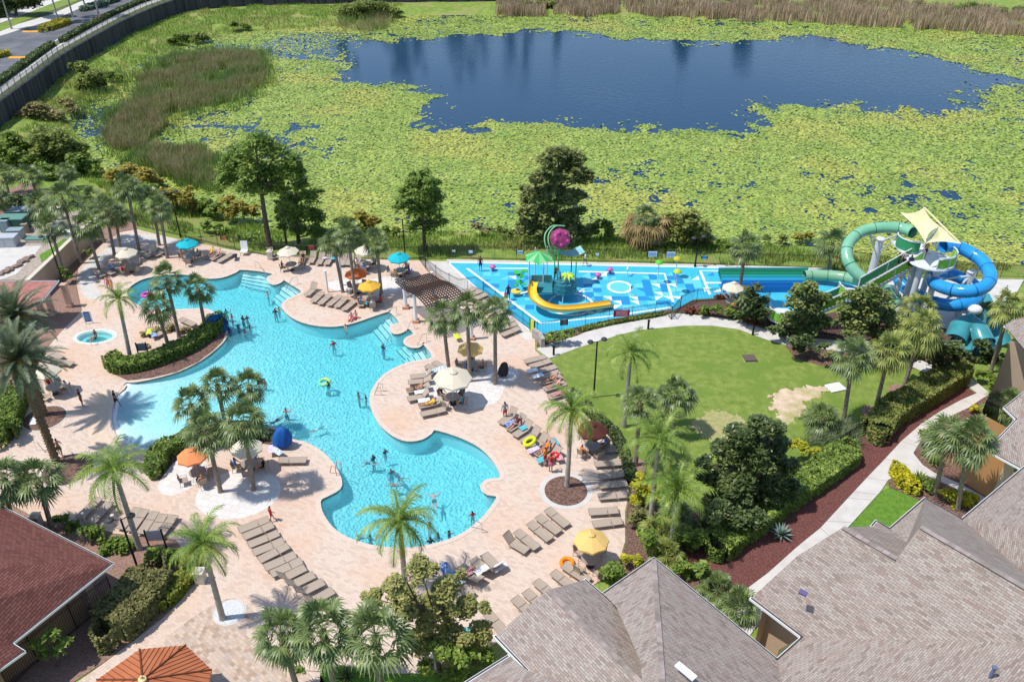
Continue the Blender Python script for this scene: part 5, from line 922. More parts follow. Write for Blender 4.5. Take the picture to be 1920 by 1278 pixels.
for i,(x,y,l_) in enumerate([(1385,1150,'grassy palmetto clump at the roof notch, front one'),(1345,1122,'grassy palmetto clump at the roof notch, rear one'),(1235,1010,'yellow-green palmetto among the shrubs by the feathery palms'),(1250,1055,'low yellow palmetto at the roof corner'),(1270,985,'palmetto at the foot of the magnolia'),(1890,600,'palmetto near the fence corner at the right edge'),(1850,600,'low palmetto behind the teal pool toys')]):
    palm('Y' if i in(2,3) else 'S',(x,y),(x,y-14),l_,1.5)
t=plant('young_tree','pale green young tree with twin stems in the lower left bed','tree',(108,1250),[(70,1205,16),(95,1190,18),(120,1205,16),(85,1225,14),(110,1222,14)],leafpine,.16,160,.05,asp=.3)
# ------------------------------------------------ fences, walls, lamps
FP=lambda pts:P(pts)
fence('black metal picket fence along the upper edge of the pool deck',FP([(215,405),(262,425),(330,440),(430,466),(500,480),(620,484),(760,486)]),1.5,blk)
fence('black metal picket fence behind the splash pad and the slides, along the pond bank',FP([(760,486),(860,484),(1100,489),(1300,494),(1540,503),(1620,513),(1920,521),(2010,524)]),1.5,blk)
fence('black fence with a bend between the pool deck and the splash pad',FP([(786,487),(801,508),(830,530),(862,546),(893,541),(950,586),(1008,629)]),1.4,blk)
fence('black fence along the front of the splash pad by the footpath',FP([(1008,630),(1085,616),(1150,604),(1250,589),(1258,600),(1276,578),(1300,566),(1380,561),(1440,572)]),1.4,blk)
fence('dark green fence beside the long hedge on the lawn side',FP([(1786,704),(1690,764),(1600,822),(1532,868),(1440,945),(1330,1050)]),1.2,blk,pick=.1)
fence('black metal fence in the shade beside the pool house',FP([(216,1124),(150,1175),(60,1250),(0,1310)]),2.0,blk,pick=.13)
fence('low dark fence along the footpath in front of the slide trees',FP([(1440,612),(1520,624),(1600,634),(1660,648)]),1.1,blk)
fence('short black fence panel closing the slide yard at the right',FP([(1880,560),(1860,590),(1850,640),(1800,700)]),1.4,blk)
fence('black fence behind the upper left palms running up to the marsh',FP([(215,405),(170,385),(130,372)]),1.5,blk)
tw=thing('boundary_wall','tan stucco wall with pale coping between the utility yard and the pool','wall',at(100,500))
wpts=[at(50,527,2.2),at(106,474,2.2),at(149,433,2.2),at(168,416,2.2)]
b=MB(); b.strip(wpts,.3,0,2.15); b.build('wall',M('tan_wall',(.50,.36,.26),(.56,.42,.31),sc=.6,rough=.9,bump=.1,bsc=20),tw); b=MB(); b.strip(wpts,.42,2.15,2.27); b.build('coping',cream,tw)
b=MB(); b.strip(P([(1000,632),(1012,640),(1018,652)]),.35,0,.95); tag(b.build('end_pillar',M('grey_stone_pillar',(.32,.28,.26),(.42,.38,.35),sc=3)),'squat grey stone pillar at the corner of the splash pad fence','pillar')
def lamp(base,top,label,head=2,z0=0):
    b_,c=up(*base,*top,z0); h=(c-b_).length; t=thing('lamp_post',label,'lamp post',b_); m=MB(); m.cyl((0,0,0),(0,0,.4),.13,.11); m.cyl((0,0,.4),(0,0,h-.2),.075,.06,10); m.build('pole',blk,t,local=True)
    for k in range(head):
        s=-1 if k else 1; m=MB(); m.cyl((0,0,h-.25),(s*.5,s*.2,h-.1),.03,n=6); m.build('arm',blk,t,local=True); m=MB(); m.lathe((s*.55,s*.2,h-.1),[(.05,.14),(.2,.08),(.26,-.02),(.22,-.08),(0,-.08)],12); m.build('lamp_head',dgrey,t,local=True)
for a in [((339,444),(324,358),'tall black lamp post by the back fence near the teal umbrella'),((262,1075),(228,968),'black lamp post in the lower left planting bed'),((1113,745),(1119,636),'black lamp post with floodlights on the lawn'),((760,484),(760,408),'black lamp post by the fence beside the teal umbrella of the upper deck'),((1303,500),(1306,443),'black lamp post at the far edge of the splash pad'),((120,535),(86,440),'slim black lamp post beside the tan wall')]: lamp(*a)
for i,(x,y) in enumerate([(1038,666),(1215,617),(1411,628),(155,1012),(217,985),(161,982)]):
    h=.9; b_=at(x,y); t=thing('bollard_light',f'{["black bollard light where the footpath meets the deck","black bollard light on the upper curve of the footpath","black bollard light by the lawn edge on the right of the footpath","pale bollard at the lower left, nearest the red roof","pale square bollard right of the lower left loungers","pale square bollard in the lower left shrubs"][i]}','bollard',b_); mt=blk if i<3 else cream; m=MB(); m.cyl((0,0,0),(0,0,h),.1,.1,10); m.build('post',mt,t,local=True); m=MB(); m.lathe((0,0,h),[(.13,0),(.13,.08),(0,.12)],10); m.build('cap',mt,t,local=True)
# ------------------------------------------------ loungers
def mk_lounger(ang):
    t=thing('sun_lounger','x','lounger',(0,0,-50)); PROTOS.append(t)
    w=.64; f=MB(); hz=.33
    for s in (-1,1): f.tube([(s*w/2,-.0,hz),(s*w/2,1.28,hz)],.022,6)
    for y in (0,1.28): f.tube([(-w/2,y,hz),(w/2,y,hz)],.02,6)
    ca,sa=math.cos(R(ang)),math.sin(R(ang))
    for s in (-1,1): f.tube([(s*w/2,1.26,hz),(s*w/2,1.26+.74*ca,hz+.74*sa)],.022,6)
    f.tube([(-w/2,1.26+.74*ca,hz+.74*sa),(w/2,1.26+.74*ca,hz+.74*sa)],.02,6); f.build('frame',framem,t,local=True)
    for s in (-1,1):
        for y in (.18,1.2): m=MB(); m.tube([(s*w/2,y,hz),(s*w/2,y+.03,0)],.02,6); m.build('leg',framem,t,local=True)
    m=MB(); n=6; vs=[];fs=[]
    for i in range(n+1):
        for s in (-1,0,1): vs.append((s*(w/2-.01),.02+1.22*i/n,hz+.015-(.025 if s==0 else 0)))
    for i in range(n):
        for k in range(2): fs.append((i*3+k,i*3+k+1,i*3+k+4,i*3+k+3))
    m.add(vs,fs); m.add([(v[0],v[1],v[2]-.015) for v in vs],[f_[::-1] for f_ in fs]); m.build('seat',sling,t,local=True)
    m=MB(); vs=[]
    for i in range(5):
        for s in (-1,0,1): d=.03+.69*i/4; vs.append((s*(w/2-.01),1.26+d*ca+(.025*sa if s==0 else 0),hz+.018+d*sa-(.025*ca if s==0 else 0)))
    fs=[(i*3+k,i*3+k+1,i*3+k+4,i*3+k+3) for i in range(4) for k in range(2)]
    m.add(vs,fs); m.add([(v[0],v[1]+.012*sa,v[2]-.015) for v in vs],[f_[::-1] for f_ in fs]); m.build('backrest',sling,t,local=True)
    return t
LF,LR,LM=mk_lounger(3),mk_lounger(48),mk_lounger(26)
def lounger(foot,head,k,label,group):
    a,b=at(*foot),at(*head); d=b-a; rz=math.atan2(d.y,d.x)-math.pi/2; m=(a+b)/2; u=d.normalized(); c=m-u*(1.0 if k==0 else .85)
    o=dup({0:LF,1:LR,2:LM}[k],c,rz+random.uniform(-.07,.07),label,group); return c,rz
LG={}
def row(desc,group,lst,order='from left',k=0):
    n=len(lst)
    for i,e in enumerate(lst):
        kk=e[4] if len(e)>4 else k; lab=f'{["flat","raised","half-raised"][kk]} lounger, {ORD[i]} {order} {desc}' if n>1 else f'flat tan lounger {desc}'
        LG.setdefault(group,[]).append(lounger((e[0],e[1]),(e[2],e[3]),kk,lab,group))
row('in the trio beside the tan wall, left of cream umbrella','loungers on the upper left deck',[(176,511,197,524),(190,508,215,521),(206,500,230,514)])
row('right of the cream umbrella under upper left palms','loungers on the upper left deck',[(282,486,265,475),(302,485,276,473),(312,479,288,469)])
row('right of the teal umbrella by the back fence','loungers by the teal umbrella',[(360,480,352,466,1),(385,490,408,472),(397,492,421,476),(411,495,436,481)])
row('along the fence between the two cream umbrellas','loungers along the back fence',[(516,491,508,475,1),(563,503,573,480,1),(580,503,592,479,1),(596,503,608,484,1),(611,503,623,485,1),(638,504,646,487,1),(651,502,661,488,1),(666,502,676,488,1)])
row('in the row on the curved deck tongue','loungers on the curved deck tongue',[(572,562,596,541,1),(587,571,607,553),(600,575,620,557),(617,577,636,560),(632,580,651,563),(646,585,665,569),(676,579,688,560)])
row('in the stepped column beside the splash pad fence','loungers beside the splash pad fence',[(868,556,888,548),(876,560,898,552),(888,566,908,558),(900,575,922,567),(912,585,934,576),(924,598,944,588),(933,613,958,605),(935,622,966,612),(940,634,976,621)],'from top')
row('on the pool side of the big cream umbrella','loungers round the big cream umbrella',[(772,712,806,709,1),(768,722,802,718,2),(764,738,800,733,2),(766,754,802,748,1),(782,768,828,760,2),(788,783,836,772),(803,692,829,704),(818,686,840,698)],'from top')
row('in the slanted column at the lawn edge','loungers at the left edge of the lawn',[(985,683,1020,673),(994,693,1034,683),(1004,703,1043,693),(1010,713,1048,703),(1016,723,1053,713),(1022,735,1058,724),(1032,750,1066,741)],'from top')
row('in the slanted row between pool and maroon umbrella','loungers by the maroon umbrella',[(934,803,970,778,1),(948,815,984,790,1),(960,826,996,801,1),(974,838,1012,813,1),(988,850,1026,826,1),(1000,862,1040,838,1),(1012,875,1050,850,1)],'from top')
row('stacked down the right deck edge below the maroon umbrella','loungers down the right deck edge',[(1104,851,1157,847),(1113,876,1166,871),(1122,900,1176,895),(1122,916,1176,911),(1122,937,1174,933),(1104,966,1158,963),(1112,989,1165,985)],'from top')
row('in the row left of the yellow umbrella at the bottom','loungers left of the yellow umbrella',[(990,1040,948,1016,1),(1008,1034,970,1000),(1034,1020,990,984),(1050,1006,1006,972),(1065,993,1024,959)])
row('in the long diagonal row at lower left of the pool','long diagonal row of loungers',[(450,1000,503,977),(458,1013,513,990),(467,1028,523,1004),(475,1043,533,1017),(486,1057,544,1030),(497,1071,555,1044),(509,1083,567,1057),(577,1068,522,1094,1),(592,1082,540,1107,1),(608,1096,560,1121,1),(624,1113,580,1138,1)],'from top')
row('in the row by the shrubs at the lower left','loungers by the lower left shrubs',[(158,970,182,946),(180,979,204,955),(232,991,254,964),(250,996,271,967),(268,1003,289,969),(285,1008,306,973),(304,1006,326,979)])
row('in the slanted group with towels below the main pool','loungers with towels below the pool',[(828,1092,862,1124),(846,1085,885,1125,0),(862,1065,898,1098,2),(884,1050,918,1088,1),(905,1042,940,1078,1)])
row('peeking out above the gable roof at the bottom','loungers behind the gable roof',[(1098,1092,1062,1068),(1075,1108,1042,1083),(1040,1125,1012,1102),(1020,1146,993,1120),(1000,1160,970,1133),(948,1195,918,1160)],'from right')
row('alone on the peninsula right of the cream umbrella','lone lounger',[(577,868,523,869)])
row('at the left edge above the leaning cream umbrella','loungers at the left edge of the deck',[(118,677,93,663),(135,687,105,682)],'from top')
row('behind the island hedge near the notice board','loungers on the planted island',[(303,632,283,620),(345,621,318,611),(365,614,340,604)])
# towels
def towel(px,rz,mat,label,sz=(.55,1.1),z=.40,tilt=0):
    c=at(px[0],px[1],z); t=MB(); n=8; vs=[];fs=[]
    g=random.Random(int(px[0]*7+px[1]))
    for i in range(n+1):
        for j in range(4): vs.append(Vector(((j/3-.5)*sz[0],(i/n-.5)*sz[1],g.uniform(0,.035)+(.04 if 0<j<3 else 0)+tilt*(i/n)*sz[1])))
    k=len(vs); vs+=[v-Vector((0,0,.025)) for v in vs]
    for i in range(n):
        for j in range(3): a=i*4+j; fs.append((a,a+1,a+5,a+4)); fs.append((k+a,k+a+4,k+a+5,k+a+1))
    rotm=Matrix.Rotation(rz,3,'Z'); t.add([rotm@v for v in vs],fs); me=t.build('towel',mat,loc=None); me.location=c; tag(me,label,'towel','towels and clothes left on furniture')
TW={'teal':M('towel_teal',(.10,.42,.50),rough=.95),'white':M('towel_white',(.72,.74,.76),rough=.95),'blue':M('towel_blue',(.05,.13,.40),(.35,.45,.62),sc=6,rough=.95,contrast=2),'red':M('towel_red',(.55,.03,.05),(.75,.45,.45),sc=9,rough=.95,contrast=2),'pink':M('towel_pink',(.62,.14,.28),rough=.95),'lilac':M('towel_lilac',(.45,.35,.60),(.7,.65,.75),sc=8),'lime':M('towel_lime',(.55,.62,.05)),'black':M('cloth_black',(.02,.02,.025),rough=.95),'stripe':M('towel_striped',(.30,.40,.58),(.74,.78,.82),sc=5,anis=(4,.2,1),contrast=3)}
for px,rz,m,l_ in [((208,500),.6,'blue','blue towel on a lounger near the tan wall'),((808,697),-1.0,'stripe','pale striped towel on the left blue-covered lounger'),((827,690),-1.0,'stripe','pale striped towel on the right blue-covered lounger'),((984,800),-.9,'teal','teal towel over a raised lounger back by the walkway'),((957,793),-.9,'blue','small blue towel on the topmost raised lounger'),((1000,842),-.9,'lilac','teal and lilac towel on the lounger beside the lime ring'),((1040,828),.4,'teal','teal towel bunched near the crowd of loungers'),((1048,855),.2,'red','red and white towel on the lowest raised lounger'),((1017,860),-.9,'teal','teal tote cloth on the lowest lounger seat'),
 ((877,1073),-.9,'red','red patterned towel in the group below the pool'),((936,1062),-.9,'white','pale blue-white towel over the rightmost lounger back'),((903,1068),-.9,'white','white towel on the second lounger from the right'),((838,1105),-.85,'stripe','pale striped towel on the leftmost lounger below the pool'),((858,1093),-.85,'white','white towel in the middle of the lounger group below the pool'),((835,1065),.3,'blue','blue clothes heaped on a chair below the pool'),((852,1082),.3,'blue','blue swim bag beside the loungers below the pool'),((688,566),-.3,'teal','teal towel on the lounger by the yellow umbrella'),((609,482),.3,'lilac','lilac towel on a raised lounger by the fence'),((624,483),.3,'teal','light blue towel on a raised lounger by the fence'),
 ((857,630),.4,'lime','white and lime towel in the shade of the pergola'),((998,694),-1.2,'white','white cloth on the second lounger at the lawn edge'),((1008,704),-1.2,'white','white cloth on the third lounger at the lawn edge'),((788,734),-1.3,'white','white towel on the lounger pile by the big umbrella'),((795,750),-1.3,'white','white folded towel on a lounger by the big umbrella'),((288,627),.5,'blue','blue towel behind the notice board'),((280,622),.2,'lime','lime and blue float cloth behind the notice board'),((1035,1160),.2,'teal','teal towel by the roof') ,((100,705),.7,'blue','blue towel on the seat beside the leaning umbrella'),((95,724),.7,'white','white and blue shirt on a chair at the left edge'),((62,790),.3,'white','white towel by the date palm trunk'),((510,842),.2,'lilac','pile of clothes on the table by the folded blue cover'),((521,846),.9,'stripe','striped towel hanging by the folded blue cover'),((440,480),.2,'black','dark bag by the teal umbrella'),((880,1188),.2,'teal','turquoise towel under the sparse tree'),((905,1180),.5,'red','orange-red towel under the sparse tree')][:35]:
    if (px)==(1035,1160): continue
    towel(px,rz,TW[m],l_,(.5,.95),.42 if px!=(62,790) else .05)
def ringfloat(px,z,r,mat,label,tilt=.1):
    c=at(px[0],px[1],z); m=MB(); m.tube([(r*math.cos(a),r*math.sin(a),tilt*r*math.cos(a)) for a in np.linspace(0,2*math.pi,28,endpoint=False)],r*.36,10,closed=True); o=m.build('swim_ring',mat,sm=True); o.location=c; tag(o,label,'swim ring')
ringfloat((993,827),.62,.38,M('lime_vinyl',(.62,.72,.01),rough=.25),'lime-yellow swim ring lying on a raised lounger',.5)
ringfloat((1063,1054),.14,.36,M('orange_vinyl',(.9,.25,.01),rough=.25),'orange swim ring on the deck beside the yellow umbrella')
ringfloat((275,552),-.02,.42,M('pink_vinyl',(.65,.08,.40),rough=.25),'pink swim ring floating in the upper pool arm')
ringfloat((608,716),-.02,.42,M('teal_vinyl',(.05,.60,.50),(.5,.7,.1),sc=3,rough=.25),'teal and green swim ring floating in the middle of the pool')
ringfloat((1040,852),.5,.25,M('red_vinyl',(.7,.03,.05),rough=.25),'small red swim ring on the lounger pile')
# ------------------------------------------------ umbrellas, tables and chairs
UMP={}
def mk_umb(col):
    t=thing('patio_umbrella','x','umbrella',(0,0,-50)); PROTOS.append(t); r=1.12; hz=2.15; tz=2.72; n=8
    m=MB(); m.cyl((0,0,0),(0,0,2.75),.024); m.build('pole',M('umbrella_pole',(.55,.50,.42),rough=.5),t,local=True)
    vs=[(0,0,tz)];fs=[]
    for i in range(n):
        a=2*math.pi*i/n; vs.append((r*math.cos(a),r*math.sin(a),hz)); 
    for i in range(n):
        a=2*math.pi*(i+.5)/n; vs.append((r*.905*math.cos(a),r*.905*math.sin(a),hz+.03))
    for i in range(n): a=2*math.pi*i/n; vs.append((r*.5*math.cos(a),r*.5*math.sin(a),(hz+tz)/2+.03))
    for i in range(n): j=(i+1)%n; fs+=[(0,1+2*n+i,1+2*n+j),(1+2*n+i,1+i,1+n+i),(1+2*n+i,1+n+i,1+2*n+j),(1+2*n+j,1+n+i,1+j)]
    m=MB(); m.add(vs,fs); vv=[]; ff=[]
    for i in range(n):
        for q in (vs[1+i],vs[1+n+i]): vv+=[q,(q[0]*1.005,q[1]*1.005,q[2]-.13)]
    for i in range(2*n): j=(i+1)%(2*n); ff.append((2*i,2*i+1,2*j+1,2*j))
    m.add(vv,ff); m.build('canopy',umb[col],t,local=True)
    m=MB(); m.lathe((0,0,tz),[(.26,-.04),(.14,.04),(.03,.07),(.02,.14),(0,.15)],8); m.build('vent_cap',umb[col],t,local=True)
    for i in range(n): a=2*math.pi*i/n; m=MB(); m.cyl((0,0,tz-.03),(r*math.cos(a)*.98,r*math.sin(a)*.98,hz-.01),.012,n=4); m.build('rib',framem,t,local=True)
    m=MB(); m.lathe((0,0,0),[(.26,0),(.26,.06),(.05,.1)],14); m.build('base',dgrey,t,local=True)
    return t
tb0=thing('patio_table','x','table',(0,0,-50)); PROTOS.append(tb0); m=MB(); m.lathe((0,0,.7),[(.06,0),(.6,0),(.6,.03),(.06,.03)],20); m.build('table_top',M('table_top',(.28,.25,.22),rough=.4),tb0,local=True)
for i in range(4): a=i*math.pi/2+.78; m=MB(); m.tube([(.45*math.cos(a),.45*math.sin(a),.7),(.35*math.cos(a),.35*math.sin(a),.3),(.5*math.cos(a),.5*math.sin(a),0)],.02,6); m.build('leg',framem,tb0,local=True)
ch0=thing('patio_chair','x','chair',(0,0,-50)); PROTOS.append(ch0)
m=MB(); m.box((0,0,.42),(.5,.5,.03)); m.build('seat',sling,ch0,local=True); m=MB(); m.box((0,.27,.7),(.5,.03,.52),rot=Matrix.Rotation(-.22,3,'X')); m.build('backrest',sling,ch0,local=True)
for s in (-1,1):
    m=MB(); m.tube([(s*.27,-.26,.0),(s*.27,-.25,.62),(s*.27,.24,.62)],.018,6); m.build('armrest',framem,ch0,local=True); m=MB(); m.tube([(s*.25,.3,0),(s*.25,.24,.42),(s*.25,.35,.95)],.018,6); m.build('frame',framem,ch0,local=True)
DESC=[('teal',(348,452),'teal umbrella nearest the back fence on the left','teal umbrella by the back fence',3),('cream',(237,470),'cream umbrella among the upper left palms','cream umbrella in the upper left palms',4),('cream',(541,467),'cream umbrella at the fence, left of two above the main pool','fence cream umbrella on the left',2),('cream',(682,466),'cream umbrella at the fence behind the trio of palms','fence cream umbrella behind palms',3),('teal',(747,478),'teal umbrella at the end of the upper deck by the splash pad','teal umbrella near the splash pad',4),('orange',(667,509),'bright orange umbrella beside the yellow one','bright orange umbrella',4),('yellow',(693,532),'golden yellow umbrella right below the bright orange one','golden umbrella below the orange one',4),('pale yellow',(881,649),'pale yellow umbrella behind the middle palm by the pergola','yellow umbrella by the pergola palms',4),('cream',(847,710),'large cream umbrella on the pale paving in the middle','large cream umbrella on pale paving',4),('cream',(88,692),'cream umbrella at the left edge beside the date palm crown','cream umbrella at the left edge',3),('coral',(361,849),'coral umbrella half hidden under a palm on the peninsula','coral umbrella on the peninsula',4),('cream',(460,833),'cream umbrella behind a palm trunk on the peninsula','cream umbrella on the peninsula',4),('pale yellow',(1110,1009),'pale yellow umbrella beside the roof and right deck edge','yellow umbrella at the right deck edge',4),('maroon',(1113,800),'dark maroon umbrella beside the lawn hedge','maroon umbrella at the lawn hedge',4),('cream',(1378,535),'white umbrella at the splash pad end beside the palm','white umbrella by the splash pad',2)]
CH=[]
for i,(c_,px,lab,sh,nc) in enumerate(DESC):
    if c_ not in UMP: UMP[c_]=mk_umb(c_)
    c=at(px[0],px[1],2.45); c.z=0.03; rz=random.uniform(0,.78); sc=1.38 if i==8 else 1.0
    u=dup(UMP[c_],c,rz,lab,'patio umbrellas',(sc,sc,.5+sc*.5)); u.rotation_euler=(random.uniform(-.05,.05),random.uniform(-.05,.05),rz)
    dup(tb0,c,rz,f'round patio table under the {sh}','round patio tables',1)
    a0=random.uniform(0,6.28)
    kk_=[]
    for k in range(nc):
        a=a0+k*2*math.pi/nc+random.uniform(-.2,.2); r_=random.uniform(.85,1.1); p=c+Vector((r_*math.cos(a),r_*math.sin(a),0)); rzc=a-math.pi/2
        kk_.append((p,rzc))
    kk_.sort(key=lambda q:q[0].x)
    for k,(p,rzc) in enumerate(kk_):
        od='leftmost' if k==0 else 'rightmost' if k==nc-1 else ORD[k]+' from left'; dup(ch0,p,rzc+random.uniform(-.2,.2),f'{od} tan chair under the {sh}','patio chairs'); CH.append((p,rzc,i,od))
# folded covers
def cover(px,h,r,mat,label,lean=(0,0),name='folded_umbrella'):
    c=at(*px); m=MB(); n=14; prof=[(1.0,.15),(.95,.5),(.62,.85),(.3,.97),(.05,1.0)]; vs=[];fs=[]
    for q,z in prof:
        for k in range(n): a=2*math.pi*k/n; w=1+.22*math.sin(5*a); vs.append((q*r*w*math.cos(a)+lean[0]*z,q*r*w*.7*math.sin(a)+lean[1]*z,z*h))
    for i in range(len(prof)-1):
        for k in range(n): fs.append((i*n+k,i*n+(k+1)%n,(i+1)*n+(k+1)%n,(i+1)*n+k))
    t=thing(name,label,'cover',c); m.add(vs,fs); m.build('cover',mat,t,sm=True,local=True); m=MB(); m.cyl((0,0,0),(0,0,h*.5),.05); m.build('stand',dgrey,t,local=True)
cover((528,838),1.9,.72,M('blue_cover',(.01,.10,.38),rough=.7),'folded bright blue fabric cover on a lift at the pool edge',(.3,0))
cover((942,706),1.5,.42,M('black_cover',(.03,.03,.035),rough=.7),'folded black umbrella cover beside the right palm on pale paving',(.2,0))
# ------------------------------------------------ pergola
pg=thing('pergola','dark brown lattice pergola with an arched top on white columns','pergola',at(790,590)); A_,B_,C_,D_=at(743,530,3.0),at(806,514,3.0),at(873,558,3.0),at(806,582,3.0)
brn=M('pergola_wood',(.05,.03,.025),(.08,.05,.04),sc=4,rough=.8)
def pgp(u,v): # u across AB, v along AD
    p=(A_*(1-u)+B_*u)*(1-v)+(D_*(1-u)+C_*u)*v; p.z+=.36*max(0,math.sin(math.pi*max(0,(v-.3)/.7))) ; return p
for i in range(22):
    v=i/21; m=MB(); m.tube([pgp(u,v)+Vector((0,0,.09)) for u in (-.03,.5,1.03)],.065,4); m.build('batten',brn,pg)
for i in range(15):
    u=i/14; m=MB(); m.tube([pgp(u,v/14) for v in range(15)],.065,4); m.build('rafter',brn,pg)
for (x,y) in ((761,578),(780,604),(884,636),(812,560)):
    p=at(x,y); m=MB(); m.cyl(p,p+Vector((0,0,2.95)),.19,.16,12); o=m.build('column',white,pg,sm=False); m=MB(); m.box(p+Vector((0,0,.15)),(.6,.6,.3)); q=m.build('column_base',M('terracotta_base',(.55,.30,.17)),o); q.location=Vector((0,0,0)); q.data.transform(Matrix.Translation(Vector((0,0,0))))
for px,top,l_ in (((545+70,548),(609,508),'white pole standing left of the orange umbrella trio of palms'),((642,535),(634,478),'thin white pole behind the left palm of the trio')):
    b_,c=up(*px,*top); t=thing('shade_pole',l_,'pole',b_); m=MB(); m.cyl((0,0,0),(0,0,(c-b_).length),.1,.09,10); m.build('pole',white,t,local=True); m=MB(); m.lathe((0,0,(c-b_).length),[(.14,0),(.14,.06),(0,.1)],10); m.build('cap',white,t,local=True)
# notice boards, signs, bins, blue rack
def board(px,w,h,z,rz,face,label,lines=True,frame=blk,legs=True,bold=None):
    c=at(*px); t=thing('notice_board',label,'sign',c,rz); m=MB(); m.box((0,0,z+h/2),(w,.05,h)); m.build('panel',face,t,local=True); m=MB()
    for s in (-1,1): m.box((s*(w/2+.04),0,(z+h+.1)/2 if legs else z+h/2),(.09,.09,z+h+.1 if legs else h))
    m.build('frame',frame,t,local=True)
    if lines:
        m=MB(); g=random.Random(int(px[0])); 
        for k in range(4):
            x=-w*.38
            while x<w*.34: l=g.uniform(.05,.14)*w; m.box((x+l/2,-.03,z+h*(.8-.19*k)),(l,.012,h*.07)); x+=l+.03*w
        m.build('lettering',bold or M('sign_ink',(.05,.12,.35)),t,local=True)
board((297,1028),.95,.85,.75,.1,M('notice_grey',(.40,.42,.45),rough=.4),'framed grey-backed notice board on black posts at the lower left',False)
board((270,667),.75,.75,.55,.1,M('notice_blue_grey',(.16,.20,.25),rough=.4),'dark framed notice board on the planted island',False)
for i,(x,y,w,l_) in enumerate([(975,488,.62,'small white-blue sign on the fence left of the play structure'),(1222,493,.95,'white sign board on the fence, left of two above the splash pad'),(1256,494,.95,'white sign board on the fence, right of two above the splash pad'),(851,484,.4,'tiny white sign on the fence at the pad corner'),(883,486,.45,'small white sign on the fence near the pad corner'),(1119,491,.4,'tiny white sign on the fence right of the play structure'),(1319,497,.5,'small blue sign on the fence by the far lamp post')]): board((x,y),w,w*.62,.75,0,M('sign_white',(.70,.75,.80),rough=.5) if i<6 else M('sign_blue',(.05,.3,.6)),l_,i in(0,1,2),legs=False)
board((586,480),.7,.45,.8,0,M('sign_red',(.60,.12,.10)),'small red sign on the fence above the loungers',False,legs=False); board((423,462),.6,.45,.8,0,M('sign_orange',(.75,.35,.10)),'small orange sign on the fence near the lifeguard chair',False,legs=False)
board((1164,605),1.35,.65,.7,.12,M('sign_magenta',(.42,.012,.07)),'magenta banner with pale script on the splash pad fence',True,legs=False,bold=M('pale_ink',(.75,.55,.60))); board((1057,618),.55,.6,.5,.12,M('sign_grey',(.25,.28,.32)),'grey notice on the splash pad fence',False,legs=False)
board((998,624),.5,1.3,.1,-.9,M('sign_lime',(.55,.68,.05)),'tall lime-yellow panel on the fence corner',False,legs=False)
board((168,607),.55,1.0,.25,.2,M('sign_deep_blue',(.04,.10,.28)),'blue rules board standing above the hot tub',True,frame=white,bold=M('pale_blue_ink',(.45,.6,.8)))
def bin_(px,l_,mat): 
    c=at(*px); t=thing('waste_bin',l_,'bin',c); m=MB(); m.box((0,0,.45),(.55,.55,.9)); m.build('body',mat,t,local=True); m=MB(); m.box((0,0,.95),(.62,.62,.1)); m.lathe((0,0,1.0),[(.28,0),(.18,.12),(0,.15)],10); m.build('lid',cream,t,local=True)
bin_((378,1090),'beige litter bin by the curved walk',cream); bin_((72,985),'grey litter bin beside the two palms at the red roof',M('bin_grey',(.28,.27,.25))); bin_((508,486),'pale bin at the back fence left of the cream umbrella',cream); bin_((290,475),'low pale bin between the upper left palms',cream)
# lifeguard style white chair
t=thing('white_chair','white framed high-back chair standing by the back fence','chair',at(459,478)); m=MB(); m.box((0,0,.5),(.75,.6,.05)); m.build('seat',white,t,local=True); m=MB(); m.box((0,.3,1.0),(.75,.05,1.0),rot=Matrix.Rotation(-.15,3,'X')); m.build('backrest',white,t,local=True)
for x in(-.35,.35):
    for y in (-.28,.28): m=MB(); m.cyl((x,y,0),(x,y,.5),.025,n=6); m.build('leg',framem,t,local=True)
# ladders and rails
chr_=M('steel_rail',(.6,.6,.6),rough=.2,metal=.9); redr=M('red_rail',(.65,.14,.06),rough=.4)
def rail(a,b,label,mat=chr_,h=.85,two=0,name='handrail'):
    A0,B0=at(*a),at(*b,-.3); d=(B0-A0); d.z=0; s=Vector((-d.y,d.x,0)).normalized(); t=thing(name,label,'handrail',A0)
    for k in ((-1,1) if two else (0,)):
        o_=s*k*.28; m=MB(); m.tube([A0+o_,A0+o_+Vector((0,0,h)),A0+o_+d*.35+Vector((0,0,h+.05)),B0+o_*1+Vector((0,0,.1 if not two else -.6))],.028,6); m.build('rail',mat,t)
    if two:
        for z in (-.1,-.4): m=MB(); m.box(B0+Vector((0,0,z+.3)),(.1,.5,.04),rz=math.atan2(d.y,d.x)); m.build('rung',mat,t)
for a in [((717,738),(698,742),'chrome ladder where the deck bulges into the pool',chr_,.8,1,'pool_ladder'),((636,888),(618,885),'red-railed ladder at the end of the peninsula',redr,.8,1,'pool_ladder'),((904,999),(872,990),'curved rail on the lower right pool rim'),((480,503),(500,518),'thin rail over the top left steps'),((559,533),(536,545),'thin rail over the steps right of the notch'),((744,590),(722,604),'thin rail over the steps by the curved tongue'),((777,616),(760,628),'thin rail by the small rounded landing'),((800,640),(780,655),'thin rail by the second rounded landing'),((172,648),(185,636),'small rail beside the hot tub'),((70,845),(90,855),'curved bicycle-like rack by the date palm trunk')]: rail(*a)
# ------------------------------------------------ small blue kids slide on the island
t=thing('kids_slide','small blue slide curving into the pool from the planted island','slide',at(402,612)); m=MB(); m.tube([at(392,606,1.1),at(400,594,1.35),at(412,594,1.2),at(420,606,.7),at(421,622,.2)],.42,8,arc=(math.pi*.95,math.pi*2.05)); m.build('chute',M('slide_navy',(.02,.14,.36),rough=.25),t,sm=True); m=MB(); m.cyl(at(402,605,0),at(402,605,1.0),.12); m.build('support',M('slide_navy',(0,0,0)),t)
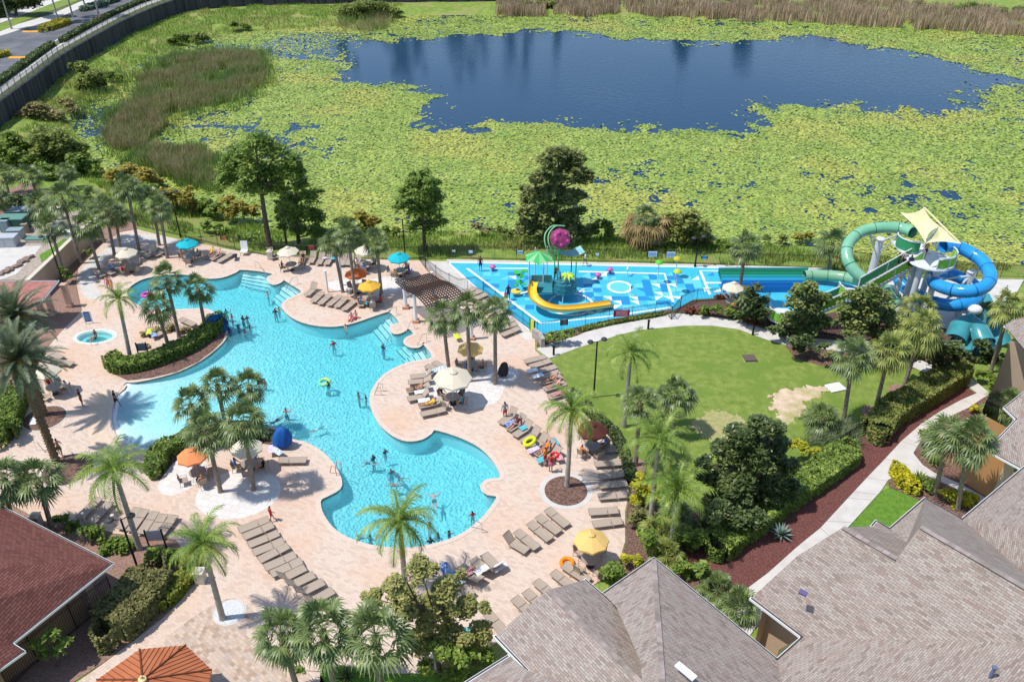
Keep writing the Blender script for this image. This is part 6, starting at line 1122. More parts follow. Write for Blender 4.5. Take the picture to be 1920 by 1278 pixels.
# ------------------------------------------------ water slides
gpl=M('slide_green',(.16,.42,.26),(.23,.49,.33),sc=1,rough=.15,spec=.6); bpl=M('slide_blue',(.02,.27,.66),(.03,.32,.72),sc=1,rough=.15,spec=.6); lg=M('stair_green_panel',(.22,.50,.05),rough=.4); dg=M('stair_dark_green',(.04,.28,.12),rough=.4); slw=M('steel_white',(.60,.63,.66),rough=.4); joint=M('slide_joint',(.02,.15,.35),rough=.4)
def tubeslide(name,label,pts,r,mat,jm,opens=(),base=None):
    pw_=[at(x,y,z) for x,y,z in pts]; sp=smooth(pw_,8,False); t=thing(name,label,'water slide',Vector((sp[0].x,sp[0].y,0))); n=len(sp); seg=9; i=0; k=0
    while i<n-1:
        j=min(i+seg,n-1); m=MB(); op=any(a<=i<b for a,b in opens)
        m.tube(sp[i:j+1],r,14,cap=False,arc=(math.pi*.9,math.pi*2.1) if op else None); m.build('tube_section',mat,t,sm=True)
        m=MB(); m.tube([sp[i],sp[i]+(sp[i+1]-sp[i]).normalized()*.07],r*1.05,14,cap=False,arc=(math.pi*.9,math.pi*2.1) if op else None); m.build('joint_ring',jm,t); i=j
    return sp
g1=tubeslide('green_tube_slide','green enclosed tube slide looping left from the top of the slide tower',[(1712,436,7.1),(1690,428,7.0),(1650,427,6.8),(1615,435,6.4),(1592,455,5.8),(1588,480,5.0),(1600,505,4.2),(1625,527,3.4),(1655,540,2.8),(1680,560,2.2),(1665,575,1.8)],.54,gpl,M('green_joint',(.04,.20,.12),rough=.4))
g2=tubeslide('green_exit_tube','pale green straight tube joining the run-out lanes',[(1622,530,1.6),(1590,521,1.2),(1560,517,1.0),(1530,516,.85),(1508,517,.8)],.55,M('slide_pale_green',(.22,.42,.26),rough=.25),M('green_joint',(0,0,0)))
b1=tubeslide('blue_tube_slide','bright blue enclosed tube slide spiralling twice at the right of the tower',[(1768,462,7.1),(1792,462,7.0),(1820,474,6.7),(1844,492,6.4),(1857,518,6.0),(1845,538,5.7),(1815,546,5.4),(1780,542,5.1),(1752,530,4.8),(1750,518,4.5),(1768,512,4.2),(1795,518,3.9),(1822,532,3.5),(1836,550,3.2),(1820,566,2.9),(1785,572,2.6),(1745,565,2.4),(1710,550,2.4),(1690,530,2.8),(1684,515,3.2)],.58,bpl,joint)
def pylon(base,top,label,r=.32,arms=()):
    b_,c=up(*base,*top); t=thing('slide_pylon',label,'pylon',b_); h=(c-b_).length; m=MB(); m.cyl((0,0,0),(0,0,h),r,r*.9,14); m.lathe((0,0,h),[(r*1.1,0),(r*.9,.12),(0,.15)],14); m.build('column',slw,t,sm=False,local=True)
    for x,y,z in arms:
        e=at(x,y,z)-b_; m=MB(); m.tube([(0,0,h*.92),e],.09,6); m.tube([(0,0,h*.6),e],.07,6); m.build('brace',slw,t,local=True)
pylon((1632,520),(1646,448),'thick white column holding the green tube slide',.4,[(1690,438,6.3),(1630,440,5.9)]); pylon((1793,596),(1797,512),'white column in the middle of the blue spiral',.38,[(1835,505,5.6),(1775,560,2.6),(1825,555,3.0),(1760,525,4.2)])
# tower
tw_=thing('slide_tower','steel slide tower with round green-panelled platform on white columns','tower',at(1730,600)); pc=at(1745,487,6.4)
m=MB(); m.lathe((pc.x,pc.y,6.2),[(0,0),(2.0,0),(2.05,.1),(2.0,.22),(0,.22)],18); m.build('platform',slw,tw_)
m=MB(); cc=[Vector((pc.x+1.95*math.cos(a),pc.y+1.95*math.sin(a),0)) for a in np.linspace(R(-100),R(10),8)]; m.skirt(cc,6.5,7.35,False); m.build('railing_panel',lg,tw_); m=MB(); m.tube([c_+Vector((0,0,7.5)) for c_ in cc],.06,6); 
m.build('top_rail',slw,tw_)
for c_ in cc[::2]: m=MB(); m.cyl(c_+Vector((0,0,6.3)),c_+Vector((0,0,7.5)),.05,n=6); m.build('rail_post',slw,tw_)
for dx,dy in ((-1.0,-.6),(.3,-1.1),(.6,.8),(-.9,.7)): m=MB(); m.cyl((pc.x+dx,pc.y+dy,0),(pc.x+dx,pc.y+dy,6.2),.27,.27,12); m.build('column',slw,tw_)
p2=at(1708,462,6.6); m=MB(); m.box((p2.x,p2.y,6.5),(2.6,2.4,.18)); m.build('upper_deck',slw,tw_)
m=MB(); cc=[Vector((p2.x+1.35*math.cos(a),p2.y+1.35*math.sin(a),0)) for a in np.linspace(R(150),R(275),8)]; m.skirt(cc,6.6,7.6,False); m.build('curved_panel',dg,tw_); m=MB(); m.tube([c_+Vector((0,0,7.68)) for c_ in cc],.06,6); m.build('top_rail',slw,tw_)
# stairs
def flight(parent,a,b,w=1.15,col=lg):
    d=b-a; dh=Vector((d.x,d.y,0)).normalized(); s=Vector((-dh.y,dh.x,0)); L=Vector((d.x,d.y,0)).length; n=max(2,int(L/.3))
    m=MB()
    for i in range(n):
        p=a.lerp(b,(i+.5)/n); m.box(p,(.3,w,.05),rz=math.atan2(dh.y,dh.x))
    m.build('tread',M('tread_grey',(.35,.37,.38)),parent)
    for k in (-1,1):
        o_=s*k*w/2; m=MB(); m.add([a+o_+Vector((0,0,-.25)),b+o_+Vector((0,0,-.25)),b+o_+Vector((0,0,.02)),a+o_+Vector((0,0,.02))],[(0,1,2,3)]); m.add([a+o_*1.06+Vector((0,0,-.25)),b+o_*1.06+Vector((0,0,-.25)),b+o_*1.06+Vector((0,0,.02)),a+o_*1.06+Vector((0,0,.02))],[(3,2,1,0)]); m.build('stringer',slw,parent)
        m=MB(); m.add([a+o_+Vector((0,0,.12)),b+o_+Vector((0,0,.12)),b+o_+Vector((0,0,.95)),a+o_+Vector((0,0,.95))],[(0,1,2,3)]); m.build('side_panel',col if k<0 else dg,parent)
        m=MB(); m.tube([a+o_+Vector((0,0,1.08)),b+o_+Vector((0,0,1.08))],.05,6); m.build('handrail',slw,parent)
        q=max(1,int(L/2.2))
        for i in range(q+1): p=a.lerp(b,i/q)+o_; m=MB(); m.cyl(p+Vector((0,0,-.2)),p+Vector((0,0,1.1)),.05,n=6); m.build('rail_post',slw,parent)
st=thing('slide_stairs','long green-panelled staircase climbing to the slide tower','stairs',at(1500,600))
S3=at(1722,485,6.2); S2=at(1615,545,3.4); S1=at(1580,560,3.0); S0=at(1450,592,.9); SG=at(1462,600,.8)
flight(st,S2,S3); flight(st,at(1490,598,1.0),S1)
for px,pz,rr_ in (((1598,552),3.15,1.3),((1468,592),.95,1.5)):
    c=at(*px,pz); m=MB(); m.lathe((c.x,c.y,pz-.1),[(0,0),(rr_,0),(rr_,.1),(0,.1)],12); m.build('landing',slw,st); m=MB(); cc=[Vector((c.x+rr_*math.cos(a),c.y+rr_*math.sin(a),0)) for a in np.linspace(R(160),R(350),9)]; m.skirt(cc,pz+.1,pz+.95,False); m.build('landing_panel',lg,st); m=MB(); m.tube([q+Vector((0,0,pz+1.08)) for q in cc],.05,6); m.build('landing_rail',slw,st)
    for q in cc[::2]: m=MB(); m.cyl(q+Vector((0,0,pz)),q+Vector((0,0,pz+1.1)),.045,n=6); m.build('rail_post',slw,st)
    m=MB(); m.cyl((c.x,c.y,0),(c.x,c.y,pz),.28,.28,12); m.build('column',slw,st)
for u in (.33,.75): p=S2.lerp(S3,u); m=MB(); m.cyl((p.x,p.y,0),(p.x,p.y,p.z-.2),.2,n=10); m.build('column',slw,st)
# shade sail
ss=thing('shade_sail','pale yellow tensioned shade sails on white masts above the slide tower','shade sail',at(1745,600)); yl=M('sail_yellow',(.86,.80,.46),rough=.8,trans=.25)
def sail(pts,name='sail',n=10,sag=.35):
    a,b,c,d=[at(*p) for p in pts]; vs=[];fs=[]
    for i in range(n+1):
        for j in range(n+1):
            u=i/n; v=j/n; uu=.5+(u-.5)*(1-.22*math.sin(math.pi*v)); vv=.5+(v-.5)*(1-.22*math.sin(math.pi*u)); p=(a*(1-uu)+b*uu)*(1-vv)+(d*(1-uu)+c*uu)*vv; p=p-Vector((0,0,sag*math.sin(math.pi*u)*math.sin(math.pi*v))); vs.append(p)
    for i in range(n):
        for j in range(n): k=i*(n+1)+j; fs.append((k,k+1,k+n+2,k+n+1))
    m=MB(); m.add(vs,fs); m.build(name,yl,ss,sm=True)
sail([(1687,398,10.2),(1733,389,10.8),(1763,424,9.6),(1735,455,8.8)]); sail([(1763,422,9.7),(1766,424,9.7),(1801,457,8.8),(1735,456,8.9)])
m=MB(); m.tube([at(1733,389,10.8),at(1801,457,8.8)],.09,5); m.build('sail_edge',yl,ss)
for a_,b_ in (((1733,389,10.8),(1757,470,6.5)),((1763,422,9.7),(1730,462,6.6)),((1763,422,9.7),(1757,470,6.5))): m=MB(); m.tube([at(*a_),at(*b_)],.09,8); m.build('mast',slw,ss)
# run-out lanes
rl=thing('slide_run_out','wide run-out lanes in green, teal and blue at the foot of the racing slides','slide lanes',at(1400,520))
lanes=[(511,513,'lane_aqua',(.10,.48,.62)),(514,518,'lane_green',(.03,.30,.15)),(519,523,'lane_mid_green',(.04,.38,.22)),(524,528,'lane_teal',(.05,.48,.45)),(529,535,'lane_cyan',(.05,.42,.62)),(536,541,'lane_blue',(.02,.22,.55)),(542,548,'lane_deep_blue',(.015,.16,.48))]
for i,(y0,y1,n_,c_) in enumerate(lanes):
    a,b_,c,d=at(1346+i*1.5,y0),at(1514-i*1,y0),at(1514-i*1,y1),at(1346+i*1.5,y1); m=MB(); vs=[];fs=[]
    for k in range(7):
        t_=k/6; z=.08+.42*(abs(2*t_-1))**3+.1
        for p,q in ((a,d),(b_,c)): v=p.lerp(q,t_); vs.append((v.x,v.y,z))
    for k in range(6): fs.append((2*k,2*k+1,2*k+3,2*k+2))
    m.add(vs,fs); m.add([(a.x,a.y,0),(b_.x,b_.y,0),(b_.x,b_.y,.6),(a.x,a.y,.6)],[(0,1,2,3)]); m.add([(d.x,d.y,0),(c.x,c.y,0),(c.x,c.y,.6),(d.x,d.y,.6)],[(0,1,2,3)]); m.build('lane',M(n_,c_,rough=.12,spec=.6),rl)
# slide plaza slab behind the tower
patch('slide_plaza',[(1600,520),(1920,524),(1900,560),(1860,600),(1800,680),(1700,640),(1600,600)],conc,.018,True,False)
# blue rafts and teal toys
rf=M('raft_blue',(.01,.12,.48),rough=.3)
for i,(x,y) in enumerate([(1655,585),(1662,592),(1645,590),(1385,545),(1400,552)]): 
    c=at(x,y,.2); m=MB(); m.tube([(.8*math.cos(a),.45*math.sin(a),0) for a in np.linspace(0,2*math.pi,20,endpoint=False)],.2,8,closed=True); m.box((0,0,-.05),(1.2,.6,.08)); o=m.build('inflatable_raft',rf,sm=True); o.location=c; o.rotation_euler=(0,0,i*.9); tag(o,['blue raft behind the slide trees, left one','blue raft behind the slide trees, right one','blue raft behind the slide trees, nearest one','blue raft stacked by the white umbrella','second blue raft right of the white umbrella'][i],'raft','blue inflatable rafts')
tl=M('teal_fibreglass',(.04,.24,.28),(.06,.31,.35),sc=1,rough=.25,spec=.5)
t=thing('teal_slide_basin','teal fibreglass slide trough and basin at the right edge behind the fence','slide basin',at(1830,650)); m=MB(); m.tube([at(1835,590,2.4),at(1850,600,2.2),at(1866,615,1.6),at(1874,640,.9)],1.05,12,arc=(math.pi*.95,math.pi*2.05)); m.build('trough',tl,t,sm=True)
m=MB(); m.tube([at(1790,640,.9),at(1800,615,1.5),at(1815,605,1.9),at(1835,622,1.4),at(1845,645,.9)],.95,10,arc=(math.pi*.0,math.pi*1.0)); m.build('hood',tl,t,sm=True); m=MB(); m.slab(P([(1788,632),(1880,636),(1862,672),(1795,668)]),0,.75); m.build('basin_wall',tl,t); m=MB(); m.sphere(at(1828,580,2.6),.55,10,(1.2,1,.8)); m.build('white_cover',white,t,sm=True); m=MB(); m.slab(P([(1830,560),(1850,568),(1858,585),(1800,582),(1790,570)]),0,1.0); m.build('tank',tl,t)
# ------------------------------------------------ play structure on the pad
ps=thing('water_play_structure','colourful water play structure with tipping bucket, roof and yellow slide','play structure',at(1045,560)); gr1=M('play_green',(.05,.42,.10),rough=.35); gr2=M('play_mint',(.22,.50,.26),rough=.35); yel=M('play_yellow',(.85,.50,.03),(.88,.56,.06),sc=2,rough=.25); mag=M('bucket_magenta',(.26,.035,.12),(.34,.06,.17),sc=3,rough=.3); nav=M('play_navy',(.02,.08,.22),rough=.4); tlm=M('play_teal',(.04,.22,.27),rough=.4); lime=M('play_lime',(.50,.68,.07),rough=.35)
posts=[(1018,553,3.6),(992,535,3.4),(1003,520,3.4),(1025,522,3.6),(1039,528,4.3),(1045,540,4.3),(1070,530,3.2),(1078,545,3.2)]
for x,y,h in posts: p=at(x,y); m=MB(); m.cyl(p,(p.x,p.y,h),.06,n=8); m.build('post',slw if x<1030 else gr1,ps)
k=at(1016,540,1.3); m=MB(); m.box((k.x,k.y,1.3),(2.0,2.0,.12)); m.build('lower_deck',tlm,ps); k2=at(1058,532,1.5); m=MB(); m.lathe((k2.x,k2.y,1.3),[(0,0),(1.3,0),(1.3,.12),(0,.12)],12); m.build('round_deck',tlm,ps); m=MB(); cc=[Vector((k2.x+1.25*math.cos(a),k2.y+1.25*math.sin(a),0)) for a in np.linspace(R(180),R(360),9)]; m.skirt(cc,.9,1.9,False); m.build('deck_panel',tlm,ps); m=MB(); m.tube([c_+Vector((0,0,2.15)) for c_ in cc],.045,6); m.build('deck_rail',nav,ps)
m=MB(); cc=[Vector((k.x+a,k.y+b_,0)) for a,b_ in ((-1,-.6),(-1,1),(1,1),(1,-.2))]; m.skirt(cc,1.4,2.2,False); m.build('net_panel',M('play_mint2',(.14,.33,.30)),ps)
# leaf roof
rc=at(1011,475,3.9); m=MB(); n=12; ring_=[]
for i in range(n): a=2*math.pi*i/n; r_=1.55*(1 if i%2 else .8); ring_.append((rc.x+r_*math.cos(a),rc.y+r_*math.sin(a),3.35 if i%2 else 3.55))
m.add([(rc.x,rc.y,4.15)]+ring_,[(0,i+1,(i+1)%n+1) for i in range(n)]); m.m=[i%2 for i in range(n)]; m.build('leaf_roof',[gr1,gr2],ps)
# bucket
bc=at(1050,447,5.1); m=MB(); prof=[(0,-.95),(.7,-.85),(1.0,-.4),(1.0,.4),(.7,.85),(0,.95)]; rot=Euler((R(65),R(25),0)).to_matrix(); mm=MB(); mm.lathe((0,0,0),prof,9); m.add([bc+rot@Vector(v) for v in mm.v],mm.f); m.build('tipping_bucket',mag,ps)
for k_ in range(5): q_=bc+rot@Vector((.62*math.cos(k_*1.257),.62*math.sin(k_*1.257),.88)); m=MB(); m.sphere(q_,.2,8,(1,.6,1)); m.build('bucket_knob',M('knob_pink',(.55,.05,.28),rough=.3),ps,sm=True)
m=MB(); m.box(bc+Vector((-.35,-.6,.5)),(.5,.1,.35)); m.build('bucket_emblem',M('emblem_pink',(.75,.45,.60)),ps)
for o_ in (0,.35): m=MB(); pp=smooth([at(1040,480,3.4),at(1024,462,4.6),at(1022,440,5.6),at(1035,424,6.2),at(1052,424,6.1)],5,False); m.tube([p+Vector((o_,0,0)) for p in pp],.07,6); m.build('bucket_arm',gr2,ps)
m=MB(); pp=smooth([at(1052,540,.0),at(1046,480,3.2),at(1050,462,4.4),at(1056,452,5.0)],5,False); m.tube(pp,.06,6); m.build('water_pipe',slw,ps)
# mint shade panel
a,b_,c,d=at(1038,468,3.6),at(1088,460,4.0),at(1097,473,3.7),at(1052,477,3.3); m=MB(); vs=[];fs=[]
for i in range(7):
    u=i/6
    for p,q in ((a,b_),(d,c)): v=p.lerp(q,u); vs.append((v.x,v.y,v.z-.35*math.sin(math.pi*u)))
for i in range(6): fs.append((2*i,2*i+2,2*i+3,2*i+1))
m.add(vs,fs); m.build('curved_shade',M('shade_mint',(.22,.46,.46),rough=.3),ps)
m=MB(); pp=smooth([at(1004,522,2.3),at(1000,532,2.2),at(998,545,1.9),at(1004,558,1.6),at(1022,570,1.3),at(1048,576,1.05),at(1078,575,.85),at(1112,571,.72),at(1148,566,.62)],5,False); m.tube(pp,.42,10,arc=(math.pi*.98,math.pi*2.02)); m.build('yellow_slide',yel,ps,sm=True)
m=MB(); m.tube([p-Vector((0,0,.06)) for p in pp],.45,10,arc=(math.pi*1.0,math.pi*2.0)); m.build('slide_underside',M('slide_cream',(.75,.62,.30),rough=.4),ps,sm=True)
# free standing sprays
def flower(base,top,label,mat,kind,r=.5):
    b_,c=up(*base,*top); h=(c-b_).length; t=thing('spray_feature',label,'water spray',b_); m=MB(); m.cyl((0,0,0),(0,0,h),.05,n=8); m.build('stem',slw,t,local=True); m=MB()
    if kind=='palm':
        for i in range(9): a=i*2*math.pi/9; m.tube([(0,0,h),(r*.5*math.cos(a),r*.5*math.sin(a),h+.15),(r*math.cos(a),r*math.sin(a),h-.25)],[.1,.13,.02],5)
    elif kind=='dome': m.lathe((0,0,h-.1),[(r,0),(r*.9,.12),(r*.5,.25),(0,.3)],14)
    m.build('spray_head',mat,t,sm=True,local=True)
flower((1063,553),(1063,518),'lime palm-shaped spray beside the yellow slide',lime,'palm',.95)
flower((1232,530),(1232,491),'green dome spray by the fence signs',M('dome_green',(.10,.50,.03)),'dome',.4); flower((1266,520),(1270,484),'olive yellow dome spray right of the green one',M('dome_olive',(.45,.42,.03)),'dome',.42); flower((1266,548),(1273,508),'yellow-green dome spray in the middle of the pad',M('dome_lime',(.45,.55,.03)),'dome',.42); flower((1055,568),(1052,545),'curved purple-blue water cannon in front of the structure',M('cannon_purple',(.10,.10,.28)),'dome',.1); flower((1183,555),(1184,538),'small dark ground spray right of the white ring',nav,'dome',.1); flower((1176,518),(1176,503),'small white ground spray above the ring',white,'dome',.14)
t=thing('leaf_spray','green lily-leaf stacked spray feature left of the play structure','water spray',at(975,548)); m=MB(); 
pth=smooth([at(985,540,.0),at(978,535,1.0),at(974,525,1.6),at(978,512,2.0)],4,False); m.tube(pth,.05,6); m.build('stem',gr1,t)
for x,y,z,r_ in ((970,511,1.9,.42),(984,508,2.1,.35),(976,518,1.7,.4),(973,529,1.2,.36),(968,536,.9,.25),(983,533,1.1,.22)): m=MB(); c=at(x,y,z); m.lathe((c.x,c.y,c.z),[(0,-.03),(r_,.02),(r_,.08),(0,.02)],12); m.build('leaf_disc',gr1,t)
m=MB(); c=at(967,545,.5); m.lathe((c.x,c.y,.4),[(0,-.03),(.5,.02),(.5,.1),(0,.05)],12); m.build('flower_disc',M('disc_orange',(.75,.55,.08)),t)
m=MB(); m.tube(smooth([at(962,552,.1),at(985,548,.5),at(1008,540,1.0)],4,False),.1,6); m.build('white_pipe',white,t)
for x,y,l_,c_ in ((924,507,'pink flower ground toy near the pad corner','toy_pink'),(1143,512,'small pink splash toy above the white ring, right','toy_pink'),(1121,522,'small pink splash toy above the white ring, left','toy_pink')):
    c=at(x,y); m=MB(); m.lathe((0,0,0),[(.12,0),(.1,.35),(.35,.4),(.3,.55),(0,.6)],10); o=m.build('splash_toy',M('toy_pink',(.60,.12,.35),rough=.4),sm=True); o.location=c; tag(o,l_,'splash toy')
# ------------------------------------------------ utility yard and small things
def unit(x,y,w,d,h,mat,label,top=None,cat='equipment box',rz=.05):
    c=at(x,y); t=thing('equipment_box',label,cat,c,rz); m=MB(); m.box((0,0,h/2),(w,d,h)); m.build('body',mat,t,local=True); m=MB(); m.box((0,0,h+.05),(w*1.06,d*1.06,.1)); m.build('lid',top or mat,t,local=True); m=MB()
    for s in (-1,1): m.box((s*w*.24,-d/2-.015,h*.48),(w*.42,.03,h*.8))
    m.build('door',mat,t,local=True)
gT=M('transformer_green',(.05,.13,.11),rough=.5); gT2=M('transformer_lid',(.12,.26,.22),rough=.5); sg=M('cabinet_grey',(.42,.45,.48),rough=.5); bgT=M('cabinet_blue_grey',(.25,.33,.36),rough=.5)
unit(31,430,2.7,1.6,1.5,gT,'big green transformer box in the utility yard, nearer one',gT2); unit(48,412,2.9,1.5,1.3,gT,'teal-topped transformer box farthest back in the yard',bgT); unit(16,436,.9,.9,1.5,bgT,'tall blue-grey cabinet beside the big transformer'); unit(33,446,1.5,1.0,1.0,sg,'low grey unit with teal lid in the yard',bgT); unit(16,460,2.2,1.2,1.1,sg,'pale grey cabinet at the edge of the driveway'); unit(100,410,2.0,1.0,1.2,cream,'white equipment box behind the palms in the yard'); unit(75,452,2.6,.9,.35,cream,'low pale tray with green lid beside the driveway',gT2); unit(131,446,.9,.8,.8,white,'white pump box by the tan wall'); unit(62,408,.7,.6,1.1,dgrey,'dark meter box at the back of the yard'); unit(50,436,.6,.5,1.0,M('meter_tan',(.35,.28,.2)),'tan post box beside the transformers'); unit(110,428,.9,.7,.6,white,'small white pipe box beside the tan wall')
unit(1405,674,1.0,.9,.14,cream,'low concrete drain box with brown grate on the lawn',M('grate_brown',(.12,.09,.07)),'drain',.1); unit(1566,728,1.3,1.0,.06,cream,'flat white concrete pad beside the sandy patch',white,'concrete pad',.3)
t=thing('bare_rocks','row of brown rocks edging the driveway','rocks',at(40,500)) ; g_=random.Random(3)
for i in range(26):
    u=i/25; p=at(4+56*u+g_.uniform(-2,2),516-34*u+g_.uniform(-2,2)); m=MB(); m.sphere(p+Vector((0,0,.15)),g_.uniform(.18,.4),7,(1,g_.uniform(.7,1.2),.7)); m.build('rock',M('rock_brown',(.14,.09,.07),(.36,.28,.24),sc=3,rough=.9),t)
# car on the upper road glimpsed, people walking
# ------------------------------------------------ people
def skeleton(pose):
    J={'pelvis':(0,0,.94,.13),'waist':(0,0,1.1,.11),'chest':(0,0,1.32,.125),'neckb':(0,0,1.45,.07),'neck':(0,.01,1.53,.052),'head':(0,.015,1.62,.088),'top':(0,0,1.71,.07)}
    for n_,s in (('L',-1),('R',1)):
        J['sh'+n_]=(s*.17,0,1.41,.06);J['el'+n_]=(s*.24,.0,1.14,.042);J['wr'+n_]=(s*.26,.08,.90,.028);J['pa'+n_]=(s*.265,.11,.83,.034)
        J['hi'+n_]=(s*.09,0,.88,.095);J['kn'+n_]=(s*.1,.02,.49,.058);J['an'+n_]=(s*.1,-.01,.09,.038);J['to'+n_]=(s*.12,.14,.035,.03)
    def mv(k,x,y,z): J[k]=(x,y,z,J[k][3])
    if pose=='walk': mv('knL',-.1,.16,.5);mv('anL',-.1,.22,.1);mv('toL',-.11,.38,.06);mv('knR',.1,-.06,.5);mv('anR',.1,-.26,.16);mv('toR',.11,-.14,.05);mv('elL',-.23,-.1,1.14);mv('wrL',-.24,-.06,.92);mv('paL',-.24,-.03,.86);mv('elR',.23,.1,1.15);mv('wrR',.22,.28,1.0);mv('paR',.21,.34,.97)
    if pose=='carry': mv('elL',-.24,.05,1.15);mv('wrL',-.12,.26,1.2);mv('paL',-.07,.31,1.25);mv('elR',.24,.05,1.15);mv('wrR',.12,.26,1.2);mv('paR',.08,.32,1.25)
    if pose=='swim': mv('elL',-.3,.06,1.17);mv('wrL',-.34,.25,1.06);mv('paL',-.33,.32,1.03);mv('elR',.31,.02,1.16);mv('wrR',.36,.2,1.04);mv('paR',.35,.27,1.0)
    if pose=='wade': mv('elL',-.3,.08,1.18);mv('wrL',-.3,.28,1.05);mv('paL',-.29,.35,1.02);mv('elR',.34,0,1.3);mv('wrR',.42,.1,1.52);mv('paR',.44,.13,1.6);mv('knL',-.12,.1,.5)
    if pose=='float':
        for k in list(J):
            x,y,z,r_=J[k]; J[k]=(x*(1.15 if k[:2] in('kn','an','to') else 1),(z-.94)*.95,1.12+y*.4+(.06 if k in('head','top','neck') else 0),r_)
        mv('elL',-.38,.6,1.15);mv('wrL',-.5,.75,1.16);mv('paL',-.53,.82,1.16);mv('elR',.4,.6,1.15);mv('wrR',.5,.75,1.16);mv('paR',.53,.82,1.16)
    if pose in('sit','sitedge'):
        dz=-.44
        for k in ('pelvis','waist','chest','neckb','neck','head','top','shL','shR','elL','elR','hiL','hiR'): x,y,z,r_=J[k]; J[k]=(x,y-(.06 if k not in('pelvis','hiL','hiR') else 0),z+dz,r_)
        for n_,s in (('L',-1),('R',1)): mv('kn'+n_,s*.13,.42,.5);mv('an'+n_,s*.12,.45,.1);mv('to'+n_,s*.13,.6,.04);mv('el'+n_,s*.25,.06,.74);mv('wr'+n_,s*.18,.27,.64);mv('pa'+n_,s*.16,.34,.62)
    if pose=='lie':
        for k in list(J):
            x,y,z,r_=J[k]; J[k]=(x,z-.1,.50,r_)
        for k,yy,zz in (('waist',1.0,.52),('chest',1.2,.66),('neckb',1.30,.76),('neck',1.36,.82),('head',1.43,.90),('top',1.48,.98),('shL',1.27,.72),('shR',1.27,.72)): x,y,z,r_=J[k]; J[k]=(x,yy,zz,r_)
        for n_,s in (('L',-1),('R',1)): mv('el'+n_,s*.29,1.05,.56);mv('wr'+n_,s*.22,.86,.58);mv('pa'+n_,s*.16,.80,.62);mv('to'+n_,s*.13,.0,.60);mv('an'+n_,s*.1,.06,.49);mv('kn'+n_,s*.1,.42,.53)
    E=[('pelvis','waist'),('waist','chest'),('chest','neckb'),('neckb','neck'),('neck','head'),('head','top')]
    for n_ in 'LR': E+=[('neckb','sh'+n_),('sh'+n_,'el'+n_),('el'+n_,'wr'+n_),('wr'+n_,'pa'+n_),('pelvis','hi'+n_),('hi'+n_,'kn'+n_),('kn'+n_,'an'+n_),('an'+n_,'to'+n_)]
    for n_,s in (('L',-1),('R',1)):
        w=Vector(J['wr'+n_][:3]);p=Vector(J['pa'+n_][:3]); d=(p-w).normalized(); sd=d.cross(Vector((0,0,1))); sd=Vector((1,0,0)) if sd.length<.2 else sd.normalized(); nn_=sd.cross(d)
        for f,(o_,l_) in enumerate(((-.030,.070),(-.010,.085),(.010,.08),(.030,.065))):
            a=p+sd*o_+d*.02; b_=a+d*l_*.55-nn_*.004; c=b_+d*l_*.4-nn_*.022; J[f'f{f}a{n_}']=(*a,.0095);J[f'f{f}b{n_}']=(*b_,.0088);J[f'f{f}c{n_}']=(*c,.0075); E+=[('pa'+n_,f'f{f}a{n_}'),(f'f{f}a{n_}',f'f{f}b{n_}'),(f'f{f}b{n_}',f'f{f}c{n_}')]
        a=w.lerp(p,.5)-sd*.035; b_=a+(d*.6-sd*.8)*.045; J['t1'+n_]=(*a,.012);J['t2'+n_]=(*b_,.0095); E+=[('wr'+n_,'t1'+n_),('t1'+n_,'t2'+n_)]
    h=Vector(J['head'][:3]); J['nose']=(h.x,h.y+.105,h.z-.005,.014) if pose not in('lie','float') else (h.x,h.y-.06,h.z+.09,.014); E.append(('head','nose'))
    return J,E
skinm={k:M('skin_'+k,c,rough=.5) for k,c in (('fair',(.58,.34,.24)),('tan',(.42,.22,.13)),('brown',(.20,.10,.06)),('pink',(.62,.30,.22)))}
hairm={k:M('hair_'+k,c,rough=.7) for k,c in (('dark',(.02,.013,.01)),('brown',(.09,.05,.03)),('blond',(.40,.27,.12)))}
clothm={k:M('cloth_'+k,c,rough=.85) for k,c in (('black',(.02,.02,.025)),('navy',(.02,.04,.12)),('red',(.50,.03,.04)),('white',(.68,.68,.70)),('grey',(.28,.30,.34)),('yellow',(.75,.45,.04)),('teal',(.03,.30,.34)),('olive',(.16,.17,.06)),('pink',(.65,.18,.30)),('maroon',(.10,.02,.03)),('orange',(.75,.22,.04)),('blue',(.04,.16,.5)))}
BP={}
